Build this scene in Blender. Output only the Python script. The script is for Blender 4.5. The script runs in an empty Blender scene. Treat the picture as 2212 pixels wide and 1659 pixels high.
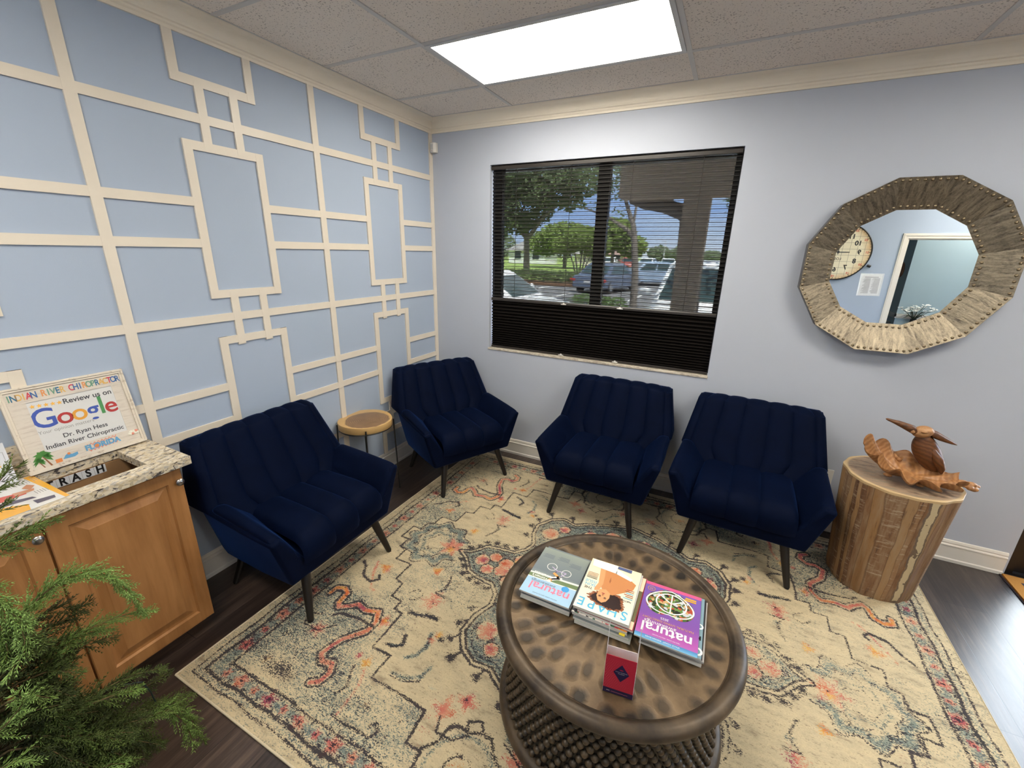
import bpy, bmesh, math, random
import numpy as np
from mathutils import Matrix, Vector, Euler
random.seed(7)
SC = bpy.context.scene
COL = SC.collection
R = math.radians

# ---------------------------------------------------------------- camera
cam_d = bpy.data.cameras.new('camera')
cam_d.sensor_width = 36.0
cam_d.sensor_fit = 'HORIZONTAL'
cam_d.lens = 36.0 * 914.985 / 2212.0
cam_d.clip_start = 0.02
cam_d.clip_end = 600
cam = bpy.data.objects.new('camera', cam_d)
COL.objects.link(cam)
_p, _yw, _r = -0.3044163954229036, 0.4587039979824178, -0.021853605052496335
_M = (Matrix.Rotation(_yw, 3, 'Z') @ Matrix.Rotation(_p, 3, 'X') @ Matrix.Rotation(_r, 3, 'Y'))
# camera looks along -Z with +Y up; the fitted frame looks along +Y with +Z up
_M = _M @ Matrix.Rotation(R(90), 3, 'X')
cam.matrix_world = Matrix.Translation((2.34485, -3.16528, 1.76631)) @ _M.to_4x4()
SC.camera = cam

# ---------------------------------------------------------------- colour management
SC.view_settings.view_transform = 'Standard'
SC.view_settings.look = 'None'
SC.view_settings.gamma = 1.0
SC.view_settings.use_curve_mapping = False
SC.view_settings.exposure = 1.0
SC.cycles.use_denoising = True
SC.cycles.max_bounces = 8
SC.cycles.diffuse_bounces = 5
SC.cycles.glossy_bounces = 4
SC.cycles.transparent_max_bounces = 24
SC.cycles.sample_clamp_indirect = 6.0
SC.cycles.caustics_reflective = False
SC.cycles.caustics_refractive = False

# ---------------------------------------------------------------- sky and sun
W = bpy.data.worlds.new('sky')
SC.world = W
W.use_nodes = True
_wt = W.node_tree
_wt.nodes.clear()
_o = _wt.nodes.new('ShaderNodeOutputWorld')
_b = _wt.nodes.new('ShaderNodeBackground')
# a bright hazy sky: blue bands low over the horizon, white cloud higher up
_tc = _wt.nodes.new('ShaderNodeTexCoord')
_sp = _wt.nodes.new('ShaderNodeSeparateXYZ')
_nz = _wt.nodes.new('ShaderNodeTexNoise')
_nz.inputs['Scale'].default_value = 3.2
_nz.inputs['Detail'].default_value = 5
_mpg = _wt.nodes.new('ShaderNodeMapping')
_mpg.inputs['Scale'].default_value = (1, 1, 4)
_ad = _wt.nodes.new('ShaderNodeMath')
_ad.operation = 'MULTIPLY_ADD'
_ad.inputs[1].default_value = .16
_ad2 = _wt.nodes.new('ShaderNodeMath')
_ad2.operation = 'ADD'
_ad2.inputs[1].default_value = -.08
_rp = _wt.nodes.new('ShaderNodeValToRGB')
_stops = [(0., (.80, .88, .98)), (.035, (.60, .76, 1.0)), (.09, (.36, .56, .98)), (.19, (.62, .79, 1.0)), (.34, (.90, .95, 1.0)), (.48, (.96, .98, 1.0)), (.58, (.80, .88, 1.0)), (.70, (.42, .50, .60)), (1., (.40, .52, .68))]
while len(_rp.color_ramp.elements) < len(_stops):
    _rp.color_ramp.elements.new(.5)
for _e, (_q, _c) in zip(_rp.color_ramp.elements, _stops):
    _e.position = _q
    _e.color = (*_c, 1)
_wt.links.new(_tc.outputs['Generated'], _sp.inputs[0])
_wt.links.new(_tc.outputs['Generated'], _mpg.inputs['Vector'])
_wt.links.new(_mpg.outputs[0], _nz.inputs['Vector'])
_wt.links.new(_nz.outputs['Fac'], _ad.inputs[0])
_wt.links.new(_sp.outputs[2], _ad.inputs[2])
_wt.links.new(_ad.outputs[0], _ad2.inputs[0])
_wt.links.new(_ad2.outputs[0], _rp.inputs[0])
_wt.links.new(_rp.outputs[0], _b.inputs['Color'])
_b.inputs['Strength'].default_value = 8.0
_wt.links.new(_b.outputs[0], _o.inputs['Surface'])
_sd = bpy.data.lights.new('sun', 'SUN')
_sd.energy = 52.0
_sd.angle = R(0.6)
_sd.color = (1.0, 0.95, 0.86)
_so = bpy.data.objects.new('sun', _sd)
COL.objects.link(_so)
_so.rotation_euler = Vector((-0.40, 0.46, -1.0)).to_track_quat('-Z', 'Y').to_euler()
PANEL = 11.5          # luminance of the ceiling light diffusers

# ---------------------------------------------------------------- node helpers
class NT:
    def __init__(s, name):
        s.m = bpy.data.materials.new(name)
        s.m.use_nodes = True
        s.t = s.m.node_tree
        s.t.nodes.clear()
        s.out = s.t.nodes.new('ShaderNodeOutputMaterial')
    def n(s, typ, _p=None, **kw):
        nd = s.t.nodes.new('ShaderNode' + typ)
        for k, v in (_p or {}).items():
            setattr(nd, k, v)
        for k, v in kw.items():
            key = int(k[1:]) if k[0] == '_' and k[1:].isdigit() else k.replace('__', ' ')
            s.set(nd.inputs[key], v)
        return nd
    def set(s, sock, v):
        if isinstance(v, bpy.types.NodeSocket):
            s.t.links.new(v, sock)
        elif isinstance(v, bpy.types.Node):
            s.t.links.new(v.outputs[0], sock)
        else:
            if hasattr(sock.default_value, '__len__') and not hasattr(v, '__len__'):
                v = (v, v, v, 1)[:len(sock.default_value)]
            if hasattr(v, '__len__') and len(v) == 3 and len(sock.default_value) == 4:
                v = (*v, 1)
            sock.default_value = v
    def obj(s):
        return s.n('TexCoord').outputs['Object']
    def gen(s):
        return s.n('TexCoord').outputs['Generated']
    def mp(s, v, scale=(1, 1, 1), rot=(0, 0, 0), loc=(0, 0, 0)):
        return s.n('Mapping', Vector=v, Scale=scale, Rotation=rot, Location=loc).outputs[0]
    def math(s, op, a, b=0.0, c=0.0, clamp=False):
        return s.n('Math', {'operation': op, 'use_clamp': clamp}, _0=a, _1=b, _2=c).outputs[0]
    def noise(s, v=None, scale=5., detail=4., rough=.55, dist=0.):
        kw = dict(Scale=scale, Detail=detail, Roughness=rough, Distortion=dist)
        if v is not None:
            kw['Vector'] = v
        return s.n('TexNoise', **kw).outputs['Fac']
    def ramp(s, f, *stops, interp='LINEAR'):
        r = s.n('ValToRGB', Fac=f)
        cr = r.color_ramp
        cr.interpolation = interp
        while len(cr.elements) < len(stops):
            cr.elements.new(0.5)
        for e, (p, c) in zip(cr.elements, stops):
            e.position = p
            e.color = (*c, 1) if hasattr(c, '__len__') else (c, c, c, 1)
        return r.outputs[0]
    def mix(s, f, a, b, blend='MIX'):
        x = s.n('Mix', {'data_type': 'RGBA', 'blend_type': blend})
        s.set(x.inputs[0], f)
        s.set(x.inputs[6], a)
        s.set(x.inputs[7], b)
        return x.outputs[2]
    def bump(s, h, strength=.3, dist=.01):
        return s.n('Bump', Height=h, Strength=strength, Distance=dist).outputs[0]
    def bsdf(s, **kw):
        b = s.n('BsdfPrincipled', **kw)
        s.t.links.new(b.outputs[0], s.out.inputs[0])
        return b
    def surf(s, sh):
        s.set(s.out.inputs[0], sh)

def lin(*c):
    """sRGB 0-255 to linear"""
    f = lambda x: x / 12.92 if x <= .04045 else ((x + .055) / 1.055) ** 2.4
    return tuple(f(x / 255.) for x in c)

def plain(name, col, rough=.5, metal=0., var=.06, scale=30., bump=0., spec=.5, stretch=(1, 1, 1), **kw):
    """one colour with a little procedural variation of tone, and an optional fine relief"""
    t = NT(name)
    v = t.mp(t.obj(), scale=stretch)
    f = t.noise(v, scale, 4)
    c = t.mix(f, tuple(max(0, x * (1 - var)) for x in col), tuple(min(1, x * (1 + var)) for x in col))
    a = dict(Base__Color=c, Roughness=rough, Metallic=metal, **kw)
    a['Specular__IOR__Level'] = spec
    if bump:
        a['Normal'] = t.bump(f, bump, .002)
    t.bsdf(**a)
    return t.m

def glow(name, col, strength):
    t = NT(name)
    t.surf(t.n('Emission', Color=col, Strength=strength))
    return t.m

# ---------------------------------------------------------------- mesh helpers
class MB:
    def __init__(s):
        s.v, s.f, s.m, s.s = [], [], [], []
    def mark(s):
        return len(s.v)
    def xf(s, mk, M):
        for i in range(mk, len(s.v)):
            s.v[i] = tuple(M @ Vector(s.v[i]))
    def add(s, vs, fs, m=0, smooth=False):
        b = len(s.v)
        s.v += [tuple(p) for p in vs]
        for f in fs:
            s.f.append(tuple(i + b for i in f)); s.m.append(m); s.s.append(smooth)
        return b
    def box(s, x0, x1, y0, y1, z0, z1, m=0):
        s.add([(x0, y0, z0), (x1, y0, z0), (x1, y1, z0), (x0, y1, z0), (x0, y0, z1), (x1, y0, z1), (x1, y1, z1), (x0, y1, z1)],
              [(0, 3, 2, 1), (4, 5, 6, 7), (0, 1, 5, 4), (1, 2, 6, 5), (2, 3, 7, 6), (3, 0, 4, 7)], m)
    def quad(s, a, b, c, d, m=0):
        s.add([a, b, c, d], [(0, 1, 2, 3)], m)
    def ngon(s, pts, m=0):
        s.add(pts, [tuple(range(len(pts)))], m)
    def prism(s, poly, ax, a, b, m=0, smooth=False):
        """2-D polygon extruded along axis ax from a to b"""
        def P(p, t):
            q = [p[0], p[1]]
            q.insert(ax, t)
            return q
        n = len(poly)
        vs = [P(p, a) for p in poly] + [P(p, b) for p in poly]
        fs = [(i, (i + 1) % n, (i + 1) % n + n, i + n) for i in range(n)]
        s.add(vs, fs, m, smooth)
        s.add([P(p, a) for p in poly], [tuple(range(n - 1, -1, -1))], m)
        s.add([P(p, b) for p in poly], [tuple(range(n))], m)
    def rings(s, rs, m=0, closed=True, cap0=True, cap1=True, smooth=True):
        n = len(rs[0])
        vs = [p for r in rs for p in r]
        fs = []
        for i in range(len(rs) - 1):
            for j in range(n if closed else n - 1):
                k = (j + 1) % n
                fs.append((i * n + j, i * n + k, (i + 1) * n + k, (i + 1) * n + j))
        if cap0:
            fs.append(tuple(range(n - 1, -1, -1)))
        if cap1:
            fs.append(tuple(range((len(rs) - 1) * n, len(rs) * n)))
        s.add(vs, fs, m, smooth)
    def tube(s, pts, rad, n=8, m=0, cap=True):
        pts = [Vector(p) for p in pts]
        if not hasattr(rad, '__len__'):
            rad = [rad] * len(pts)
        rs, up = [], None
        for i, p in enumerate(pts):
            t = (pts[min(i + 1, len(pts) - 1)] - pts[max(i - 1, 0)])
            t = t.normalized() if t.length > 1e-9 else Vector((0, 0, 1))
            if up is None:
                up = t.orthogonal().normalized()
            up = (up - t * up.dot(t))
            up = up.normalized() if up.length > 1e-6 else t.orthogonal().normalized()
            q = t.cross(up)
            rs.append([p + (up * math.cos(2 * math.pi * k / n) + q * math.sin(2 * math.pi * k / n)) * rad[i] for k in range(n)])
        s.rings(rs, m, True, cap, cap)
    def lathe(s, prof, n=32, c=(0, 0), m=0, cap0=True, cap1=True, smooth=True):
        s.rings([[(c[0] + r * math.cos(2 * math.pi * k / n), c[1] + r * math.sin(2 * math.pi * k / n), z) for k in range(n)] for r, z in prof], m, True, cap0, cap1, smooth)
    def grid(s, fn, nu, nv, m=0, smooth=True):
        vs = [fn(i / (nu - 1), j / (nv - 1)) for j in range(nv) for i in range(nu)]
        s.add(vs, [(j * nu + i, j * nu + i + 1, (j + 1) * nu + i + 1, (j + 1) * nu + i) for j in range(nv - 1) for i in range(nu - 1)], m, smooth)
    def ball(s, c, r, nu=16, nv=10, m=0):
        if not hasattr(r, '__len__'):
            r = (r, r, r)
        rs = []
        for j in range(nv + 1):
            a = math.pi * (j / nv - .5)
            a = max(-1.5706, min(1.5706, a))
            rs.append([(c[0] + r[0] * math.cos(a) * math.cos(2 * math.pi * k / nu), c[1] + r[1] * math.cos(a) * math.sin(2 * math.pi * k / nu), c[2] + r[2] * math.sin(a)) for k in range(nu)])
        s.rings(rs, m)
    def text(s, txt, size, M, m=0, align='CENTER', bold=0., sx=1., depth=0.):
        cu = bpy.data.curves.new('t', 'FONT')
        cu.body = txt
        cu.size = size
        cu.align_x = align
        cu.align_y = 'CENTER'
        cu.offset = bold
        cu.extrude = depth
        cu.resolution_u = 4
        o = bpy.data.objects.new('t', cu)
        COL.objects.link(o)
        dg = bpy.context.evaluated_depsgraph_get()
        me = bpy.data.meshes.new_from_object(o.evaluated_get(dg))
        MM = M @ Matrix.Diagonal((sx, 1, 1, 1))
        s.add([tuple(MM @ v.co) for v in me.vertices], [tuple(p.vertices) for p in me.polygons], m)
        bpy.data.objects.remove(o)
        bpy.data.curves.remove(cu)
        bpy.data.meshes.remove(me)
    def build(s, name, mats, parent=None, loc=(0, 0, 0), rot=(0, 0, 0), angle=40, bevel=0., bseg=2, subsurf=0, weld=True):
        if not isinstance(mats, (list, tuple)):
            mats = [mats]
        me = bpy.data.meshes.new(name)
        me.from_pydata(s.v, [], s.f)
        for x in mats:
            me.materials.append(x)
        me.polygons.foreach_set('material_index', s.m)
        me.polygons.foreach_set('use_smooth', s.s)
        if weld:
            bm = bmesh.new()
            bm.from_mesh(me)
            bmesh.ops.remove_doubles(bm, verts=bm.verts, dist=1e-5)
            bmesh.ops.recalc_face_normals(bm, faces=bm.faces)
            bm.to_mesh(me)
            bm.free()
        if any(s.s):
            me.set_sharp_from_angle(angle=R(angle))
        me.update()
        o = bpy.data.objects.new(name, me)
        COL.objects.link(o)
        o.location = loc
        o.rotation_euler = rot
        if parent:
            o.parent = parent
        if bevel:
            md = o.modifiers.new('bevel', 'BEVEL')
            md.width = bevel
            md.segments = bseg
            md.limit_method = 'ANGLE'
            md.angle_limit = R(32)
            md.harden_normals = False
        if subsurf:
            md = o.modifiers.new('sub', 'SUBSURF')
            md.levels = md.render_levels = subsurf
        return o

def tag(o, label, cat, group=None, kind=None):
    o['label'] = label
    o['category'] = cat
    if group:
        o['group'] = group
    if kind:
        o['kind'] = kind
    return o

def thing(name, label, cat, loc=(0, 0, 0), rz=0., group=None, rot=None):
    o = bpy.data.objects.new(name, None)
    o.empty_display_size = .1
    COL.objects.link(o)
    o.location = loc
    o.rotation_euler = rot if rot is not None else (0, 0, rz)
    return tag(o, label, cat, group)

def struct(name, mb, mats, parent=None, **kw):
    o = mb.build(name, mats, parent, **kw)
    if parent is None:
        o['kind'] = 'structure'
    return o

def dup(root, loc, rz=None, label=None):
    r = root.copy()
    COL.objects.link(r)
    r.location = loc
    if rz is not None:
        r.rotation_euler = (0, 0, rz)
    if label:
        r['label'] = label
    for ch in list(root.children):
        c = ch.copy()
        COL.objects.link(c)
        c.parent = r
        for g in list(ch.children):
            d = g.copy()
            COL.objects.link(d)
            d.parent = c
    return r

def flat(x, y, z, rz=0., up=False):
    """text matrix lying on a horizontal plane"""
    return Matrix.Translation((x, y, z)) @ Matrix.Rotation(rz, 4, 'Z')
# ================================================================ ROOM
CEIL = 2.752
X1, Y0 = 7.0, -3.92        # right wall and the wall behind the camera
HY = -8.2                  # far end of the hall beyond the doorway
def wall_mat(name, col, var=.03):
    t = NT(name)
    f = t.noise(t.obj(), 2.2, 3)
    c = t.mix(f, tuple(x * (1 - var) for x in col), tuple(x * (1 + var) for x in col))
    h = t.noise(t.obj(), 220, 3)
    t.bsdf(Base__Color=c, Roughness=.62, Specular__IOR__Level=.3, Normal=t.bump(h, .12, .0015))
    return t.m
M_blue = wall_mat('blue wall paint', (.40, .475, .60))
M_pale = wall_mat('pale wall paint', (.47, .505, .585))
M_hall = wall_mat('hall paint', (.42, .53, .575))
M_trim = plain('warm white trim paint', (.76, .685, .58), .38, var=.03, scale=14)
M_crown = plain('cream crown paint', (.86, .775, .64), .42, var=.03, scale=10)
M_base = plain('white baseboard paint', (.74, .70, .64), .3, var=.02, scale=10)

def plank_mat():
    t = NT('dark walnut planks')
    o = t.obj()
    sep = t.n('SeparateXYZ', Vector=o)
    # planks run along y: brick texture in (y, x)
    cmb = t.n('CombineXYZ', X=sep.outputs[1], Y=sep.outputs[0], Z=0.)
    br = t.n('TexBrick', {'offset': .37, 'offset_frequency': 2}, Vector=cmb.outputs[0], Scale=1., Mortar__Size=.0016, Mortar__Smooth=.2, Brick__Width=1.22, Row__Height=.182,
             Color1=(.0, .0, .0), Color2=(1, 1, 1), Mortar=(.5, .5, .5))
    tone = t.n('SeparateColor', Color=br.outputs[0]).outputs[0]
    g = t.noise(t.mp(o, scale=(26, 2.2, 1)), 1.6, 7, .62, .7)
    g2 = t.noise(t.mp(o, scale=(120, 3, 1)), 2.2, 4, .6, .2)
    k = t.math('ADD', t.math('MULTIPLY', g, .75), t.math('MULTIPLY', g2, .35))
    k = t.math('ADD', k, t.math('MULTIPLY', t.math('SUBTRACT', tone, .5), .16))
    c = t.ramp(k, (.30, (.010, .0065, .006)), (.48, (.026, .017, .0145)), (.60, (.050, .034, .028)), (.78, (.115, .078, .060)))
    c = t.mix(br.outputs['Fac'], c, (.006, .004, .004))
    rough = t.math('ADD', .26, t.math('MULTIPLY', g2, .14))
    h = t.math('SUBTRACT', t.math('MULTIPLY', g2, .25), br.outputs['Fac'])
    t.bsdf(Base__Color=c, Roughness=rough, Specular__IOR__Level=.85, Normal=t.bump(h, .25, .0012))
    return t.m
M_floor = plank_mat()

def tile_mat():
    t = NT('mineral fibre ceiling tile')
    o = t.obj()
    f = t.noise(o, 2.5, 3)
    c = t.mix(f, (.80, .725, .655), (.86, .785, .71))
    v = t.n('TexVoronoi', {'feature': 'F1'}, Vector=t.mp(o, scale=(1, 1, 1)), Scale=62., Randomness=1.)
    pore = t.math('LESS_THAN', v.outputs['Distance'], t.math('MULTIPLY', t.noise(o, 7, 2), .42))
    v2 = t.noise(t.mp(o, scale=(1, 1.6, 1)), 130, 2, .6)
    fis = t.math('GREATER_THAN', v2, .655)
    k = t.math('MAXIMUM', t.math('MULTIPLY', pore, .55), t.math('MULTIPLY', fis, .8))
    c = t.mix(k, c, (.20, .165, .14))
    t.bsdf(Base__Color=c, Roughness=.95, Specular__IOR__Level=.1, Normal=t.bump(t.math('MULTIPLY', k, -1.), .4, .003))
    return t.m
M_tile = tile_mat()
M_grid = plain('painted steel ceiling grid', (.60, .58, .56), .45, var=.02)

# floor of the room and the hall
b = MB(); b.box(-.2, X1 + .2, HY - .2, 0.2, -.12, 0); struct('floor', b, M_floor)
# left wall
b = MB(); b.box(-.16, 0, Y0 - .16, .16, 0, CEIL + .2); struct('wall_left', b, M_blue)
# back wall with the window and the entrance opening
WX0, WX1, WZ0, WZ1 = .552, 2.305, .945, 2.396
DX0, DX1, DZ = 4.06, 5.16, 2.18
b = MB()
for x0, x1, z0, z1 in [(0, WX0, 0, CEIL + .2), (WX0, WX1, 0, WZ0), (WX0, WX1, WZ1, CEIL + .2), (WX1, DX0, 0, CEIL + .2), (DX0, DX1, DZ, CEIL + .2), (DX1, X1, 0, CEIL + .2)]:
    b.box(x0, x1, 0, .16, z0, z1)
struct('wall_back', b, M_pale)
# right wall
b = MB(); b.box(X1, X1 + .16, HY, .16, 0, CEIL + .2); struct('wall_right', b, M_pale)
# wall behind the camera, with the doorway seen in the mirror
OX0, OX1, OZ = 4.216, 5.13, 2.013
b = MB()
for x0, x1, z0, z1 in [(0, OX0, 0, CEIL + .2), (OX0, OX1, OZ, CEIL + .2), (OX1, X1, 0, CEIL + .2)]:
    b.box(x0, x1, Y0 - .13, Y0, z0, z1)
struct('wall_front', b, M_blue)
# hall beyond the doorway: a projecting block and the end walls
BX, BY = 4.595, -4.95
b = MB(); b.box(BX, X1, HY, BY, 0, CEIL); struct('wall_hall', b, M_hall)
b = MB(); b.box(2.6, BX, HY - .16, HY, 0, CEIL); b.box(2.5, 2.6, HY, Y0 - .13, 0, CEIL); struct('wall_end', b, M_hall)
# ceiling slab of tiles
b = MB(); b.box(0, X1, Y0, 0, CEIL, CEIL + .1); b.box(2.5, X1, HY, Y0, CEIL, CEIL + .1)
struct('ceiling', b, M_tile)
b = MB(); b.box(-.3, X1 + .3, HY - .3, .3, CEIL + .21, CEIL + .3); struct('sun_block_slab', b, M_grid)  # unseen slab over the tiles, added to keep the sun out
# ceiling grid: tees along x every 2 ft, along y every 4 ft
GX, GY = .768, -.489
b = MB()
k = 0
xs = [GX + 1.2192 * i for i in range(-1, 6)]
ys = [GY - .6096 * i for i in range(0, 6)]
for y in ys:
    if Y0 < y < 0: b.box(.0, X1, y - .012, y + .012, CEIL - .004, CEIL)
for x in xs:
    if 0 < x < X1: b.box(x - .012, x + .012, Y0, 0, CEIL - .0045, CEIL)
b.box(0.06, X1, -.085, -.060, CEIL - .004, CEIL); b.box(.060, .085, Y0, -.06, CEIL - .004, CEIL)
struct('trim_1', b, M_grid)

# crown moulding (profile: distance from wall, drop below ceiling)
CP, CD = .083, .098
prof = [(0, CD), (.010, CD), (.011, CD - .012), (.016, CD - .018), (.018, CD - .026), (.026, CD - .030), (.030, CD - .040)]
for i in range(9):
    a = i / 8 * math.pi / 2
    prof.append((.030 + (.066 - .030) * (1 - math.cos(a)), CD - .040 - (.044) * math.sin(a)))
prof += [(.072, .012), (.078, .010), (CP, .006), (CP, 0), (0, 0)]
b = MB()
def crown(b, along, wallpos, sign, a, e):
    # mitred corner: at the corner end the profile is cut at 45 degrees
    n = len(prof)
    A, E = [], []
    for d, h in prof:
        off = wallpos + sign * d
        z = CEIL - h
        if along == 'x':
            A.append((a + d, off, z)); E.append((e, off, z))
        else:
            A.append((off, a - d, z)); E.append((off, e, z))
    b.rings([A, E], 0, True, True, True, False)
crown(b, 'x', 0, -1, 0, X1)
crown(b, 'y', 0, 1, 0, Y0)
struct('trim_2', b, M_crown)

# baseboards
bp = [(0, 0), (.019, 0), (.019, .018), (.014, .024), (.013, .098), (.0125, .102), (.016, .106), (.0155, .112), (.009, .117), (.0095, .122), (.011, .126), (.007, .139), (0, .142)]
b = MB()
b.rings([[(0.0, -d, z) for d, z in bp], [(4.045, -d, z) for d, z in bp]], 0, True, True, True, False)
struct('baseboard_back', b, M_base)
b = MB()
b.rings([[(d, 0.0, z) for d, z in bp], [(d, Y0, z) for d, z in bp]], 0, True, True, True, False)
struct('baseboard_left', b, M_base)
b = MB()
b.rings([[(0.0, Y0 + d, z) for d, z in bp], [(OX0 - .07, Y0 + d, z) for d, z in bp]], 0, True, True, True, False)
struct('baseboard_front', b, M_base)

# lattice of flat trim on the left wall
T = .009
b = MB()
def hs(y0, y1, z, w=.04):
    b.box(0, T, y0, y1, z - w / 2, z + w / 2)
def vs(y, z0, z1, w=.04):
    b.box(0, T + .0006, y - w / 2, y + w / 2, z0, z1)
ztop, zbot = CEIL - CD + .004, .139
P = 1.1055
V = [-.0205, -1.153, -1.153 - P, -1.153 - 2 * P]
for y in V: vs(y, zbot, ztop, .041)
cols = [-.5915, -.5915 - P - .006, -.5915 - 2 * P - .006]        # centres of the tall rectangles
Hs = [2.327, 1.402, .476]
spans = [(V[0], V[1]), (V[1], V[2]), (V[2], V[3])]
for (ya, yb), yc in zip(spans, cols):
    ro = .1935           # half width of rectangle (outer)
    for z in Hs: hs(yb, ya, z)
    for zc in (1.865, .9385):
        h = .363
        hs(yc - ro, yc + ro, zc + h - .02); hs(yc - ro, yc + ro, zc - h + .02)
        vs(yc - ro + .0195, zc - h, zc + h); vs(yc + ro - .0195, zc - h, zc + h)
        for dz in (.0945, -.0945):
            hs(yc + ro - .01, ya, zc + dz); hs(yb, yc - ro + .01, zc + dz)
    # top U and the paired short connectors
    vs(yc - ro + .0195, 2.46, ztop); vs(yc + ro - .0195, 2.46, ztop); hs(yc - ro, yc + ro, 2.479)
    for dy in (-.0795, .0795):
        vs(yc + dy, 2.20, 2.479); vs(yc + dy, 1.25, 1.53); vs(yc + dy, .325, .60)
    vs(yc - ro + .0195, zbot, .345); vs(yc + ro - .0195, zbot, .345); hs(yc - ro, yc + ro, .326)
struct('trim_3', b, M_trim)

# doorway casing and jamb behind the camera
b = MB()
cw = .058
for x0, x1 in ((OX0 - cw, OX0), (OX1, OX1 + cw)):
    b.box(x0, x1, Y0, Y0 + .016, 0, OZ + cw)
    b.box(x0 + .012, x1 - .03, Y0 + .016, Y0 + .022, 0, OZ + cw - .012)
b.box(OX0 - cw, OX1 + cw, Y0, Y0 + .0155, OZ, OZ + cw); b.box(OX0 - cw + .012, OX1 + cw - .012, Y0 + .0155, Y0 + .0215, OZ + .03, OZ + cw - .012)
b.box(OX0, OX0 + .014, Y0 - .13, Y0, 0, OZ); b.box(OX1 - .014, OX1, Y0 - .13, Y0, 0, OZ); b.box(OX0, OX1, Y0 - .13, Y0, OZ - .014, OZ)
struct('door_2', b, M_base)
# chair rail and wainscot panels on the hall block
b = MB()
zr = .99
b.box(BX - .02, X1, BY, BY + .02, zr - .02, zr + .02); b.box(BX - .012, X1, BY, BY + .012, zr - .045, zr - .02)
b.box(BX - .02, BX, BY - 2.4, BY + .02, zr - .02, zr + .02); b.box(BX - .012, BX, BY - 2.4, BY, zr - .045, zr - .02)
def frame_y(x0, x1, z0, z1, w=.022):
    b.box(x0, x1, BY, BY + .012, z1 - w, z1); b.box(x0, x1, BY, BY + .012, z0, z0 + w)
    b.box(x0, x0 + w, BY, BY + .012, z0, z1); b.box(x1 - w, x1, BY, BY + .012, z0, z1)
for x0 in (BX + .12, BX + .92, BX + 1.6): frame_y(x0, x0 + .68, .24, .87)
def frame_x(y0, y1, z0, z1, w=.022):
    b.box(BX - .012, BX, y0, y1, z1 - w, z1); b.box(BX - .012, BX, y0, y1, z0, z0 + w)
    b.box(BX - .012, BX, y0, y0 + w, z0, z1); b.box(BX - .012, BX, y1 - w, y1, z0, z1)
for y1 in (BY - .12, BY - .85): frame_x(y1 - .6, y1, .24, .87)
b.box(BX - .013, X1, BY, BY + .013, 0, .14); b.box(BX - .013, BX, BY - 2.4, BY, 0, .14)
struct('trim_4', b, M_base)

# ================================================================ CEILING LIGHTS
def panel_mat():
    t = NT('lit diffuser')
    o = t.obj()
    y = t.n('SeparateXYZ', Vector=o).outputs[1]
    # two tubes behind the lens: brighter bands along x
    s1 = t.math('COSINE', t.math('MULTIPLY', y, 2 * math.pi / .29))
    k = t.math('ADD', .88, t.math('MULTIPLY', s1, -.12))
    t.surf(t.n('Emission', Color=(1., .93, .80), Strength=t.math('MULTIPLY', k, PANEL)))
    return t.m
M_panel = panel_mat()
M_lframe = plain('white troffer frame', (.62, .62, .62), .4, var=.02)
def ceil_light(x0, y0, label, first=[None]):
    if first[0] is None:
        t = thing('ceiling_light', label, 'ceiling light', (x0 + .6096, y0 + .3048, CEIL), group='recessed ceiling panel lights')
        b = MB()
        w, hx, hy = .022, .596, .292
        for a0, a1, c0, c1 in ((-hx, hx, -hy, -hy + w), (-hx, hx, hy - w, hy), (-hx, -hx + w, -hy + w, hy - w), (hx - w, hx, -hy + w, hy - w)):
            b.box(a0, a1, c0, c1, -.008, -.0004)
        b.build('frame', M_lframe, t)
        b = MB(); b.box(-hx + w, hx - w, -hy + w, hy - w, -.005, -.0004)
        b.build('diffuser', M_panel, t)
        first[0] = t
    else:
        dup(first[0], (x0 + .6096, y0 + .3048, CEIL), None, label)
ceil_light(GX, GY - .6096, 'lit rectangular ceiling panel recessed in the tiles in front of the window')
ceil_light(GX + 2 * 1.2192, GY - .6096 * 2, 'lit ceiling panel near the entrance door, out of the picture')
ceil_light(GX, GY - .6096 * 5, 'lit ceiling panel above the photographer, behind the picture')
ceil_light(4.9, -4.9, 'unseen ceiling panel added to light the hall beyond the doorway')  # added panel, out of view, that brightens the hall
ceil_light(GX + 3 * 1.2192, GY - .6096 * 5, 'lit ceiling panel in the far right of the room')
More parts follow.
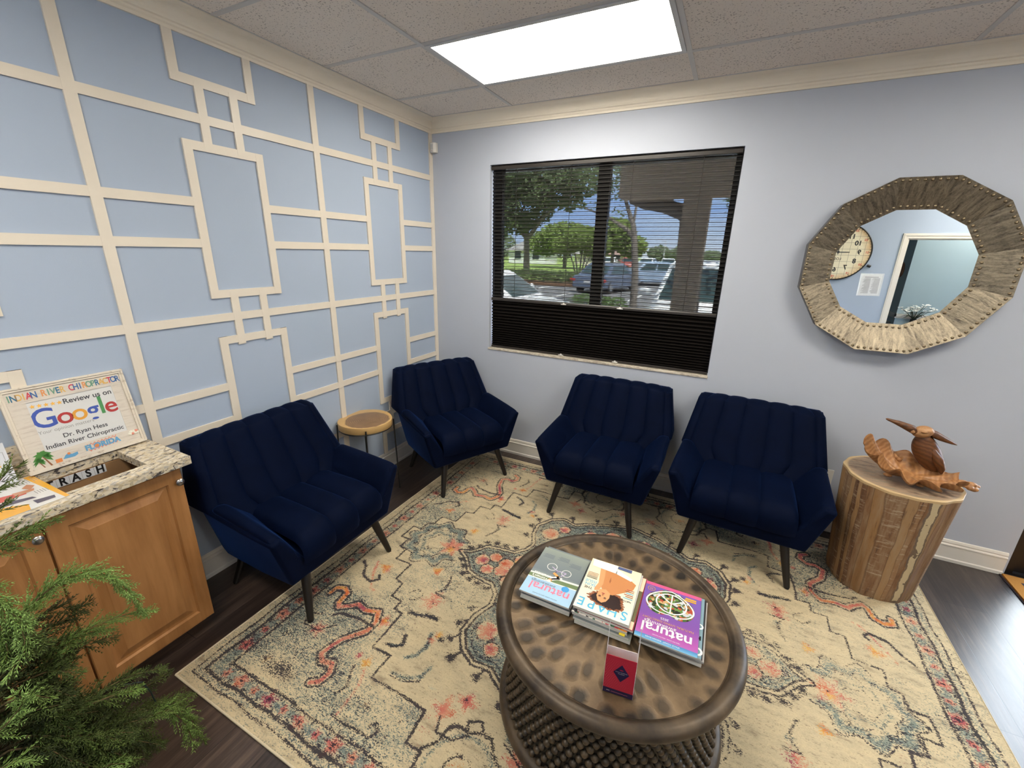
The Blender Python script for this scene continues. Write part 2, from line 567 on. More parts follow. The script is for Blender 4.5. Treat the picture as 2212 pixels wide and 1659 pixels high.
# ================================================================ RUG
RX0, RX1, RY0, RY1, RT = .481, 3.563, -2.582, -.122, .006
def build_rug():
    nx, ny = 515, 411
    xs = np.linspace(RX0, RX1, nx); ys = np.linspace(RY0, RY1, ny)
    gx, gy = np.meshgrid(xs, ys)
    X = gx - (RX0 + RX1) / 2; Y = gy - (RY0 + RY1) / 2
    hx, hy = (RX1 - RX0) / 2, (RY1 - RY0) / 2
    rs = np.random.RandomState(3)
    def smooth(fr, amp):
        z = np.zeros_like(X)
        for _ in range(9):
            a, bb, p = rs.uniform(-fr, fr), rs.uniform(-fr, fr), rs.uniform(0, 6.28)
            z += np.sin(a * X + bb * Y + p)
        return z / 3 * amp
    wx = X + smooth(26, .004) + smooth(60, .0022); wy = Y + smooth(26, .004) + smooth(60, .0022)
    ax, ay = np.abs(wx), np.abs(wy)
    L = {k: np.zeros_like(X) for k in ('ink', 'coral', 'teal', 'ochre')}
    def dseg(px, py, a, b):
        dx, dy = b[0] - a[0], b[1] - a[1]
        t = np.clip(((px - a[0]) * dx + (py - a[1]) * dy) / (dx * dx + dy * dy + 1e-12), 0, 1)
        return np.hypot(px - a[0] - t * dx, py - a[1] - t * dy)
    def dline(pts, px=None, py=None, close=False):
        px = ax if px is None else px; py = ay if py is None else py
        pts = list(pts) + ([pts[0]] if close else [])
        d = np.full_like(X, 9.)
        for a, b in zip(pts[:-1], pts[1:]):
            np.minimum(d, dseg(px, py, a, b), out=d)
        return d
    def put(k, d, hw, s=1.):
        np.maximum(L[k], s * np.clip(1 - d / (2 * hw), 0, 1), out=L[k])
    def line(k, pts, hw, s=1., **kw):
        put(k, dline(pts, **kw), hw, s)
    def disc(k, c, r, s=1., px=None, py=None, sq=1., n=0, amp=0.):
        px = ax if px is None else px; py = ay if py is None else py
        dx, dy = px - c[0], (py - c[1]) / sq
        d = np.hypot(dx, dy)
        if n:
            d = d / (1 + amp * np.cos(n * np.arctan2(dy, dx)))
        np.maximum(L[k], s * np.clip(1 - d / (2 * r), 0, 1), out=L[k])
    def inside(pts, px=None, py=None):
        px = ax if px is None else px; py = ay if py is None else py
        c = np.zeros(X.shape, bool)
        for (x0, y0), (x1, y1) in zip(pts, pts[1:] + pts[:1]):
            if y0 == y1: continue
            m = ((y0 > py) != (y1 > py)) & (px < (x1 - x0) * (py - y0) / (y1 - y0) + x0)
            c ^= m
        return c
    def rect(rx, ry):
        return np.abs(np.maximum(ax - rx, ay - ry)) + 0 * X
    # borders
    put('ink', rect(1.495, 1.187), .006, .82)
    put('ink', rect(1.457, 1.152), .009, .95)
    put('ink', rect(1.384, 1.082), .008, .9)
    put('teal', np.abs(np.maximum(ax - 1.42, ay - 1.117)), .045, .86)
    put('teal', np.maximum(0, np.abs(np.maximum(ax - 1.475, ay - 1.17)) - .01), .012, .55)
    # rosettes along the border
    fl = [(1.421, y * .0905) for y in range(-11, 12)] + [(x * .0905, 1.117) for x in range(-15, 16)]
    for i, (fx, fy) in enumerate(fl):
        big = i % 2 == 0
        q = (abs(fx), abs(fy))
        disc('coral', q, .030 if big else .019, 1., n=5, amp=.22)
        disc('ink', q, .010 if big else .006, 1.)
    for i in range(-10, 11):
        disc('ink', (1.444, abs(i * .0905 + .045)), .012, .85); disc('ink', (1.398, abs(i * .0905 + .045)), .010, .8)
    for i in range(-14, 15):
        disc('ink', (abs(i * .0905 + .045), 1.138), .011, .85); disc('ink', (abs(i * .0905 + .045), 1.096), .009, .75)
    # stepped outline of the field and the corner spandrels
    st = [(1.31, 0), (1.31, .06), (1.25, .06), (1.25, .135), (1.20, .14), (1.20, .23), (1.09, .23), (1.09, .36), (1.03, .37), (1.03, .47), (.96, .47), (.96, .53),
          (.90, .53), (.90, .63), (.90, .74), (.79, .74), (.785, .855), (.51, .86), (.50, .985), (.43, .985), (.43, 1.08)]
    line('ink', st, .0060, .98)
    sp = inside(st + [(1.38, 1.08), (1.38, 0)])
    L['teal'] = np.maximum(L['teal'], np.where(sp, .34 + .30 * np.clip(smooth(9, .9) + .35, 0, 1), .0))
    # coral hooks in the corners, edged in ink
    hk = [(1.33, .60), (1.325, .565), (1.28, .545), (1.245, .565), (1.235, .63), (1.215, .655), (1.17, .62), (1.14, .585), (1.08, .60), (1.02, .585), (.985, .64), (.99, .69), (1.03, .75), (1.05, .78),
          (1.075, .87), (1.04, .895), (.99, .885), (.965, .92), (.975, .965), (1.01, .985)]
    d = dline(hk)
    put('ink', np.abs(d - .020), .006, .95)
    put('coral', np.maximum(0, d - .004), .009, .92)
    line('ochre', hk[:5], .010, .9); line('ochre', hk[8:11], .008, .8)
    line('ink', [(.98, .665), (1.06, .655), (1.17, .675), (1.20, .70)], .010, .95)
    line('ink', [(1.14, .74), (1.20, .80), (1.28, .80), (1.31, .74), (1.25, .72)], .007, .85); disc('teal', (1.2, .77), .06, .8)
    disc('coral', (1.2, .79), .035, .9, n=6, amp=.3)
    disc('ochre', (1.20, .32), .030, .95, n=3, amp=.3); disc('coral', (1.18, .335), .018, .9)
    disc('coral', (.95, .62), .028, 1., n=4, amp=.3); disc('ochre', (.945, .615), .014, 1.)
    line('ink', [(1.35, .33), (1.31, .36), (1.27, .42), (1.20, .44), (1.17, .41), (1.19, .385)], .009, .95)
    line('coral', [(1.27, .30), (1.24, .37), (1.17, .47), (1.14, .48)], .010, .62)
    line('ink', [(.82, 1.04), (.77, 1.045), (.68, 1.04), (.63, 1.035), (.615, 1.005), (.65, .985), (.66, 1.005)], .008, .9)
    line('coral', [(.84, .84), (.815, .90), (.81, .98), (.80, 1.04)], .011, .66)
    line('ink', [(.90, .845), (.885, .88), (.86, .93), (.88, .97)], .009, .8)
    disc('ink', (.72, .955), .016, .8, n=5, amp=.4); disc('ink', (.57, .94), .010, .8); disc('ochre', (.73, .95), .022, .6)
    disc('ochre', (.86, .81), .024, 1., n=4, amp=.2); disc('coral', (.92, .80), .014, 1.)
    disc('ink', (1.28, 1.0), .020, .72, n=5, amp=.5); disc('ochre', (1.27, 1.0), .030, .6); disc('ink', (1.31, .88), .02, .72, n=4, amp=.5)
    # palmette at each end of the field
    for r, k, a, hw, s in ((.185, 'ink', 9, .007, .8), (.150, 'teal', 9, .034, .92), (.12, 'ink', 7, .005, .75), (.085, 'teal', 6, .02, .7), (.06, 'ink', 5, .004, .7)):
        dx, dy = ax - 1.075, wy
        th = np.arctan2(dy, dx)
        rr = np.hypot(dx, dy / 1.08) / (1 + .10 * np.cos(a * th) + .05 * np.cos(2 * th))
        m = np.abs(rr - r)
        put(k, np.where(np.abs(th) < 2.75, m, 9), hw, s)
    for j in range(9):
        th = (j - 4) * .52
        disc('ink', (1.075 + .135 * math.cos(th), .145 * math.sin(th)), .013, .85, py=wy, n=3, amp=.4)
    disc('coral', (.965, 0.), .052, 1., py=wy, n=6, amp=.32); disc('ochre', (.965, -.02), .024, .9, py=wy); disc('ink', (.96, .0), .008, .8, py=wy)
    # central medallion
    md = [(.905, 0), (.845, .03), (.77, .115), (.70, .135), (.60, .14), (.545, .20), (.53, .27), (.57, .37), (.575, .47), (.52, .56), (.45, .60), (.36, .585), (.28, .63), (.16, .69), (0, .73)]
    d = dline(md)
    put('ink', np.abs(d - .011), .006, 1.)
    inn = inside(md + [(0, 0)])
    L['teal'] = np.maximum(L['teal'], np.where(inn & (d > .016), .80, 0))
    put('ink', np.where(inn, np.abs(d - .036), 9), .009, .72)
    for c, r in (((.745, .0), .050), ((.68, .055), .042), ((.60, .03), .05), ((.52, .09), .055), ((.40, .0), .06), ((.42, .17), .06), ((.47, .42), .06), ((.40, .50), .04), ((.34, .34), .06), ((.22, .5), .07), ((.1, .58), .05), ((.2, .2), .09), ((0, .4), .06)):
        disc('coral', c, r * .9, .92, n=5, amp=.28)
        L['ink'] = np.maximum(L['ink'], .82 * np.clip(1 - np.abs(np.hypot(ax - c[0], ay - c[1]) - r * .95) / .010, 0, 1) * (inn))
        L['teal'] *= np.where(np.hypot(ax - c[0], ay - c[1]) < r * .9, .3, 1)
    for c in ((.55, .06), (.36, .09), (.30, .44), (.1, .1), (.08, .5)):
        disc('ochre', c, .022, .8, n=4, amp=.3); disc('ink', c, .007, .8)
    hooks = [(.86, .055), (.82, .095), (.785, .145), (.73, .17), (.675, .175), (.61, .185), (.50, .255), (.545, .62), (.60, .53), (.615, .44), (.61, .34), (.40, .645), (.24, .70), (.12, .745)]
    for c in hooks:
        disc('ink', c, .021, 1., n=3, amp=.15)
        line('ink', [c, (c[0] * .955, c[1] * .93)], .006, .9)
    # loose sprays in the field
    line('ink', [(.83, .20), (.81, .245), (.80, .30), (.83, .34), (.77, .345)], .009, .8); disc('coral', (.81, .36), .034, .85, n=6, amp=.25); disc('teal', (.80, .30), .02, .9)
    disc('ochre', (.92, .20), .026, 1., n=3, amp=.25); disc('coral', (.92, .21), .015, 1.)
    disc('coral', (.81, .40), .046, .85, n=7, amp=.28); disc('teal', (.81, .395), .018, 1.); disc('ink', (.80, .41), .012, .7)
    line('ink', [(.87, .505), (.83, .50), (.77, .485), (.725, .48)], .013, .95); line('teal', [(.865, .503), (.83, .497), (.77, .484), (.73, .48)], .008, 1.)
    line('teal', [(.70, .56), (.68, .62), (.69, .68), (.73, .71)], .013, .85); disc('ochre', (.66, .545), .02, .9); disc('ink', (.64, .56), .018, .85); disc('coral', (.68, .585), .022, .7)
    line('ink', [(.85, .70), (.81, .69), (.78, .66), (.80, .62)], .011, .85); line('teal', [(.84, .695), (.81, .685), (.78, .66)], .007, 1.)
    line('ink', [(.93, .44), (.89, .42), (.88, .38), (.92, .36), (.95, .39)], .006, .7); line('teal', [(.72, .80), (.66, .79), (.61, .76), (.60, .70)], .012, .8); line('ink', [(.73, .815), (.66, .805), (.60, .775)], .005, .75)
    disc('coral', (.44, .82), .036, .9, n=4, amp=.3); disc('coral', (.37, .755), .030, .85, n=4, amp=.3); disc('ink', (.38, .75), .010, .8)
    line('ink', [(.44, .85), (.42, .90), (.35, .90), (.30, .86), (.33, .82), (.28, .79), (.25, .83)], .006, .85)
    dd = np.hypot(ax - .27, ay - .99)
    put('ink', np.abs(dd / (1 + .08 * np.cos(7 * np.arctan2(ay - .99, ax - .27))) - .155), .009, .85); put('teal', np.abs(dd - .13), .013, .72)
    disc('ochre', (.27, .97), .045, .55, n=6, amp=.3); put('ink', np.abs(dd - .06), .006, .7)
    disc('coral', (.10, .86), .04, .8, n=5, amp=.3); line('teal', [(.02, .8), (.08, .84), (.16, .80), (.20, .74)], .012, .8); line('ink', [(.02, .82), (.08, .86), (.17, .82)], .005, .8)
    disc('coral', (1.0, .28), .0, .0)
    # the near left corner is much darker where the dye held
    blk = np.exp(-(((X + 1.17) / .11) ** 2 + ((Y + 1.01) / .05) ** 2))
    L['ink'] = np.maximum(L['ink'], .74 * blk)
    blk2 = np.exp(-(((X + 1.22) / .12) ** 2 + ((Y + .80) / .07) ** 2)); L['ink'] = np.maximum(L['ink'], .50 * blk2)
    # scattered remains of dye: teal and dark specks over the whole field
    cl = np.clip(smooth(7, .5) + smooth(17, .45), 0, 1); cl2 = np.clip(smooth(9, .5) + smooth(22, .45), 0, 1)
    L['teal'] = np.maximum(L['teal'], .16 + .30 * cl); L['ink'] = np.maximum(L['ink'], .14 + .17 * cl2)
    L['ink'] = np.maximum(L['ink'], np.where((L['teal'] > .58), .40, np.where(L['teal'] > .45, .30, 0))); L['coral'] = np.maximum(L['coral'], .10 + .14 * np.clip(smooth(11, .6), 0, 1))
    edge = np.maximum(ax - 1.39, ay - 1.09)
    L['ink'] = np.maximum(L['ink'], np.where((edge > 0) & (edge < .07), .36, 0)); L['teal'] = np.maximum(L['teal'], np.where(edge > .10, .36, 0))
    worn = np.clip(.95 + smooth(5, .14) + smooth(13, .10), .60, 1.15)
    for k in L: L[k] = L[k] * worn
    # mesh
    vs = np.stack([gx, gy, np.full_like(gx, RT)], -1).reshape(-1, 3)
    idx = np.arange(nx * ny).reshape(ny, nx)
    fs = np.stack([idx[:-1, :-1], idx[:-1, 1:], idx[1:, 1:], idx[1:, :-1]], -1).reshape(-1, 4)
    me = bpy.data.meshes.new('rug')
    nv, nf = len(vs), len(fs)
    me.vertices.add(nv); me.vertices.foreach_set('co', vs.ravel())
    me.loops.add(nf * 4); me.loops.foreach_set('vertex_index', fs.ravel().astype(np.int32))
    me.polygons.add(nf); me.polygons.foreach_set('loop_start', np.arange(0, nf * 4, 4, dtype=np.int32))
    me.polygons.foreach_set('loop_total', np.full(nf, 4, np.int32))
    me.update(calc_edges=True)
    for k in L:
        a = me.attributes.new(k, 'FLOAT', 'POINT')
        a.data.foreach_set('value', L[k].ravel().astype(np.float32))
    t = NT('woven rug pile')
    o = t.obj()
    at = lambda k: t.n('Attribute', {'attribute_name': k}).outputs['Fac']
    # single knots: a white noise cell of about 3 x 5 mm, and streaky wear along the weft
    knot = t.n('TexWhiteNoise', {'noise_dimensions': '3D'}, Vector=t.n('VectorMath', {'operation': 'SNAP'}, _0=o, _1=(.0046, .0030, .1)).outputs[0]).outputs[0]
    wear = t.noise(t.mp(o, scale=(1, 4.0, 1)), 44, 5, .75)
    wear2 = t.noise(t.mp(o, scale=(1, 1.6, 1)), 6, 4, .6)
    jit = t.math('ADD', t.math('MULTIPLY', t.math('SUBTRACT', knot, .5), .46), t.math('MULTIPLY', t.math('SUBTRACT', wear, .5), 1.25))
    jit = t.math('ADD', jit, t.math('MULTIPLY', t.math('SUBTRACT', wear2, .5), .55))
    def m(k, th=.5, sharp=7.):
        return t.math('MULTIPLY', t.math('ADD', t.math('SUBTRACT', at(k), th), jit), sharp, clamp=True)
    base = t.ramp(t.noise(t.mp(o, scale=(1, 2.6, 1)), 9, 5, .65), (.30, lin(154, 139, 116)), (.43, lin(190, 175, 145)), (.62, lin(203, 186, 152)), (.8, lin(174, 176, 157)))
    base = t.mix(t.math('MULTIPLY', t.math('GREATER_THAN', t.math('ADD', t.noise(t.mp(o, scale=(1, 5, 1)), 30, 4, .7), t.math('MULTIPLY', knot, .12)), .685), .55), base, lin(128, 112, 98))
    teal = t.ramp(t.noise(o, 14, 3), (.35, lin(70, 100, 110)), (.50, lin(118, 136, 130)), (.7, lin(56, 86, 102)))
    coral = t.ramp(t.noise(o, 9, 2), (.34, lin(150, 56, 84)), (.45, lin(196, 102, 92)), (.58, lin(206, 140, 114)), (.70, lin(190, 84, 52)))
    ochre = t.ramp(t.noise(o, 20, 2), (.4, lin(204, 108, 52)), (.6, lin(214, 168, 84)))
    ink = t.ramp(t.noise(o, 12, 2), (.4, lin(30, 32, 44)), (.6, lin(46, 42, 54)))
    c = t.mix(t.math('MULTIPLY', m('teal', .51, 5.), .84), base, teal)
    c = t.mix(t.math('MULTIPLY', m('coral', .48), .92), c, coral)
    c = t.mix(t.math('MULTIPLY', m('ochre', .52), .9), c, ochre)
    c = t.mix(t.math('MULTIPLY', m('ink', .50, 9.), .93), c, ink)
    c = t.mix(t.math('MULTIPLY', knot, .16), c, (.12, .10, .08))
    h = t.math('ADD', t.math('MULTIPLY', knot, .5), t.noise(o, 300, 2))
    t.bsdf(Base__Color=c, Roughness=.95, Specular__IOR__Level=.12, Normal=t.bump(h, .35, .003))
    me.materials.append(t.m)
    o = bpy.data.objects.new('rug', me)
    COL.objects.link(o)
    tag(o, 'cream oriental rug with faded teal, coral and navy medallions on dark planks', 'rug')
    t2 = plain('cream overcast edge', lin(205, 192, 165), .9, scale=200, bump=.5)
    b = MB()
    r = .0045
    b.tube([(RX0, RY0, r), (RX1, RY0, r), (RX1, RY1, r), (RX0, RY1, r), (RX0, RY0, r)], r, 8)
    b.build('bound_edge', t2, o)
    M = plain('rug backing', lin(170, 158, 140), .9)
    b = MB(); b.box(RX0 + .002, RX1 - .002, RY0 + .002, RY1 - .002, .0003, RT - .0006)
    b.build('backing', M, o)
build_rug()

# ================================================================ ARMCHAIRS
def velvet(name, k=1.):
    t = NT(name)
    o = t.obj()
    f = t.noise(o, 5.5, 5, .6, .5)
    f2 = t.noise(t.mp(o, scale=(1, 1, .35)), 60, 3, .6)
    c = t.mix(t.math('ADD', t.math('MULTIPLY', f, .8), t.math('MULTIPLY', f2, .25)), (.0006 * k, .0018 * k, .0075 * k), (.0022 * k, .0062 * k, .0255 * k))
    t.bsdf(Base__Color=c, Roughness=.62, Specular__IOR__Level=.04, Sheen__Weight=.22, Sheen__Roughness=.30, Sheen__Tint=(.05, .16, .62, 1), Normal=t.bump(t.noise(o, 420, 2), .25, .001))
    return t.m
M_velvet = velvet('navy velvet')
M_leg = plain('espresso stained wood', (.006, .0045, .004), .4, var=.35, scale=40, stretch=(1, 1, .1))
M_glide = plain('black glide', (.01, .01, .01), .5)

SEAMS = [-.86, -.54, -.19, .19, .54, .86]
def yfront(z): return .150 + .505 * (z - .555)
def halfw(z):
    if z > .545: return .412 - (z - .545) / .32 * .060
    return .412 - (.545 - z) / .12 * .12
def make_chair(label, loc, rz):
    t = thing('armchair', label, 'armchair', loc, rz, 'navy velvet armchairs around the rug')
    # ---- upholstered shell: front rail, two flared arms and back, lofted as one U
    b = MB()
    def ring(pts):
        return [(-x, y, z) for x, y, z in pts] + [(x, y, z) for x, y, z in reversed(pts)]
    F = ring([(.330, -.262, .232), (.418, -.290, .523), (.366, -.290, .530), (.245, -.268, .325)])
    m1 = ring([(.332, -.05, .230), (.416, -.09, .535), (.352, -.09, .551), (.236, -.06, .40)])
    Bk = ring([(.322, .225, .230), (.408, .155, .552), (.338, .150, .572), (.228, .12, .455)])
    Re = ring([(.312, .285, .250), (.402, .225, .552), (.338, .225, .560), (.228, .2, .455)])
    b.rings([F, m1, Bk, Re], 0, True, True, True, False)
    sh = b.build('frame', M_velvet, t, bevel=.016, bseg=3)
    for p in sh.data.polygons: p.use_smooth = True
    sh.data.set_sharp_from_angle(angle=R(80))
    # arm pads: a soft roll on top and inside of each arm
    for s in (-1, 1):
        b = MB()
        rs = []
        for i in range(15):
            v = i / 14
            e = math.sin(math.pi * min(1, max(0, v * 1.0))) ** .25 if 0 < v < 1 else .0
            y = -.282 + v * (.150 + .282)
            zt = .525 + .047 * v
            xo, xi = .410 - .008 * v, .362 - .024 * v
            xb, zb = .262 - .022 * v, .345 + .12 * v
            top = .012 * e
            rs.append([(s * xo, y, zt - .018), (s * (xo - .003), y, zt + .006 + top * .5), (s * (xo * .6 + xi * .4), y, zt + .008 + top), (s * xi, y, zt + .004 + top * .7), (s * (xi - .020 - .010 * e), y, zt - .030), (s * ((xi + xb) / 2 - .014 * e), y, (zt + zb) / 2), (s * xb, y, zb), (s * (xb + .04), y, zb - .02), (s * (xi + .02), y, zt - .05)])
        if s < 0: rs = [list(reversed(r)) for r in rs]
        b.rings(rs)
        b.build('arm_pad', M_velvet, t, angle=70, subsurf=1)
    # ---- channelled seat
    b = MB()
    SE = [-1, -.30, .30, 1]
    def chan(s, edges, n=4):
        for a, e in zip(edges[:-1], edges[1:]):
            if a <= s <= e:
                q = (s - a) / (e - a)
                return 1 - abs(2 * q - 1) ** n
        return 0
    us = sorted(set([-1 + 2 * i / 48 for i in range(49)] + [-.30, .30, -.285, .285, -.315, .315]))
    prof = []
    for i in range(9):
        a = i / 8 * math.pi / 2
        prof.append((-.205 - .075 * math.cos(a), .375 + .075 * math.sin(a), math.cos(a), math.sin(a)))
    prof = [(-.274, .318, 1, 0), (-.282, .350, 1, .05)] + prof + [(-.12, .458, 0, 1), (-.03, .462, 0, 1), (.06, .464, 0, 1), (.135, .466, 0, 1)]
    rws = []
    for y, z, ny, nz in prof:
        v = (y + .28) / .41
        hw = .252 - .012 * max(0, v)
        row = []
        for s in us:
            c = chan(s, SE)
            off = .020 * c + .010 * (1 - s * s)
            edge = max(0, (abs(s) - .9) / .1) ** 2 * .02
            row.append((s * hw * (1.06), y - ny * off * .7, z + nz * (off - edge)))
        rws.append(row)
    b.rings(rws, 0, False, False, False, True)
    b.build('seat', M_velvet, t, angle=55)
    # ---- channelled back
    b = MB()
    us = sorted(set([-1 + 2 * i / 72 for i in range(73)] + [x + d for x in SEAMS for d in (-.012, 0, .012)]))
    us = [u for u in us if -1 <= u <= 1]
    ED = [-1.12] + SEAMS + [1.12]
    zt, rr = .868, .034
    levels = [(.42 + i * (zt - rr - .42) / 22, 0) for i in range(23)] + [(zt - rr + rr * math.sin(a), a) for a in [k / 6 * math.pi / 2 for k in range(1, 7)]]
    rws = []
    for z, a in levels:
        zz = min(z, zt - rr)
        W_ = halfw(z) - .030 * (1 - math.cos(a)) if a else halfw(z)
        top = max(0, (z - (zt - .10)) / .10)
        yf = yfront(z)
        yr = .275 + .185 * (z - .25)
        ym = (yf + yr) / 2 + .012
        cs = math.cos(a) * .94 + .06
        row = []
        for s in us:
            c = chan(s, ED, 3.2)
            wing = max(0, (abs(s) - .86) / .14)
            y = yf - .017 * c + .034 * wing ** 1.6
            y = ym + (y - ym) * cs
            zz2 = z - .010 * (1 - c) * (a > .3) - .012 * (abs(s) ** 6) * (1 if a > 0 else 0)
            row.append((s * W_, y, zz2))
        for k in range(13):
            s = 1 - 2 * k / 12
            y = ym + (yr + .012 * (1 - s ** 4) - ym) * cs
            row.append((s * W_ * .985, y, z - .010 * (a > .3)))
        rws.append(row)
    b.rings(rws, 0, True, True, True, True)
    b.build('backrest', M_velvet, t, angle=60)
    # ---- legs
    for sx in (-1, 1):
        for sy in (-1, 1):
            b = MB()
            top = Vector((sx * .232, sy * .225 + (.0 if sy < 0 else -.01), .245))
            ft = Vector((sx * .285, sy * .285, .006))
            b.tube([top, top.lerp(ft, .5), ft], [.0245, .0205, .0155], 14)
            lg = b.build('leg', M_leg, t)
            b = MB(); b.tube([ft, ft + Vector((0, 0, -.006))], [.0135, .0135], 12)
            b.build('glide', M_glide, lg)
    return t
ch = make_chair('navy velvet armchair against the lattice wall beside the wooden cabinet', (.463, -1.850, .0072), R(91.5))
dup(ch, (.553, -.531, .0072), R(63.6), 'navy velvet armchair set across the corner next to the round wooden side table')
dup(ch, (1.738, -.440, .0072), R(-1.5), 'navy velvet armchair under the window, nearer the corner')
dup(ch, (2.617, -.456, .0072), R(-3.0), 'navy velvet armchair between the window and the wooden stump')
# ================================================================ COFFEE TABLE
TX, TY, TZ = 2.142, -1.822, .455      # centre and the height of the dished top
RTOP = .455
def bronze(name, polar=False):
    t = NT(name)
    o = t.obj()
    f = t.noise(o, 9, 5, .6)
    if polar:
        s = t.n('SeparateXYZ', Vector=o)
        th = t.math('ARCTAN2', s.outputs[1], s.outputs[0])
        r = t.n('VectorMath', {'operation': 'LENGTH'}, _0=o).outputs['Value']
        # hammered dimples: a voronoi net in (angle, radius), finer in angle on the outer rings
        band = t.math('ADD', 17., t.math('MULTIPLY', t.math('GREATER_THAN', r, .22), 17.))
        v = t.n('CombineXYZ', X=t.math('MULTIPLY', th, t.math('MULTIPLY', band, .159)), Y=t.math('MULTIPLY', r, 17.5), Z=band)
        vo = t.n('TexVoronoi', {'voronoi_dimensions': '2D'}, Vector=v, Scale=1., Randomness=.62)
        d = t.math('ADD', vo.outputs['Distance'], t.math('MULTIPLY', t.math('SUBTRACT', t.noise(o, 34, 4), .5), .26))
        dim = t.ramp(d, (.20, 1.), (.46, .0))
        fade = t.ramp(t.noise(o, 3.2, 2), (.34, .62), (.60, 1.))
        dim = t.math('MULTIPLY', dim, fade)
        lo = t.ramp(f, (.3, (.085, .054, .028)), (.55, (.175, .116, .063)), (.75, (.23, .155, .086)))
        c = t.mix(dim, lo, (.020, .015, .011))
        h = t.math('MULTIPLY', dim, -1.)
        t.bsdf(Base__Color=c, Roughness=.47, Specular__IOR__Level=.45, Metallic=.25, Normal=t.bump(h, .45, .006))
    else:
        g = t.n('NewGeometry')
        pk = t.ramp(g.outputs['Pointiness'], (.47, (.010, .008, .0065)), (.53, (.085, .056, .030)))
        lo = t.ramp(f, (.32, (.030, .021, .015)), (.56, (.092, .064, .039)), (.76, (.15, .105, .063)))
        t.bsdf(Base__Color=lo, Roughness=.45, Specular__IOR__Level=.45, Metallic=.25, Normal=t.bump(f, .15, .004))
    return t.m
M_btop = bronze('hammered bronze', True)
M_brim = bronze('dark bronze rim')
def stud_mat():
    t = NT('studded bronze')
    o = t.obj()
    f = t.noise(o, 14, 4)
    at = t.n('Attribute', {'attribute_name': 'knob'}).outputs['Fac']
    c = t.mix(at, (.009, .008, .007), t.ramp(f, (.35, (.060, .040, .022)), (.65, (.12, .080, .042))))
    t.bsdf(Base__Color=c, Roughness=.42, Specular__IOR__Level=.5, Metallic=.2)
    return t.m
M_stud = stud_mat()
tb = thing('coffee_table', 'round bronze drum coffee table with hammered top and studded sides on the rug', 'coffee table', (TX, TY, RT + .0005))
z0 = TZ - RT
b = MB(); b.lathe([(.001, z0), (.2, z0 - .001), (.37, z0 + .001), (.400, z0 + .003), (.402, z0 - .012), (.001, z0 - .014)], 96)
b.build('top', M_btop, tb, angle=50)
b = MB()
pr_ = [(.396, z0 - .010), (.398, z0 + .004), (.402, z0 + .007), (.405, z0 + .004), (.409, z0 + .006)]
for i in range(13):
    a = R(125 - i / 12 * 255)
    pr_.append((.427 + .028 * math.cos(a), z0 - .006 + .026 * math.sin(a)))
pr_ += [(.402, z0 - .034), (.388, z0 - .030)]
b.lathe(pr_ + [pr_[0]], 120, cap0=False, cap1=False)
b.build('rim', M_brim, tb, angle=60)
b = MB()
b.lathe([(.30, .0), (.418, .0), (.432, .008), (.438, .024), (.434, .042), (.424, .052), (.405, .056), (.30, .056)], 112)
b.build('foot_ring', M_brim, tb, angle=60)
# drum with rows of studs
def build_drum():
    def rad(z):
        q = (z - .05) / (z0 - .08)
        return .402 - .026 * math.sin(math.pi * min(1, max(0, q)))
    b = MB()
    b.lathe([(rad(.05 + i * (z0 - .08) / 14), .05 + i * (z0 - .08) / 14) for i in range(15)], 96, cap0=True, cap1=True)
    kb = []
    base_n = len(b.v)
    rows = 12
    zs = [.062 + i * (z0 - .105) / (rows - 1) for i in range(rows)]
    rr = random.Random(5)
    for ri, z in enumerate(zs):
        n = 72
        for k in range(n):
            th = 2 * math.pi * (k + .5 * (ri % 2)) / n
            r = rad(z) - .001
            ce = Vector((r * math.cos(th), r * math.sin(th), z))
            nr = Vector((math.cos(th), math.sin(th), 0)); tg = Vector((-math.sin(th), math.cos(th), 0)); up = Vector((0, 0, 1))
            s = .0140 * rr.uniform(.9, 1.08)
            prev = []
            rs = []
            for hh, w in ((0, 1.), (.0075, .95), (.0135, .62), (.0155, .2)):
                rs.append([ce + nr * hh + (tg * math.cos(2 * math.pi * j / 8) + up * math.sin(2 * math.pi * j / 8)) * s * w for j in range(8)])
            b.rings(rs, 0, True, False, True)
    o = b.build('drum', M_stud, tb, angle=75, weld=False)
    at = o.data.attributes.new('knob', 'FLOAT', 'POINT')
    vals = np.zeros(len(o.data.vertices), np.float32)
    vals[base_n:] = np.tile(np.repeat(np.array([0, .55, .95, 1.], np.float32), 8), (len(vals) - base_n) // 32)
    at.data.foreach_set('value', vals)
build_drum()

# ================================================================ PRINTED THINGS ON THE TABLE
def ink(name, *rgb, rough=.28):
    return plain('print ' + name, lin(*rgb), rough, var=.02, spec=.5)
M_paper = plain('magazine paper edge', (.62, .61, .58), .7, var=.25, scale=700, stretch=(.02, .02, 1))
M_white = ink('white', 238, 238, 234)
M_black = ink('black', 22, 20, 20)
def grad(name, axis, stops, rough=.28):
    t = NT('print ' + name)
    g = t.n('SeparateXYZ', Vector=t.gen()).outputs[axis]
    t.bsdf(Base__Color=t.ramp(g, *[(p, lin(*c)) for p, c in stops]), Roughness=rough, Specular__IOR__Level=.5)
    return t.m
def mottled(name, scale, *cols):
    t = NT('print ' + name)
    v = t.n('TexVoronoi', {'feature': 'F1'}, Vector=t.obj(), Scale=scale)
    k = t.n('SeparateColor', Color=v.outputs['Color']).outputs[0]
    n = len(cols)
    t.bsdf(Base__Color=t.ramp(k, *[(i / n, lin(*c)) for i, c in enumerate(cols)], interp='CONSTANT'), Roughness=.28)
    return t.m
MW, MH = .203, .280
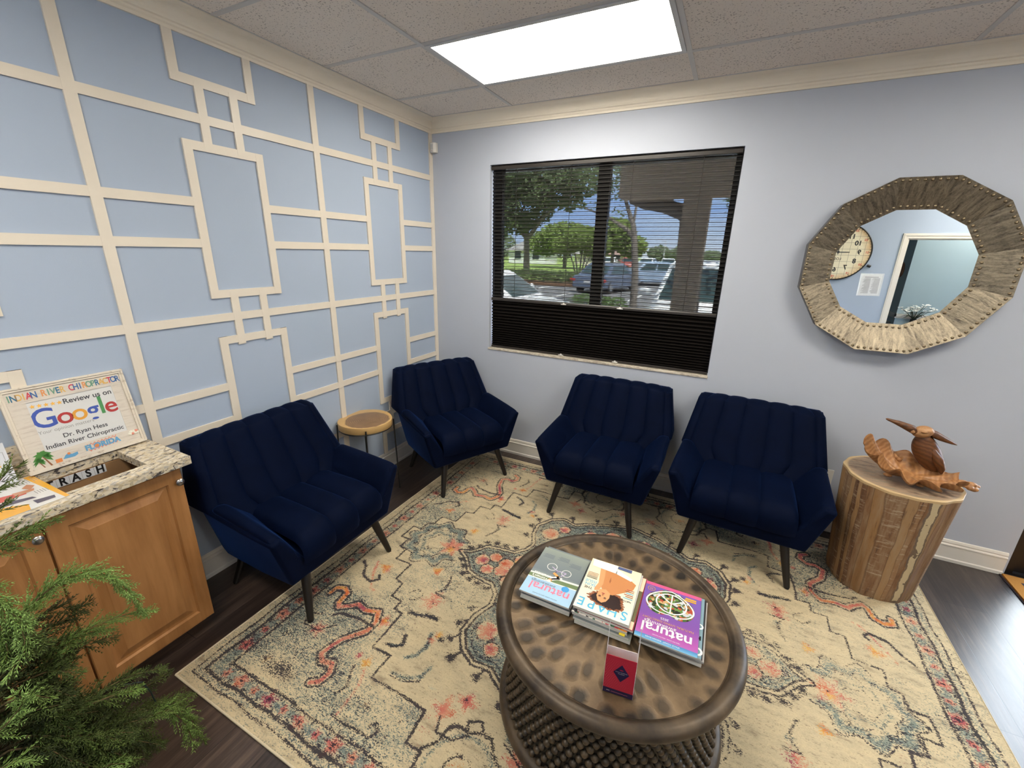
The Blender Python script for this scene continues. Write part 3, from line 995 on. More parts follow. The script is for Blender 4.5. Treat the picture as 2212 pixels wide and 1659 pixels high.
def magazine(label, x, y, z, thick, cover, rz=0., w=MW, h=MH, mats=None, group=None, draw=None, spine=None, curl=0.):
    """a magazine lying flat; its cover reads with the head towards -y"""
    t = thing('magazine', label, 'magazine', (x, y, z), rz + math.pi, group)
    b = MB()
    n = 5 if thick > .006 else 3
    for i in range(n):
        a = z0_ = thick * .94 * i / n
        b.box(-w / 2 + .0006 * (i % 2), w / 2 - .0006 * ((i + 1) % 2), -h / 2 + .0007 * (i % 2), h / 2 - .0004 * (i % 3), thick * .94 * i / n + (.0003 if i else 0.0006), thick * .94 * (i + 1) / n)
    b.build('pages', M_paper, t)
    b = MB()
    mt = [cover]
    b.grid(lambda u, v: (-w / 2 + u * w, -h / 2 + v * h, thick - .0004 + curl * (2 * u - 1) ** 4 * (1 - v)), 9, 9, 0)
    b.grid(lambda u, v: (-w / 2 + u * w, -h / 2 + v * h, .0004), 2, 2, 0)
    b.box(w / 2 - .0004, w / 2 + .0002, -h / 2, h / 2, .0004, thick - .0002, 0)
    c = b.build('cover', cover, t)
    if draw:
        draw(t, w, h, thick, c)
    return t
def at(x, y, z, rz=0): return Matrix.Translation((x, y, z)) @ Matrix.Rotation(rz, 4, 'Z')
def printed(t, name, mb, mats, cover):
    """printing on a cover is one sub-part of that cover"""
    mb.build(name, mats, cover, weld=False)

M_kraft = plain('coated cover', (.55, .55, .52), .3)
Z = TZ + .001
# ---- left pile -----------------------------------------------------------
pale = [ink('pile %d' % i, *c) for i, c in enumerate([(196, 204, 196), (150, 160, 160), (186, 196, 186), (120, 130, 135)])]
zz = Z + .0042
gl = 'magazines piled on the left of the coffee table'
for i, (th, dx, dy, rz, lab) in enumerate([(.009, .002, .004, .3, 'magazine at the bottom of the left pile, under the blue cover'), (.010, .004, .006, -.4, 'second magazine up in the left pile'), (.008, .001, .010, .2, 'third magazine up in the left pile'),
                                      (.0075, .006, .013, -.3, 'grey green magazine just below the blue beach cover')]):
    magazine(lab, 1.893 + dx, -1.799 + dy, zz, th, pale[i], R(rz), group=gl, curl=.001); zz += th + .0012
def cover_beach(t, w, h, th, c):
    b = MB()
    e = th + .0006
    mats = [grad('beach', 1, [(0, (150, 158, 148)), (.28, (128, 138, 140)), (.50, (118, 128, 134)), (.60, (140, 150, 150)), (1, (150, 158, 150))]), ink('surf', 226, 230, 226), ink('sea green', 112, 132, 92), ink('sky blue', 168, 204, 232), ink('pink type', 232, 132, 158), ink('badge blue', 70, 160, 224), ink('skin', 220, 160, 90), ink('lilac', 196, 180, 214), ink('grey type', 96, 106, 122), M_white]
    q = lambda x0, x1, y0, y1, m, k=0, sk=0.: b.quad((x0, y0, e + k * 2e-4), (x1, y0 + sk, e + k * 2e-4), (x1, y1 + sk, e + k * 2e-4), (x0, y1, e + k * 2e-4), m)
    q(-w / 2, w / 2, -h / 2, .035, 0)
    q(-w / 2, w / 2, .035, h / 2, 3)
    q(-w / 2, w / 2, .012, .022, 1, 1, .012); q(-w / 2, w / 2, .022, .045, 2, 1, .010); q(-w / 2, w / 2, .043, .048, 1, 2, .008)
    T_ = lambda s, sz, x, y, m, al='CENTER', sx=1., bo=0.: b.text(s, sz, at(x, y, e + .0007), m, al, bo, sx)
    T_('natural', .058, -.004, .092, 4, sx=1.02, bo=.0006)
    T_('awakenings', .0205, .030, .068, 8, sx=1.1)
    T_("Women's", .0195, .050, .042, 9, bo=.0004); T_('Wellness', .0195, .050, .024, 9, bo=.0004)
    T_('HEALTHY LIVING  HEALTHY PLANET', .0062, .0, .128, 8)
    for k, (x, y) in enumerate([(.066, -.082), (.0, -.088), (-.056, -.070)]):
        for j in range(4): q(x - .024, x + .024 - .006 * (j % 2), y - j * .0065, y - j * .0065 + .0022, 8, 2)
    # badge and the upside-down cyclist
    ring = lambda cx, cy, r0, r1, m, k: b.add([(cx + r * math.cos(2 * math.pi * i / 28), cy + r * math.sin(2 * math.pi * i / 28), e + k * 2e-4) for i in range(28) for r in (r0, r1)], [(2 * i, 2 * i + 1, (2 * i + 3) % 56, (2 * i + 2) % 56) for i in range(28)], m)
    ring(-.060, .060, 0.0, .015, 5, 3)
    ring(.030, -.034, .0190, .0215, 9, 4); ring(-.036, -.022, .0180, .0205, 9, 4)
    def limb(a, c2, r, m, k=5):
        d = Vector((c2[0] - a[0], c2[1] - a[1])); nn = Vector((-d.y, d.x)).normalized() * r
        b.quad((a[0] + nn.x, a[1] + nn.y, e + k * 2e-4), (a[0] - nn.x, a[1] - nn.y, e + k * 2e-4), (c2[0] - nn.x, c2[1] - nn.y, e + k * 2e-4), (c2[0] + nn.x, c2[1] + nn.y, e + k * 2e-4), m)
    limb((.030, -.034), (.0, -.020), .002, 7); limb((-.036, -.022), (-.004, -.022), .002, 7); limb((.0, -.02), (.012, -.002), .002, 7); limb((-.004, -.022), (.012, -.002), .002, 7); limb((-.036, -.022), (-.020, .004), .002, 7)
    limb((.012, -.004), (-.016, .014), .006, 6, 6); limb((-.018, .012), (.008, .034), .009, 9, 6); limb((.010, .034), (-.030, .012), .004, 9, 6)
    ring(.012, .042, 0, .0085, 6, 7); ring(.014, .047, 0, .0075, 1, 8)
    printed(t, 'cover_print', b, mats, c)
magazine('light blue magazine with a cyclist on a beach, top of the left pile', 1.893, -1.803, zz, .006, M_white, R(.4), group=gl, draw=cover_beach, curl=-.0025)
# ---- middle pile ----------------------------------------------------------
gm = 'magazines piled in the middle of the coffee table'
zz = Z + .0042
mid = [((.013, .006, -.008, .5), (182, 188, 178), 'thick grey magazine at the bottom of the middle pile'), ((.009, .000, -.005, .2), (120, 128, 130), 'slate magazine second from the bottom of the middle pile'),
       ((.008, -.006, .002, -.4), (44, 46, 48), 'dark magazine with a yellow tab in the middle pile'), ((.0075, -.008, .000, .0), (214, 206, 196), 'magazine with flowers along its edge in the middle pile')]
for i, ((th, dx, dy, rz), cc, lab) in enumerate(mid):
    cv = ink('mid %d' % i, *cc) if i != 3 else mottled('flowers', 90, (230, 224, 214), (196, 74, 84), (70, 110, 84), (226, 140, 60), (236, 230, 222), (60, 60, 66))
    tt = magazine(lab, 2.117 + dx, -1.803 + dy, zz, th, cv, R(rz), group=gm)
    if i == 2:
        b = MB(); b.box(-.095, -.075, h_ := MH / 2 - .004, MH / 2 + .010, th * .4, th * .4 + .0012)
        b.build('tab', ink('yellow tab', 232, 212, 60), tt)
    zz += th + .0012
magazine('maroon edged magazine sticking out to the right in the middle pile', 2.129, -1.797, zz, .0085, ink('maroon', 132, 28, 52), R(-.3), group=gm,
         draw=lambda t, w, h, th, c: printed(t, 'cover_print', (lambda b: (b.box(-w / 2 + .004, w / 2 - .004, -h / 2 + .003, h / 2 - .003, th - .0003, th + .0001, 0), b.box(-w / 2 + .004, -w / 2 + .02, -.06, .10, th, th + .0003, 1), b)[-1])(MB()), [ink('peach', 232, 206, 178), ink('olive', 110, 104, 74)], c)); zz += .0098
magazine('cream magazine directly beneath the magazine with a woman on its cover', 2.112, -1.796, zz, .006, ink('cream', 226, 218, 200), R(.2), group=gm); zz += .0072
def cover_shape(t, w, h, th, c):
    b = MB(); e = th + .0006
    mats = [grad('studio', 1, [(0, (246, 232, 196)), (.45, (248, 238, 208)), (.7, (232, 226, 208)), (1, (244, 240, 226))]), ink('cyan', 86, 180, 216), M_black, ink('tan', 204, 138, 88), ink('tan light', 222, 162, 112), ink('hair', 48, 30, 28), ink('hair edge', 150, 92, 60), ink('denim', 86, 98, 140), M_white, ink('lip', 172, 74, 70), ink('tan dark', 166, 104, 66)]
    z = lambda k: e + k * 2.0e-4
    b.quad((-w / 2, -h / 2, z(0)), (w / 2, -h / 2, z(0)), (w / 2, h / 2, z(0)), (-w / 2, h / 2, z(0)), 0)
    poly = lambda pts, m, k: b.ngon([(x, y, z(k)) for x, y in pts], m)
    for s, x in zip('SHAPE', (-.078, -.036, .002, .040, .080)):
        b.text(s, .058, at(x, .105, z(1)), 1, sx=.92, bold=.0006)
    # a figure: shoulders and chest, arm, head thrown back, cloud of curly hair
    rr = random.Random(2)
    N = 90
    for m, R0, k in ((6, .060, 2), (5, .052, 3)):
        pts = []
        for i in range(N):
            a = 2 * math.pi * i / N
            r = R0 * (1 + .10 * math.sin(3 * a + 1)) * rr.uniform(.88, 1.08)
            pts.append((-.006 + 1.12 * r * math.cos(a), .062 + .74 * r * math.sin(a)))
        for i in range(N):
            b.add([(-.006, .062, z(k)), (*pts[i], z(k)), (*pts[(i + 1) % N], z(k))], [(0, 1, 2)], m)
    poly([(.052, -.105), (.030, -.112), (-.060, -.085), (-.092, -.062), (-.086, -.030), (-.045, .008), (-.020, .030), (.014, .034), (.030, .005), (.034, -.04)], 3, 4)
    poly([(.036, -.100), (.030, -.06), (.026, -.01), (.034, .026), (.050, .034), (.052, .022), (.044, -.01), (.052, -.07), (.056, -.100)], 4, 5)
    poly([(.006, -.062), (.001, -.04), (.003, -.026), (.008, -.036)], 10, 5)
    poly([(.032, .020), (.010, .012), (-.010, .026), (-.012, .05), (-.004, .072), (.010, .084), (.026, .078), (.036, .055)], 4, 6)
    for x, y, rx, ry, m in ((.024, .052, .0052, .0022, 5), (.003, .056, .0052, .0022, 5), (.014, .036, .0065, .0028, 9), (.024, .057, .006, .0012, 5), (.003, .061, .006, .0012, 5)):
        poly([(x + rx * math.cos(2 * math.pi * i / 14), y + ry * math.sin(2 * math.pi * i / 14)) for i in range(14)], m, 7)
    poly([(.012, .048), (.017, .048), (.016, .040), (.011, .040)], 10, 7)
    poly([(.095, -.137), (.090, -.095), (-.010, -.090), (-.006, -.137)], 8, 7)
    poly([(-.008, -.118), (-.006, -.090), (-.070, -.072), (-.075, -.085)], 8, 7); poly([(-.008, -.137), (-.008, -.122), (-.064, -.118), (-.064, -.137)], 7, 6)
    T_ = lambda s, sz, x, y, m, al='LEFT', sx=1.: b.text(s, sz, at(x, y, z(8)), m, al, 0., sx)
    T_('THE', .0175, .058, .030, 2); T_('SKIN', .0195, .050, .012, 1); T_('ISSUE', .0195, .050, -.006, 1)
    T_('NATHALIE', .0115, -.090, .036, 2)
    for i in range(5): b.quad((.054, -.026 - i * .0075, z(8)), (.096, -.026 - i * .0075, z(8)), (.096, -.0235 - i * .0075, z(8)), (.054, -.0235 - i * .0075, z(8)), 2 if i < 2 else 10)
    for i in range(6): b.quad((-.092, .020 - i * .009, z(8)), (-.058 - .006 * (i % 2), .020 - i * .009, z(8)), (-.058 - .006 * (i % 2), .0232 - i * .009, z(8)), (-.092, .0232 - i * .009, z(8)), (1, 10, 9)[i % 3])
    printed(t, 'cover_print', b, mats, c)
magazine('magazine with a curly haired woman and pale blue capitals', 2.108, -1.7955, zz, .0045, M_white, R(1.2), group=gm, draw=cover_shape, curl=.001)
# ---- right pile -----------------------------------------------------------
gr = 'magazines piled on the right of the coffee table'
zz = Z + .0042
rt = [(.010, .018, .020, (188, 186, 178), 'grey magazine at the bottom of the right pile'), (.008, .022, .026, (206, 202, 196), 'white edged magazine second from the bottom of the right pile'), (.008, .014, .022, (170, 48, 46), 'red magazine sticking out at the right of the right pile'),
      (.007, .016, .014, (52, 50, 54), 'black edged magazine in the right pile'), (.007, .010, .008, (128, 156, 168), 'blue grey magazine under the purple cover')]
for i, (th, dx, dy, cc, lab) in enumerate(rt):
    def dr(t, w, h, thk, c, i=i):
        if i == 4:
            b = MB()
            for s, y, sz in (('C', .112, .046), ('K', .055, .024), ('O', .002, .034)):
                b.text(s, sz, at(-w / 2 + .012, y, thk + .0004), 0 if s != 'K' else 1, bold=.0012)
            printed(t, 'cover_lettering', b, [M_white, M_black], c)
    magazine(lab, 2.336 + dx, -1.806 + dy, zz, th, ink('right %d' % i, *cc), R((i * 37 % 5 - 2) * .4 + .5), group=gr, draw=dr); zz += th + .0012
def cover_purple(t, w, h, th, c):
    b = MB(); e = th + .0006
    mats = [grad('violet', 1, [(0, (118, 92, 176)), (.6, (128, 82, 164)), (.86, (176, 88, 170)), (.93, (178, 100, 176)), (.94, (74, 134, 192)), (1, (120, 180, 214))]), M_white, ink('amber', 216, 168, 84), mottled('salad', 95, (66, 104, 52), (180, 72, 50), (104, 140, 72), (206, 170, 120), (54, 70, 40), (196, 200, 206), (150, 104, 62), (40, 46, 36)), ink('rose', 214, 92, 140), ink('gold', 230, 176, 60)]
    z = lambda k: e + k * 2e-4
    b.quad((-w / 2, -h / 2, z(0)), (w / 2, -h / 2, z(0)), (w / 2, h / 2, z(0)), (-w / 2, h / 2, z(0)), 0)
    b.quad((-w / 2, -h / 2, z(1)), (w / 2, -h / 2, z(1)), (w / 2, -h / 2 + .016, z(1)), (-w / 2, -h / 2 + .016, z(1)), 4)
    cx, cy, rx, ry = 0.004, -.050, .086, .070
    el = lambda k, m, s0, s1, X, Y, A, B, n=60: b.add([(X + s * A * math.cos(2 * math.pi * i / n), Y + s * B * math.sin(2 * math.pi * i / n), z(k)) for i in range(n) for s in (s0, s1)], [(2 * i, 2 * i + 1, (2 * i + 3) % (2 * n), (2 * i + 2) % (2 * n)) for i in range(n)], m)
    # heart-like outer loop: two lobes joined, with a round table and its spokes inside
    for sx in (-1, 1):
        el(2 if sx < 0 else 2.5, 3, 0, 1, cx + sx * .036, cy + .006, .050, .056)
    el(3, 3, 0, 1, cx, cy - .022, .060, .050)
    def hp(s):
        pts = []
        for i in range(72):
            a = 2 * math.pi * i / 72
            x = .086 * math.sin(a) * (1 - .10 * math.cos(a) ** 2)
            y = .062 * math.cos(a) - .016 * abs(math.sin(a)) ** .5 * 0 + .016 * (abs(math.sin(a)) - .6)
            pts.append((cx + s * x, cy + s * y))
        return pts
    A_, B_ = hp(1.0), hp(.93)
    n = len(A_)
    b.add([(*p, z(4)) for q in zip(A_, B_) for p in q], [(2 * i, 2 * i + 1, (2 * i + 3) % (2 * n), (2 * i + 2) % (2 * n)) for i in range(n)], 1)
    el(4, 1, .90, 1, cx - .004, cy - .006, .056, .050)
    for a in (90, 270, 218, 322):
        d = Vector((.054 * math.cos(R(a)), .048 * math.sin(R(a)))); nn = Vector((-d.y, d.x)).normalized() * .0024
        o_ = Vector((cx - .004, cy - .006))
        b.add([(o_.x + nn.x, o_.y + nn.y, z(5)), (o_.x - nn.x, o_.y - nn.y, z(5)), (o_.x + d.x - nn.x, o_.y + d.y - nn.y, z(5)), (o_.x + d.x + nn.x, o_.y + d.y + nn.y, z(5))], [(0, 1, 2, 3)], 1)
    T_ = lambda s, sz, x, y, m, al='CENTER', sx=1., bo=0.: b.text(s, sz, at(x, y, z(6)), m, al, bo, sx)
    T_('natural', .060, .002, .086, 1, sx=1.02, bo=.001); T_('awakenings', .0215, .026, .062, 1, sx=1.12)
    T_('NATURAL LIVING DIRECTORY', .0125, .002, .044, 2, sx=1.02); T_('2025', .0145, .014, .029, 1)
    T_('HEALTHY LIVING  HEALTHY PLANET', .0055, .0, .112, 1)
    T_('SPACE COAST  INDIAN RIVER', .0085, .01, .129, 1)
    b.quad((-.084, -.104, z(6)), (-.042, -.104, z(6)), (-.042, -.097, z(6)), (-.084, -.097, z(6)), 5); b.quad((-.084, -.114, z(6)), (-.046, -.114, z(6)), (-.046, -.107, z(6)), (-.084, -.107, z(6)), 5)
    el(6, 2, .86, 1, .078, -.104, .014, .013); T_('25', .013, .078, -.104, 2)
    printed(t, 'cover_print', b, mats, c)
magazine('purple magazine with a ring of vegetables, top of the right pile', 2.334, -1.806, zz, .0055, M_white, R(.8), group=gr, draw=cover_purple, curl=-.001)

# ---- red card holder --------------------------------------------------------
def holder():
    t = thing('card_holder', 'small red and white card holder standing in front of the magazines', 'card holder', (2.228, -2.145, TZ + .004), R(7.5))
    M_card = plain('white card', (.78, .75, .74), .5, var=.02)
    M_red = plain('crimson print', lin(178, 36, 56), .4, var=.03)
    M_nvy = plain('midnight print', lin(30, 22, 64), .4, var=.03)
    M_pink = plain('pale dots', lin(226, 130, 140), .4)
    w, h, d = .0905, .150, .030
    b = MB(); b.box(-w / 2, w / 2, 0, .0012, 0, h); f = b.build('front_panel', M_red, t)
    b = MB(); b.box(-w / 2, w / 2, d, d + .0012, 0, h + .002); b.box(-w / 2, w / 2, .0012, d, 0, .0012); b.build('back_panel', M_card, t)
    for s in (-1, 1):
        b = MB(); x = s * w / 2
        poly = [(0, 0), (d + .001, 0), (d + .001, .150), (.018, .272), (.013, .272), (0, h)]
        b.prism(poly, 0, x - .0006, x + .0006)
        b.build('side_panel', M_card, t)
    b = MB()
    y = -.0004
    b.quad((-w / 2, y, 0), (w / 2, y, 0), (w / 2, y, .020), (-w / 2, y, .020), 0)
    for pts in ([(0, .118), (-.0235, .084), (0, .050), (.0235, .084)],):
        b.ngon([(x + .004, y * 1.5, z + .006) for x, z in pts], 0)
    rr = random.Random(4)
    for i in range(17):
        for j in range(13):
            x, z = -w / 2 + .004 + j * .0063 + (i % 2) * .003, .026 + i * .0068
            k = max(0, 1 - (x + w / 2) / .075) * (1 - abs(z - .075) / .09)
            if x < w / 2 - .003 and k > .05 and not abs(x - .004) / .0235 + abs(z - .090) / .034 < 1.1:
                r = .0004 + .0009 * k
                b.ngon([(x + r * math.cos(a * 1.2566), y * 1.5, z + r * math.sin(a * 1.2566)) for a in range(5)], 1)
    Mx = lambda x, z: Matrix.Translation((x, y * 2.2, z)) @ Matrix.Rotation(R(90), 4, 'X')
    b.text('Discover the full line', .0042, Mx(.004, .094), 2); b.text('of products', .0042, Mx(.004, .088), 2); b.ngon([(.004 + .006 * math.cos(a * .785), y * 2.2, .103 + .0022 * math.sin(a * .785)) for a in range(8)], 3)
    b.box(-.034, -.024, y * 2, y * 1.8, .009, .0105, 2); b.box(-.020, .030, y * 2, y * 1.8, .009, .0098, 1)
    b.build('front_print', [M_nvy, M_pink, M_card, M_red], f, weld=False)
holder()

# ================================================================ ROUND SIDE TABLE
def side_table():
    sx, sy, zt, r = .155, -1.098, .595, .186
    t = thing('side_table', 'small round tree slice side table with thin black legs between two armchairs', 'side table', (sx, sy, 0))
    m = NT('growth rings')
    o = m.obj()
    s = m.n('SeparateXYZ', Vector=o)
    p = m.n('CombineXYZ', X=m.math('SUBTRACT', s.outputs[0], .03), Y=m.math('ADD', s.outputs[1], .01), Z=0.)
    rr = m.n('VectorMath', {'operation': 'LENGTH'}, _0=p.outputs[0]).outputs['Value']
    wob = m.math('ADD', rr, m.math('MULTIPLY', m.math('SUBTRACT', m.noise(o, 9, 3), .5), .034))
    rg = m.math('SINE', m.math('MULTIPLY', wob, 520.))
    heart = m.ramp(m.math('ADD', .5, m.math('MULTIPLY', rg, .5)), (0, (.20, .115, .055)), (1, (.30, .18, .095)))
    heart = m.mix(m.ramp(m.noise(o, 14, 4), (.35, 0.), (.7, .6)), heart, (.15, .085, .045))
    sap = m.mix(m.noise(o, 20, 3), (.55, .34, .13), (.64, .42, .18))
    top = m.math('GREATER_THAN', s.outputs[2], -.0005)
    k = m.ramp(wob, (.148, 0.), (.153, 1.))
    side = m.math('LESS_THAN', s.outputs[2], -.004)
    k = m.math('MAXIMUM', k, side)
    m.bsdf(Base__Color=m.mix(k, heart, sap), Roughness=.42, Specular__IOR__Level=.4)
    b = MB()
    n = 72
    def ring(sc, z): return [((r * (1 + .012 * math.sin(3 * a + 1) + .008 * math.sin(5 * a))) * sc * math.cos(a), (r * (1 + .012 * math.sin(3 * a + 1) + .008 * math.sin(5 * a))) * sc * math.sin(a), z) for a in [2 * math.pi * i / n for i in range(n)]]
    b.rings([ring(.98, -.050), ring(.995, -.047), ring(1., -.006), ring(.993, -.001), ring(.98, 0)], 0)
    b.build('top', m.m, t, loc=(0, 0, zt), angle=45)
    M_iron = plain('black iron', (.012, .012, .012), .4)
    for a in (-130, -45, 45, 140):
        ca, sa = math.cos(R(a)), math.sin(R(a))
        b = MB()
        b.tube([((r + .006) * ca, (r + .006) * sa, zt - .022), ((r + .012) * ca, (r + .012) * sa, .35), ((r + .022) * ca, (r + .022) * sa, .003)], .0052, 8)
        b.tube([((r + .022) * ca, (r + .022) * sa, .004), ((r + .022) * ca, (r + .022) * sa, 0)], .008, 8)
        b.build('leg', M_iron, t)
    b = MB()
    b.tube([((r * .98) * math.cos(a), (r * .98) * math.sin(a), zt - .054) for a in [2 * math.pi * i / 40 for i in range(41)]], .0045, 6)
    b.build('ring', M_iron, t)
side_table()

# ================================================================ WOODEN STUMP AND CARVING
SX, SY, SZ = 3.318, -.436, .655
def stump():
    t = NT('weathered peeled trunk')
    o = t.obj()
    s = t.n('SeparateXYZ', Vector=o)
    th = t.math('ARCTAN2', s.outputs[1], s.outputs[0])
    # vertical staves of different wood, wandering edges
    w = t.math('ADD', th, t.math('MULTIPLY', t.math('SUBTRACT', t.noise(t.mp(o, scale=(1, 1, .6)), 5, 3), .5), .22))
    wn = t.math('ADD', t.math('MULTIPLY', w, 6.2), t.math('MULTIPLY', t.math('SINE', t.math('MULTIPLY', w, 5.)), .75))
    cell = t.math('FLOOR', wn)
    tone = t.n('TexWhiteNoise', {'noise_dimensions': '1D'}, W=cell).outputs[0]
    fine = t.noise(t.mp(o, scale=(14, 14, 1.4)), 3.2, 6, .65)
    saw = t.noise(t.mp(o, scale=(5, 5, 42)), 2.3, 4, .7)
    c = t.ramp(tone, (.0, (.13, .060, .030)), (.25, (.28, .155, .075)), (.5, (.19, .095, .045)), (.7, (.38, .235, .115)), (1., (.27, .125, .042)))
    c = t.mix(t.ramp(fine, (.46, 0.), (.66, .6)), c, (.36, .26, .165))
    c = t.mix(t.ramp(fine, (.30, .85), (.42, 0.)), c, (.085, .045, .03))
    c = t.mix(t.math('MULTIPLY', t.ramp(saw, (.56, 0.), (.62, .6)), t.math('LESS_THAN', tone, .40)), c, (.46, .37, .27))
    fr = t.math('FRACT', wn)
    c = t.mix(t.ramp(t.math('ABSOLUTE', t.math('SUBTRACT', fr, .5)), (.42, 0.), (.49, .6)), c, (.10, .05, .026))
    # one pale, peeled streak down the right of the front
    w2 = t.math('ADD', t.math('ADD', th, 1.205), t.math('MULTIPLY', t.math('SUBTRACT', t.noise(o, 13, 4, .7), .5), .16))
    w2 = t.math('ADD', w2, t.math('MULTIPLY', t.math('SUBTRACT', s.outputs[2], .35), .10))
    st = t.math('MULTIPLY', t.math('LESS_THAN', t.math('ABSOLUTE', w2), .062), t.math('GREATER_THAN', t.noise(o, 10, 4), .40))
    ed = t.math('LESS_THAN', t.math('ABSOLUTE', w2), .10)
    c = t.mix(t.math('MULTIPLY', ed, .75), c, (.13, .105, .085))
    c = t.mix(st, c, (.55, .44, .27))
    # top: weathered end grain with a pale rim
    r = t.n('VectorMath', {'operation': 'LENGTH'}, _0=t.n('CombineXYZ', X=s.outputs[0], Y=s.outputs[1], Z=0.).outputs[0]).outputs['Value']
    tp = t.ramp(t.noise(t.mp(o, scale=(2.2, 7, 1)), 5, 6, .65), (.32, (.14, .10, .075)), (.5, (.36, .25, .165)), (.62, (.26, .20, .15)), (.78, (.22, .24, .13)))
    tp = t.mix(t.ramp(r, (.222, 0.), (.232, 1.)), tp, (.56, .40, .215))
    c = t.mix(t.math('GREATER_THAN', s.outputs[2], SZ - .012), c, tp)
    t.bsdf(Base__Color=c, Roughness=.55, Specular__IOR__Level=.35, Normal=t.bump(t.math('ADD', fine, t.math('MULTIPLY', saw, .5)), .5, .004))
    b = MB()
    n = 120
    rs = []
    rr = random.Random(8)
    ph = [(k, rr.uniform(0, 6.28), rr.uniform(.0015, .004)) for k in (2, 3, 5, 9, 14)]
    for i in range(16):
        z = SZ * i / 15
        q = z / SZ
        R0 = .193 + .048 * q
        if i == 0: R0 -= .004
        rs.append([((R0 + sum(a * math.sin(k * x + p + q * .4) for k, p, a in ph)) * math.cos(x), (R0 + sum(a * math.sin(k * x + p + q * .4) for k, p, a in ph)) * math.sin(x), z) for x in [2 * math.pi * j / n for j in range(n)]])
    rs.append([(x * .99, y * .99, SZ + .003) for x, y, z in rs[-1]])
    b.rings(rs)
    o_ = b.build('stump_stool', t.m, None, loc=(SX, SY, RT + .0006), angle=40)
    tag(o_, 'tall peeled tree trunk stool standing on the right end of the rug', 'stool')
stump()

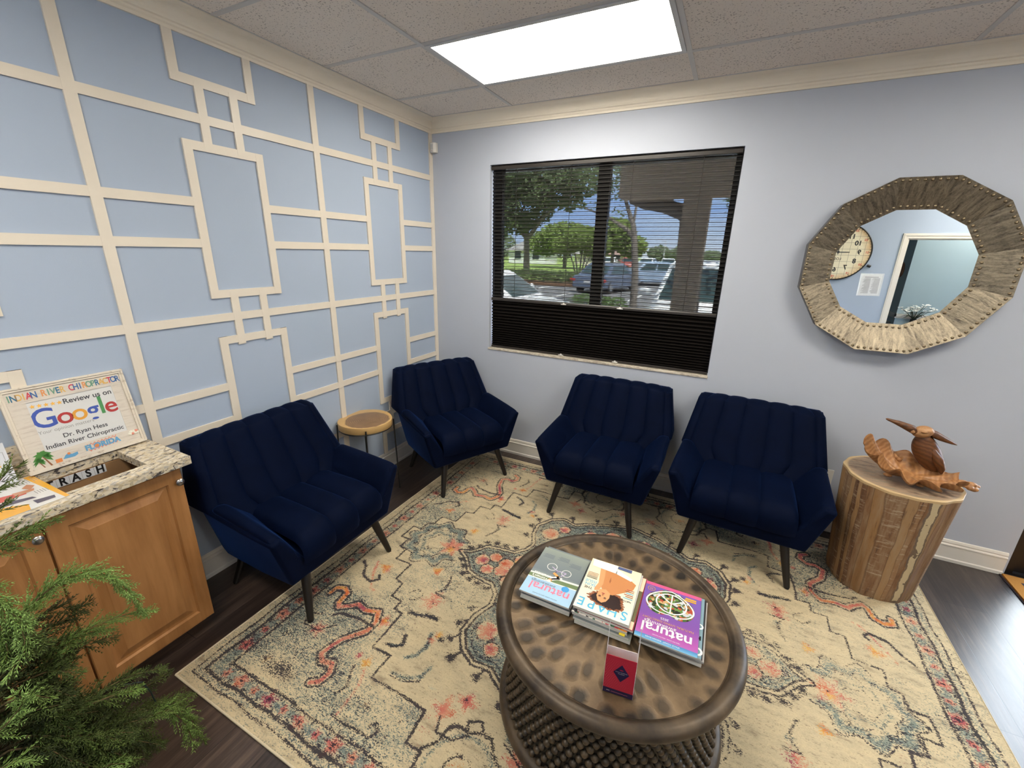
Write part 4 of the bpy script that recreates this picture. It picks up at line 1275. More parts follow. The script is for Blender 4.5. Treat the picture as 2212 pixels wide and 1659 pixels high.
def fuse(o):
    md = o.modifiers.new('fuse', 'REMESH')
    md.mode = 'VOXEL'
    md.voxel_size = .003
    md.use_smooth_shade = True
    bpy.context.view_layer.update()
    dg = bpy.context.evaluated_depsgraph_get()
    me = bpy.data.meshes.new_from_object(o.evaluated_get(dg))
    o.modifiers.clear()
    o.data = me
def carving():
    root = thing('wood_carving', 'carved wooden pelican sitting behind a scalloped shell dish on the stump', 'carving', (SX + .01, SY - .01, SZ + .013 + RT))
    def wood(name, c0, c1, dark):
        t = NT(name)
        o = t.obj()
        w = t.n('TexWave', {'wave_type': 'RINGS', 'rings_direction': 'Y'}, Vector=o, Scale=16., Distortion=5., Detail=3., Detail__Scale=1.6)
        c = t.mix(w.outputs['Fac'], c0, c1)
        c = t.mix(t.ramp(t.noise(o, 22, 5), (.56, 0.), (.72, .7)), c, dark)
        t.bsdf(Base__Color=c, Roughness=.42, Specular__IOR__Level=.4, Normal=t.bump(w.outputs['Fac'], .12, .003))
        return t.m
    M_shell = wood('carved teak', (.42, .21, .085), (.30, .135, .050), (.16, .09, .055))
    M_bird = wood('dark carved teak', (.15, .058, .020), (.095, .036, .013), (.045, .020, .011))
    M_head = wood('pale carved teak', (.44, .24, .11), (.33, .16, .066), (.2, .1, .05))
    # shell: long scalloped dish, wavy lip, tilted towards the camera; long axis to the right
    b = MB()
    nu, nv = 121, 15
    ax_, ay_ = .200, .120
    def rimr(a):
        return 1 + .16 * math.sin(11 * a + .6) * (.35 + .65 * max(0, -math.sin(a) + .35)) + .03 * math.sin(3 * a)
    def lip(a):
        k = max(0.0, math.cos(a - math.pi)) ** 1.3
        return .050 + .082 * k + .024 * math.sin(11 * a + 2.2) * (.5 + .5 * k) - .010 * max(0, math.cos(a))
    def P(a, q, off):
        r = q * rimr(a) if q > .6 else q * (1 + (rimr(a) - 1) * (q / .6) ** 2)
        zf = .010 + (lip(a)) * (q ** 2.3) + .007 * math.cos(11 * a + .6) * q * q - off
        return (ax_ * r * math.cos(a), ay_ * r * math.sin(a), zf)
    rs = []
    for j in range(nv):
        q = .04 + .96 * j / (nv - 1)
        rs.append([P(2 * math.pi * i / nu, q, 0) for i in range(nu)])
    for j in range(nv - 1, -1, -1):
        q = .04 + .955 * j / (nv - 1)
        rs.append([P(2 * math.pi * i / nu, q, .0085) for i in range(nu)])
    b.rings(rs, 0, True, True, True)
    for x, y in ((-.075, -.05), (.05, -.055), (.06, .05), (-.07, .05)):
        b.ball((x, y, .004), (.020, .014, .009), 10, 6)
    o = b.build('shell_dish', M_shell, root, loc=(-.004, -.03, .016), rot=(R(11), R(3), R(-14)), angle=60)
    # knotty driftwood tail of the shell at the right, crust behind the dish
    rr = random.Random(12)
    b = MB()
    for i in range(26):
        q = i / 25
        b.ball((.13 + .115 * q + rr.uniform(-.008, .008), -.035 - .020 * q + rr.uniform(-.02, .02), .034 - .002 * q + rr.uniform(-.010, .013)), (rr.uniform(.013, .024), rr.uniform(.011, .020), rr.uniform(.008, .015)), 9, 6)
    for i in range(18):
        q = i / 17
        b.ball((-.07 + .13 * q + rr.uniform(-.006, .006), .062 + rr.uniform(-.012, .012), .078 - .03 * q + rr.uniform(-.008, .012)), (rr.uniform(.010, .016), rr.uniform(.009, .014), rr.uniform(.010, .017)), 9, 6)
    fuse(b.build('burl', M_shell, root, weld=False))
    # bird: upright body, head with a long beak to the upper left, tail blade to the right
    bird = MB()
    def body(pts, m=0, n=18):
        rs = []
        for (x, y, z, rx, ry) in pts:
            rs.append([(x + rx * math.cos(2 * math.pi * k / n), y + ry * math.sin(2 * math.pi * k / n), z) for k in range(n)])
        bird.rings(rs, m)
    body([(.105, .020, .052, .030, .022), (.094, .020, .075, .048, .038), (.078, .020, .105, .060, .046), (.062, .020, .140, .064, .048), (.050, .020, .172, .060, .046), (.040, .020, .200, .050, .040), (.034, .018, .222, .036, .032), (.030, .016, .240, .026, .024), (.028, .016, .250, .012, .012)])
    ob = bird.build('body', M_bird, root, angle=70, subsurf=1)
    bird = MB()
    body([(.002, .006, .224, .012, .014), (.006, .006, .233, .032, .029), (.013, .006, .248, .044, .036), (.018, .006, .266, .041, .034), (.021, .006, .281, .029, .024), (.021, .006, .288, .009, .008)])
    hd = bird.build('head', M_head, root, angle=70, subsurf=1)
    b = MB(); b.ball((.008, -.0275, .264), (.0135, .0050, .0075), 12, 8); b.ball((-.030, -.008, .254), (.010, .014, .012), 10, 6); b.build('eye', M_head, hd)
    b = MB()
    def blade(pts, n=12):
        rs = []
        for (x, y, z, h, w) in pts:
            rs.append([(x - .35 * h * math.sin(2 * math.pi * k / n), y + w * math.cos(2 * math.pi * k / n), z + h * math.sin(2 * math.pi * k / n)) for k in range(n)])
        b.rings(rs)
    blade([(-.012, .004, .252, .029, .022), (-.040, .002, .264, .024, .018), (-.080, 0, .279, .018, .014), (-.115, -.002, .290, .0105, .011), (-.138, -.003, .296, .007, .009), (-.146, -.003, .297, .003, .005)])
    b.build('beak', M_bird, root, angle=70)
    b = MB()
    blade([(.046, .012, .254, .022, .026), (.075, .014, .245, .023, .028), (.105, .016, .233, .018, .022), (.135, .018, .221, .011, .014), (.158, .018, .213, .004, .006)])
    b.build('crest', M_bird, root, angle=70)
    b = MB()
    for s in (-1, 1):
        b.tube([(.066, .020 + s * .030, .175), (.094, .020 + s * .046, .13), (.118, .020 + s * .040, .085), (.132, .020 + s * .022, .055)], [.012, .022, .018, .006], 10)
    b.build('wing', M_bird, root, angle=70)
carving()
# ================================================================ WINDOW, SHADE
M_dkframe = plain('dark bronze window frame', (.012, .010, .010), .35, var=.1)
M_glass = NT('window glass'); M_glass.surf(M_glass.n('MixShader', _0=.045, _1=M_glass.n('BsdfTransparent', Color=(.96, .98, .98, 1)), _2=M_glass.n('BsdfGlossy', Roughness=.02))); M_glass = M_glass.m
M_sillm = NT('pale marble sill')
_o = M_sillm.obj()
M_sillm.bsdf(Base__Color=M_sillm.mix(M_sillm.ramp(M_sillm.noise(M_sillm.mp(_o, scale=(1, 3, 3)), 26, 6, .7), (.44, 0.), (.62, 1.)), (.66, .60, .50), (.34, .28, .22)), Roughness=.3)
M_sillm = M_sillm.m
def window():
    b = MB()
    y0, y1 = .092, .140
    fx0, fx1, fz0, fz1 = WX0, WX1, WZ0 + .012, WZ1
    b.box(fx0, .612, y0, y1, fz0, fz1); b.box(2.266, fx1, y0, y1, fz0, fz1)
    b.box(.612, 2.266, y0, y1, 2.357, fz1); b.box(.612, 2.266, y0, y1, fz0, fz0 + .05)
    b.box(1.392, 1.478, y0 - .004, y1 + .004, fz0 + .05, 2.357)
    w = struct('window_1', b, M_dkframe)
    b = MB(); b.box(.612, 1.392, .114, .119, fz0 + .05, 2.357); b.box(1.478, 2.266, .114, .119, fz0 + .05, 2.357)
    b.build('pane', M_glass, w)
    b = MB(); b.box(WX0 - .012, WX1 + .004, -.006, .092, WZ0 - .004, WZ0 + .0135); 
    b.build('sill', M_sillm, w, bevel=.003)
window()
def shade():
    t = thing('window_shade', 'dark pleated shade on the window, sheer above and opaque below', 'window shade', (0, .040, WZ0 + .014))
    z0 = WZ0 + .014
    xa, xb = WX0 + .006, WX1 - .006
    M_rail = plain('dark bronze shade rail', (.030, .025, .022), .35, var=.05)
    n = NT('sheer shade fabric')
    n.surf(n.n('MixShader', _0=.09, _1=n.n('BsdfTransparent', Color=(.050, .051, .053, 1)), _2=n.n('BsdfDiffuse', Color=(.16, .155, .15, 1))))
    M_sheer = n.m
    M_fold = plain('dark fold thread', (.014, .012, .012), .7)
    n = NT('opaque pleated fabric')
    o = n.obj()
    n.bsdf(Base__Color=n.mix(n.noise(o, 90, 3), (.0045, .0035, .003), (.010, .0075, .0065)), Roughness=.9, Specular__IOR__Level=.12)
    M_black = n.m
    L = lambda z: z - z0
    b = MB(); b.prism([(-.030, L(2.362)), (.030, L(2.362)), (.030, L(2.394)), (-.018, L(2.394)), (-.030, L(2.384))], 0, xa, xb); b.build('head_rail', M_rail, t, bevel=.002)
    # sheer pleats
    zt, zb = 2.362, 1.388
    N = 36
    b, c = MB(), MB()
    for i in range(N):
        a, e = zt - (zt - zb) * i / N, zt - (zt - zb) * (i + 1) / N
        m = (a + e) / 2
        b.quad((xa, .005, L(a)), (xb, .005, L(a)), (xb, -.006, L(m)), (xa, -.006, L(m))); b.quad((xa, -.006, L(m)), (xb, -.006, L(m)), (xb, .005, L(e)), (xa, .005, L(e)))
        c.box(xa, xb, -.0072, -.0056, L(m) - .0021, L(m) + .0021)
        if i: c.box(xa, xb, .0046, .0058, L(a) - .0006, L(a) + .0006)
    sf = b.build('sheer_fabric', M_sheer, t, weld=False)
    c.build('pleat_thread', M_fold, sf, weld=False)
    b = MB(); b.prism([(-.016, L(1.364)), (.016, L(1.364)), (.016, L(1.388)), (-.010, L(1.388)), (-.016, L(1.380))], 0, xa, xb); mr = b.build('middle_rail', M_rail, t, bevel=.002)
    # opaque pleats, closer together towards the sill
    b = MB()
    zs = [1.364]
    while zs[-1] > .974: zs.append(zs[-1] - (.0095 + .0055 * max(0, (zs[-1] - 1.08) / .28)))
    pts = []
    for i, z in enumerate(zs): pts.append((-.011 if i % 2 else .009, L(z)))
    for p, q in zip(pts[:-1], pts[1:]): b.quad((xa, p[0], p[1]), (xb, p[0], p[1]), (xb, q[0], q[1]), (xa, q[0], q[1]))
    b.build('pleated_fabric', M_black, t, weld=False)
    b = MB(); b.box(xa, xb, -.013, .013, L(.9605), L(.978)); br = b.build('bottom_rail', M_rail, t, bevel=.002)
    M_clear = plain('clear plastic pull', (.62, .60, .58), .18)
    for x in (1.207, 1.648):
        for z, pa in ((1.3755, mr), (.968, br)):
            b = MB(); b.ball((x, -.020, L(z) - .002), (.024, .007, .0055), 12, 8); b.box(x - .006, x + .006, -.019, -.014, L(z), L(z) + .010)
            b.build('pull', M_clear, t)
    for x in (.768, 1.207, 1.646, 2.084):
        b = MB(); b.tube([(x, -.0085, L(2.362)), (x, -.0085, L(1.39))], .0018, 6); b.build('cord', M_fold, t)
shade()

# ---- corner motion sensor, outlet
def small_wall_things():
    t = thing('motion_sensor', 'small white motion sensor high in the wall corner', 'sensor', (.020, -.0165, 2.548))
    M_pl = plain('warm white plastic', (.74, .71, .66), .35, var=.02); M_le = plain('frosted lens', (.60, .585, .555), .25)
    b = MB(); b.prism([(-.008, .0155), (.046, .0155), (.046, -.012), (.030, -.026), (.000, -.026), (-.008, -.016)], 2, -.036, .036); b.build('housing', M_pl, t, bevel=.003)
    b = MB(); b.box(.003, .028, -.0285, -.0255, -.014, .024); b.build('lens', M_le, t, bevel=.002)
    b = MB(); b.box(.012, .018, -.0272, -.0255, -.026, -.022); b.build('indicator', plain('dim red led', (.25, .04, .03), .3), t)
    t = thing('wall_outlet', 'white duplex power outlet low on the wall between the armchair and the stump', 'outlet', (3.108, 0, .385))
    M_sl = plain('slot', (.03, .03, .03), .6)
    b = MB(); b.box(-.0355, .0355, -.0058, -.0004, -.0585, .0585); b.build('plate', M_pl, t, bevel=.003)
    for dz in (.0195, -.0195):
        b = MB(); b.prism([(.0165 * math.cos(2 * math.pi * i / 20), .0145 * math.sin(2 * math.pi * i / 20) + dz) for i in range(20)], 1, -.0078, -.0056); s = b.build('socket', M_pl, t)
        b = MB(); b.box(-.0075, -.0055, -.0082, -.0076, dz + .001, dz + .009); b.box(.0055, .0075, -.0082, -.0076, dz + .001, dz + .0075); b.ball((0, -.0079, dz - .006), (.0025, .0004, .0028), 8, 4); b.build('slots', M_sl, s)
    b = MB(); b.ball((0, -.0062, 0), (.003, .001, .003), 8, 4); b.build('screw', M_sl, t)
small_wall_things()

# ================================================================ MIRROR
def mirror():
    t = thing('wall_mirror', 'large twelve sided mirror in a riveted hammered metal frame on the back wall', 'mirror', (3.178, 0, 1.716))
    n = NT('aged hammered metal')
    o = n.obj()
    pid = n.n('ObjectInfo').outputs['Random']
    ang = n.n('Attribute', {'attribute_name': 'panel'}).outputs['Fac']
    co = n.n('CombineXYZ', X=n.n('SeparateXYZ', Vector=o).outputs[0], Y=n.n('SeparateXYZ', Vector=o).outputs[2], Z=ang)
    vr = n.n('VectorRotate', {'rotation_type': 'Z_AXIS'}, Vector=co.outputs[0], Angle=ang).outputs[0]
    f = n.noise(n.mp(vr, scale=(60, 14, 1)), 1., 6, .7, .6)
    f2 = n.noise(vr, 120, 3, .7)
    c = n.ramp(n.math('ADD', n.math('MULTIPLY', f, .8), n.math('MULTIPLY', f2, .25)), (.34, (.070, .060, .050)), (.50, (.24, .205, .155)), (.68, (.42, .36, .265)))
    n.bsdf(Base__Color=c, Roughness=n.math('ADD', .36, n.math('MULTIPLY', f, .25)), Metallic=.94, Normal=n.bump(f, .55, .004))
    M_m = n.m
    M_side = plain('dark steel band', (.13, .125, .13), .42, metal=.7)
    M_riv = plain('brass rivet', (.30, .24, .16), .30, metal=.85)
    g = NT('silvered glass'); g.bsdf(Base__Color=(.90, .92, .92), Metallic=1., Roughness=.005); M_gl = g.m
    Ro, Ri, yo, yi = .4725, .3165, -.088, -.014
    A = lambda k: R(15 + 30 * k)
    po = lambda k: Vector((Ro * math.cos(A(k)), yo, Ro * math.sin(A(k))))
    pi = lambda k: Vector((Ri * math.cos(A(k)), yi, Ri * math.sin(A(k))))
    inward = Vector((0, 1, 0))
    for k in range(12):
        a, b_, c_, d = po(k), po(k + 1), pi(k + 1), pi(k)
        nr = (b_ - a).cross(d - a).normalized()
        if nr.y > 0: nr = -nr
        m = MB()
        th = .004
        m.add([a, b_, c_, d, a - nr * th, b_ - nr * th, c_ - nr * th, d - nr * th], [(0, 1, 2, 3), (7, 6, 5, 4), (0, 4, 5, 1), (1, 5, 6, 2), (2, 6, 7, 3), (3, 7, 4, 0)])
        nb = len(m.v)
        u = nr
        rows = ((a.lerp(d, .085), b_.lerp(c_, .085), 8), (d.lerp(a, .11), c_.lerp(b_, .11), 6))
        for p, q, cnt in rows:
            tg = (q - p).normalized(); up = tg.cross(u)
            for i in range(cnt):
                ce = p.lerp(q, (i + .5) / cnt)
                rs = []
                for hh, w in ((0, 1), (.0040, .82), (.0066, .42), (.0072, .08)):
                    rs.append([ce + u * hh + (tg * math.cos(2 * math.pi * j / 9) + up * math.sin(2 * math.pi * j / 9)) * .0078 * w for j in range(9)])
                m.rings(rs, 1, True, False, True)
        pn = m.build('frame_panel', [M_m, M_riv], t, weld=False)
        at_ = pn.data.attributes.new('panel', 'FLOAT', 'POINT')
        at_.data.foreach_set('value', np.full(len(pn.data.vertices), -(A(k) + R(15)) + (k % 3) * .0 + (math.pi / 2), np.float32))
    m = MB()
    m.rings([[po(k) * 1.0 + Vector((0, y, 0)) for k in range(12)] for y in (.001, .085)] , 0, True, False, False, False)
    rs = [[Vector((p.x * s, y, p.z * s)) for p in [po(k) for k in range(12)]] for s, y in ((1.003, yo + .0015), (1.003, -.0015), (.99, -.0015), (.99, yo + .006), (1.003, yo + .0015))]
    m = MB(); m.rings(rs, 0, True, False, False, False)
    m.build('edge_band', M_side, t)
    m = MB(); m.ngon([(p.x * 1.01, yi + .0025, p.z * 1.01) for p in [pi(k) for k in range(11, -1, -1)]]); m.ngon([(p.x * 1.01, yi + .0075, p.z * 1.01) for p in [pi(k) for k in range(12)]])
    m.build('glass', M_gl, t)
mirror()

# ================================================================ SEEN IN THE MIRROR
def front_wall_things():
    # big round clock
    t = thing('wall_clock', 'large round map grid clock with black hours and red outer numbers, seen in the mirror', 'clock', (3.544, Y0 + .004, 1.840), R(180))
    M_rimk = plain('black clock rim', (.015, .014, .013), .4)
    n = NT('aged map paper')
    o = n.obj(); s = n.n('SeparateXYZ', Vector=o)
    gx = n.math('ABSOLUTE', n.math('SUBTRACT', n.math('FRACT', n.math('MULTIPLY', s.outputs[0], 13.)), .5)); gz = n.math('ABSOLUTE', n.math('SUBTRACT', n.math('FRACT', n.math('MULTIPLY', s.outputs[2], 13.)), .5))
    ln = n.math('LESS_THAN', n.math('MINIMUM', gx, gz), .018)
    rr = n.n('VectorMath', {'operation': 'LENGTH'}, _0=o).outputs['Value']
    pc = n.mix(n.noise(o, 6, 4), (.78, .70, .48), (.86, .80, .62))
    pc = n.mix(n.ramp(n.math('ADD', rr, n.math('MULTIPLY', n.noise(o, 9, 3), .1)), (.30, 0.), (.40, .8)), pc, (.66, .40, .16))
    pc = n.mix(ln, pc, (.16, .15, .12))
    n.bsdf(Base__Color=pc, Roughness=.6); M_face = n.m
    b = MB(); b.prism([(.340 * math.cos(2 * math.pi * i / 72), .340 * math.sin(2 * math.pi * i / 72)) for i in range(72)], 1, -.018, -.001); f = b.build('face', M_face, t)
    b = MB()
    b.rings([[(r * math.cos(2 * math.pi * i / 72), y, r * math.sin(2 * math.pi * i / 72)) for i in range(72)] for r, y in ((.338, -.001), (.350, -.001), (.351, -.026), (.344, -.030), (.337, -.026), (.338, -.001))], 0, True, False, False)
    b.build('rim', M_rimk, t, angle=50)
    b = MB(); b.tube([(-.335, -.014, -.155), (-.372, -.014, -.170)], [.014, .016], 10); b.build('winder', M_rimk, t)
    b = MB()
    fx = lambda x, z: Matrix.Translation((x, -.0188, z)) @ Matrix.Rotation(R(90), 4, 'X')
    for h in range(1, 13):
        a = R(90 - 30 * h)
        b.text(str(h), .078, fx(.218 * math.cos(a), .218 * math.sin(a)), 0, bold=.0028, sx=.95)
        b.text(str(h + 12), .036, fx(.300 * math.cos(a), .300 * math.sin(a)), 1, bold=.0008)
    dm = [plain('clock black', (.012, .012, .012), .5), plain('clock red', lin(196, 66, 44), .5)]
    b.text('LOS', .042, fx(-.012, -.085), 0, bold=.0006)
    b.build('numeral_lettering', dm, f, weld=False)
    b = MB()
    for k in range(60):
        a = R(6 * k); r0 = .322 if k % 5 else .314
        d = Vector((math.cos(a), 0, math.sin(a))); q = Vector((-math.sin(a), 0, math.cos(a))) * (.0016 if k % 5 else .003)
        b.add([d * r0 - q + Vector((0, -.0188, 0)), d * r0 + q + Vector((0, -.0188, 0)), d * .337 + q + Vector((0, -.0188, 0)), d * .337 - q + Vector((0, -.0188, 0))], [(0, 1, 2, 3)], 0)
    b.build('minute_markings', dm, f, weld=False)
    b = MB()
    b.box(-.004, .004, -.024, -.022, -.03, .17); b.box(-.0035, .0035, -.022, -.0205, -.03, .0); 
    b.build('minute_hand', M_rimk, t, weld=False)
    b = MB(); b.box(-.12, .03, -.0222, -.020, -.005, .005); b.prism([(.015 * math.cos(2 * math.pi * i / 16), .015 * math.sin(2 * math.pi * i / 16)) for i in range(16)], 1, -.026, -.0186); b.build('hour_hand', M_rimk, t, weld=False)
    # taped notice
    t = thing('paper_notice', 'white printed notice in a clear sleeve taped below the clock, seen in the mirror', 'notice', (3.965, Y0 + .001, 1.447), 0, None, (0, R(1.5), R(180)))
    b = MB(); b.box(-.121, .121, -.0016, -.0004, -.140, .140); b.build('sleeve', plain('glossy plastic sleeve', (.64, .66, .70), .15), t)
    b = MB(); b.box(-.104, .104, -.0022, -.0014, -.132, .128); p = b.build('sheet', plain('printed sheet', (.74, .75, .77), .6), t)
    b = MB(); rr = random.Random(9)
    b.box(-.07, .07, -.0026, -.0021, .092, .098)
    z = .078
    while z > -.112:
        for x0, x1 in ((-.088, -.006), (.006, .088)):
            b.box(x0, x1 - rr.uniform(0, .03), -.0026, -.0021, z, z + .0022)
        z -= .0062
    b.build('print', plain('grey print', (.22, .22, .24), .6), p, weld=False)
    # hall: white flowers on a slim table, a round plaque on the side of the block
    t = thing('console_table', 'slim dark table in the hall carrying the white flowers', 'table', (4.76, -4.74, 0))
    M_dk = plain('dark table wood', (.05, .03, .02), .4)
    b = MB(); b.box(-.26, .26, -.16, .16, .72, .75); b.build('table_top', M_dk, t, bevel=.004)
    for sx in (-1, 1):
        for sy in (-1, 1):
            b = MB(); b.box(sx * .24 - .016, sx * .24 + .016, sy * .14 - .016, sy * .14 + .016, 0, .72); b.build('leg', M_dk, t)
    t = thing('flower_arrangement', 'white flowers with dark leaves in the hall, seen in the mirror', 'flowers', (4.74, -4.74, .7505))
    M_pet = plain('white petals', (.86, .86, .82), .5, var=.03); M_st = plain('dark green stems', (.02, .035, .02), .5); M_vs = plain('dark glass vase', (.02, .022, .025), .1)
    b = MB(); b.lathe([(.045, 0), (.06, .02), (.065, .09), (.045, .16), (.03, .20), (.036, .22), (.030, .22), (.026, .20), (.04, .15), (.001, .02)], 24, cap1=False); b.build('vase', M_vs, t)
    rr = random.Random(6)
    pet, stm = MB(), MB()
    for i in range(22):
        a = rr.uniform(0, 6.28); e = rr.uniform(.25, 1.2)
        r = rr.uniform(.10, .22)
        c = Vector((r * math.cos(a) * math.cos(e) * 1.15, r * math.sin(a) * math.cos(e) * .6, .27 + r * math.sin(e) * .75))
        stm.tube([(0, 0, .2), tuple(c * .6 + Vector((0, 0, .10))), tuple(c)], [.003, .0025, .002], 5)
        for k in range(6):
            th = k * 1.047 + rr.uniform(-.2, .2); L_ = rr.uniform(.026, .042)
            d = Vector((math.cos(th), math.sin(th) * .7, rr.uniform(.1, .6))).normalized(); q = d.cross(Vector((.2, .3, 1))).normalized() * L_ * .42
            pet.add([c, c + d * L_ * .55 + q, c + d * L_, c + d * L_ * .55 - q], [(0, 1, 2, 3)], 0, True)
    for i in range(9):
        a = rr.uniform(0, 6.28); d = Vector((math.cos(a), math.sin(a) * .6, rr.uniform(-.1, .5))) * .26; q = Vector((-d.y, d.x, 0)).normalized() * .018
        p0 = Vector((0, 0, .22))
        stm.add([p0, p0 + d * .5 + q + Vector((0, 0, .05)), p0 + d, p0 + d * .5 - q + Vector((0, 0, .05))], [(0, 1, 2, 3)], 0)
    pet.build('blossoms', M_pet, t, weld=False); stm.build('leaves', M_st, t, weld=False)
    b = MB()
    b.lathe([(.001, 0), (.105, 0), (.112, .006), (.108, .016), (.085, .020), (.08, .014), (.001, .014)], 40, m=0)
    o = b.build('wall_plaque', plain('brown round plaque', (.20, .085, .04), .45, var=.2), None, loc=(BX - .0008, -5.245, 1.62), rot=(0, R(-90), 0))
    tag(o, 'round brown plaque on the hall corner beyond the doorway, seen in the mirror', 'plaque')
front_wall_things()

# ================================================================ ENTRANCE DOOR AND DOORMAT
def entrance():
    b = MB()
    for x0, x1, z0, z1 in ((DX0, DX0 + .035, 0, DZ), (DX1 - .05, DX1, 0, DZ), (DX0 + .035, DX1 - .05, DZ - .05, DZ), (DX0 + .035, DX1 - .05, 0, .012)):
        b.box(x0, x1, .008, .125, z0, z1)
    d = struct('door_1', b, M_dkframe)
    b = MB()
    x0, x1 = DX0 + .038, DX1 - .054
    for a, e, z0, z1 in ((x0, x0 + .060, .014, DZ - .054), (x1 - .085, x1, .014, DZ - .054), (x0 + .060, x1 - .085, .014, .16), (x0 + .060, x1 - .085, DZ - .16, DZ - .054)):
        b.box(a, e, .035, .080, z0, z1)
    b.build('door_leaf', M_dkframe, d)
    b = MB(); b.box(x0 + .060, x1 - .085,   .055, .061, .16, DZ - .16); b.build('pane', M_glass, d)
    b = MB(); b.box(x1 - .078, x1 - .02, .010, .034, .98, 1.06); b.build('handle', plain('brushed steel', (.5, .5, .5), .3, metal=1.), d)
    t = thing('doormat', 'coir doormat with a dark border line in front of the entrance door', 'doormat', (4.66, -.335, .0008))
    n = NT('coir'); o = n.obj()
    n.bsdf(Base__Color=n.mix(n.noise(o, 260, 3), (.36, .155, .035), (.52, .25, .07)), Roughness=1., Specular__IOR__Level=.05, Normal=n.bump(n.noise(o, 500, 2), .8, .004)); M_coir = n.m
    M_mb = plain('black rubber', (.02, .012, .02), .8)
    b = MB(); b.box(-.62, .62, -.31, .31, .004, .014); m = b.build('pile', M_coir, t)
    b = MB(); w = .009
    for x0, x1, y0, y1 in ((-.555, .555, -.245 - w, -.245), (-.555, .555, .245, .245 + w), (-.555 - w, -.555, -.245 - w, .245 + w), (.555, .555 + w, -.245 - w, .245 + w)): b.box(x0, x1, y0, y1, .0138, .0146)
    b.build('border_line', M_mb, m)
    b = MB(); b.box(-.628, .628, -.318, .318, 0, .0042); b.build('backing', M_mb, t)
entrance()

# ================================================================ CABINET, COUNTER AND WHAT STANDS ON IT
CZ = .905
def cabinet():
    n = NT('honey maple')
    o = n.obj()
    f = n.noise(n.mp(o, scale=(9, 9, .9)), 2.6, 6, .6, .4); f2 = n.noise(o, 4, 3)
    c = n.ramp(n.math('ADD', n.math('MULTIPLY', f, .7), n.math('MULTIPLY', f2, .3)), (.34, (.28, .120, .036)), (.52, (.375, .172, .057)), (.7, (.45, .215, .076)))
    n.bsdf(Base__Color=c, Roughness=.38, Specular__IOR__Level=.45, Normal=n.bump(f, .05, .002)); M_maple = n.m
    M_in = plain('cabinet interior', (.28, .16, .075), .6, var=.1)
    M_kick = plain('toe kick', (.20, .092, .036), .5)
    M_knob = plain('satin nickel knob', (.42, .40, .38), .28, metal=1.)
    ya, yb = -2.349, -3.20
    t = thing('base_cabinet', 'honey maple base cabinet with raised panel doors under the granite counter', 'cabinet', (0, (ya + yb) / 2, 0))
    Y = lambda y: y - (ya + yb) / 2
    b = MB()
    zt = CZ - .036
    b.box(.012, .352, Y(ya) - .018, Y(ya), .10, zt)              # right side
    b.box(.012, .352, Y(yb), Y(yb) + .018, .10, zt)
    b.box(.012, .352, Y(yb) + .018, Y(ya) - .018, .10, .118); b.box(.012, .020, Y(yb) + .018, Y(ya) - .018, .118, zt)
    b.box(.336, .352, Y(yb) + .018, Y(ya) - .018, zt - .035, zt); b.box(.336, .352, Y(yb) + .018, Y(ya) - .018, .118, .14)
    b.box(.336, .352, Y(-2.775) - .02, Y(-2.775) + .02, .14, zt - .035)
    b.build('body', [M_maple], t)
    b = MB(); b.box(.020, .090, Y(-2.76), Y(-2.370), .60, zt - .002); b.build('rear_panel', M_in, t)   # board behind the opening
    b = MB(); b.box(.02, .285, Y(yb), Y(ya) - .002, 0, .10); b.build('toe_kick', M_kick, t)
    def door(y0, y1, knob_y):
        z0, z1, th = .076, .855, .020
        cx = .354
        g = MB()
        def loop(iy, iz, x): return [(x, Y(y0) + iy, z0 + iz), (x, Y(y1) - iy, z0 + iz), (x, Y(y1) - iy, z1 - iz), (x, Y(y0) + iy, z1 - iz)]
        g.rings([loop(0, 0, cx), loop(0, 0, cx + th - .003), loop(.003, .003, cx + th), loop(.054, .054, cx + th), loop(.057, .057, cx + th - .004), loop(.060, .060, cx + th - .009), loop(.070, .070, cx + th - .0095), loop(.076, .076, cx + th - .0085), loop(.098, .098, cx + th - .002), loop(.102, .102, cx + th - .0005)], 0, True, True, True, False)
        d = g.build('door', M_maple, t)
        k = MB()
        k.rings([[(cx + th + x, Y(knob_y) + r * math.cos(2 * math.pi * i / 18), .803 + r * math.sin(2 * math.pi * i / 18)) for i in range(18)] for x, r in ((0, .007), (.006, .0055), (.012, .005), (.017, .008), (.020, .0145), (.025, .0155), (.029, .012), (.031, .005))])
        k.build('knob', M_knob, d, angle=50)
        return d
    door(-2.7705, ya, -2.369)
    door(yb, -2.7775, -2.797)
cabinet()
def granite_mat():
    n = NT('speckled gold granite')
    o = n.obj()
    v = n.n('TexVoronoi', {'feature': 'F1'}, Vector=n.mp(o, scale=(1.3, .8, 1.2)), Scale=95., Randomness=1.)
    k = n.n('SeparateColor', Color=v.outputs['Color']).outputs[0]
    base = n.ramp(k, (0, (.62, .52, .36)), (.35, (.70, .62, .48)), (.6, (.50, .40, .25)), (.8, (.40, .36, .31)), (1., (.72, .66, .55)))
    d = n.noise(n.mp(o, rot=(0, 0, R(35)), scale=(1.9, .75, 1.4)), 34, 5, .68, .6)
    c = n.mix(n.ramp(d, (.555, 0.), (.60, .93)), base, (.030, .026, .034))
    d2 = n.noise(n.mp(o, loc=(3, 1, 2), rot=(0, 0, R(35)), scale=(1.8, .8, 1.3)), 60, 4, .7)
    c = n.mix(n.ramp(d2, (.60, 0.), (.66, .8)), c, (.12, .095, .10))
    n.bsdf(Base__Color=c, Roughness=.16, Specular__IOR__Level=.5)
    return n.m
M_gran = granite_mat()
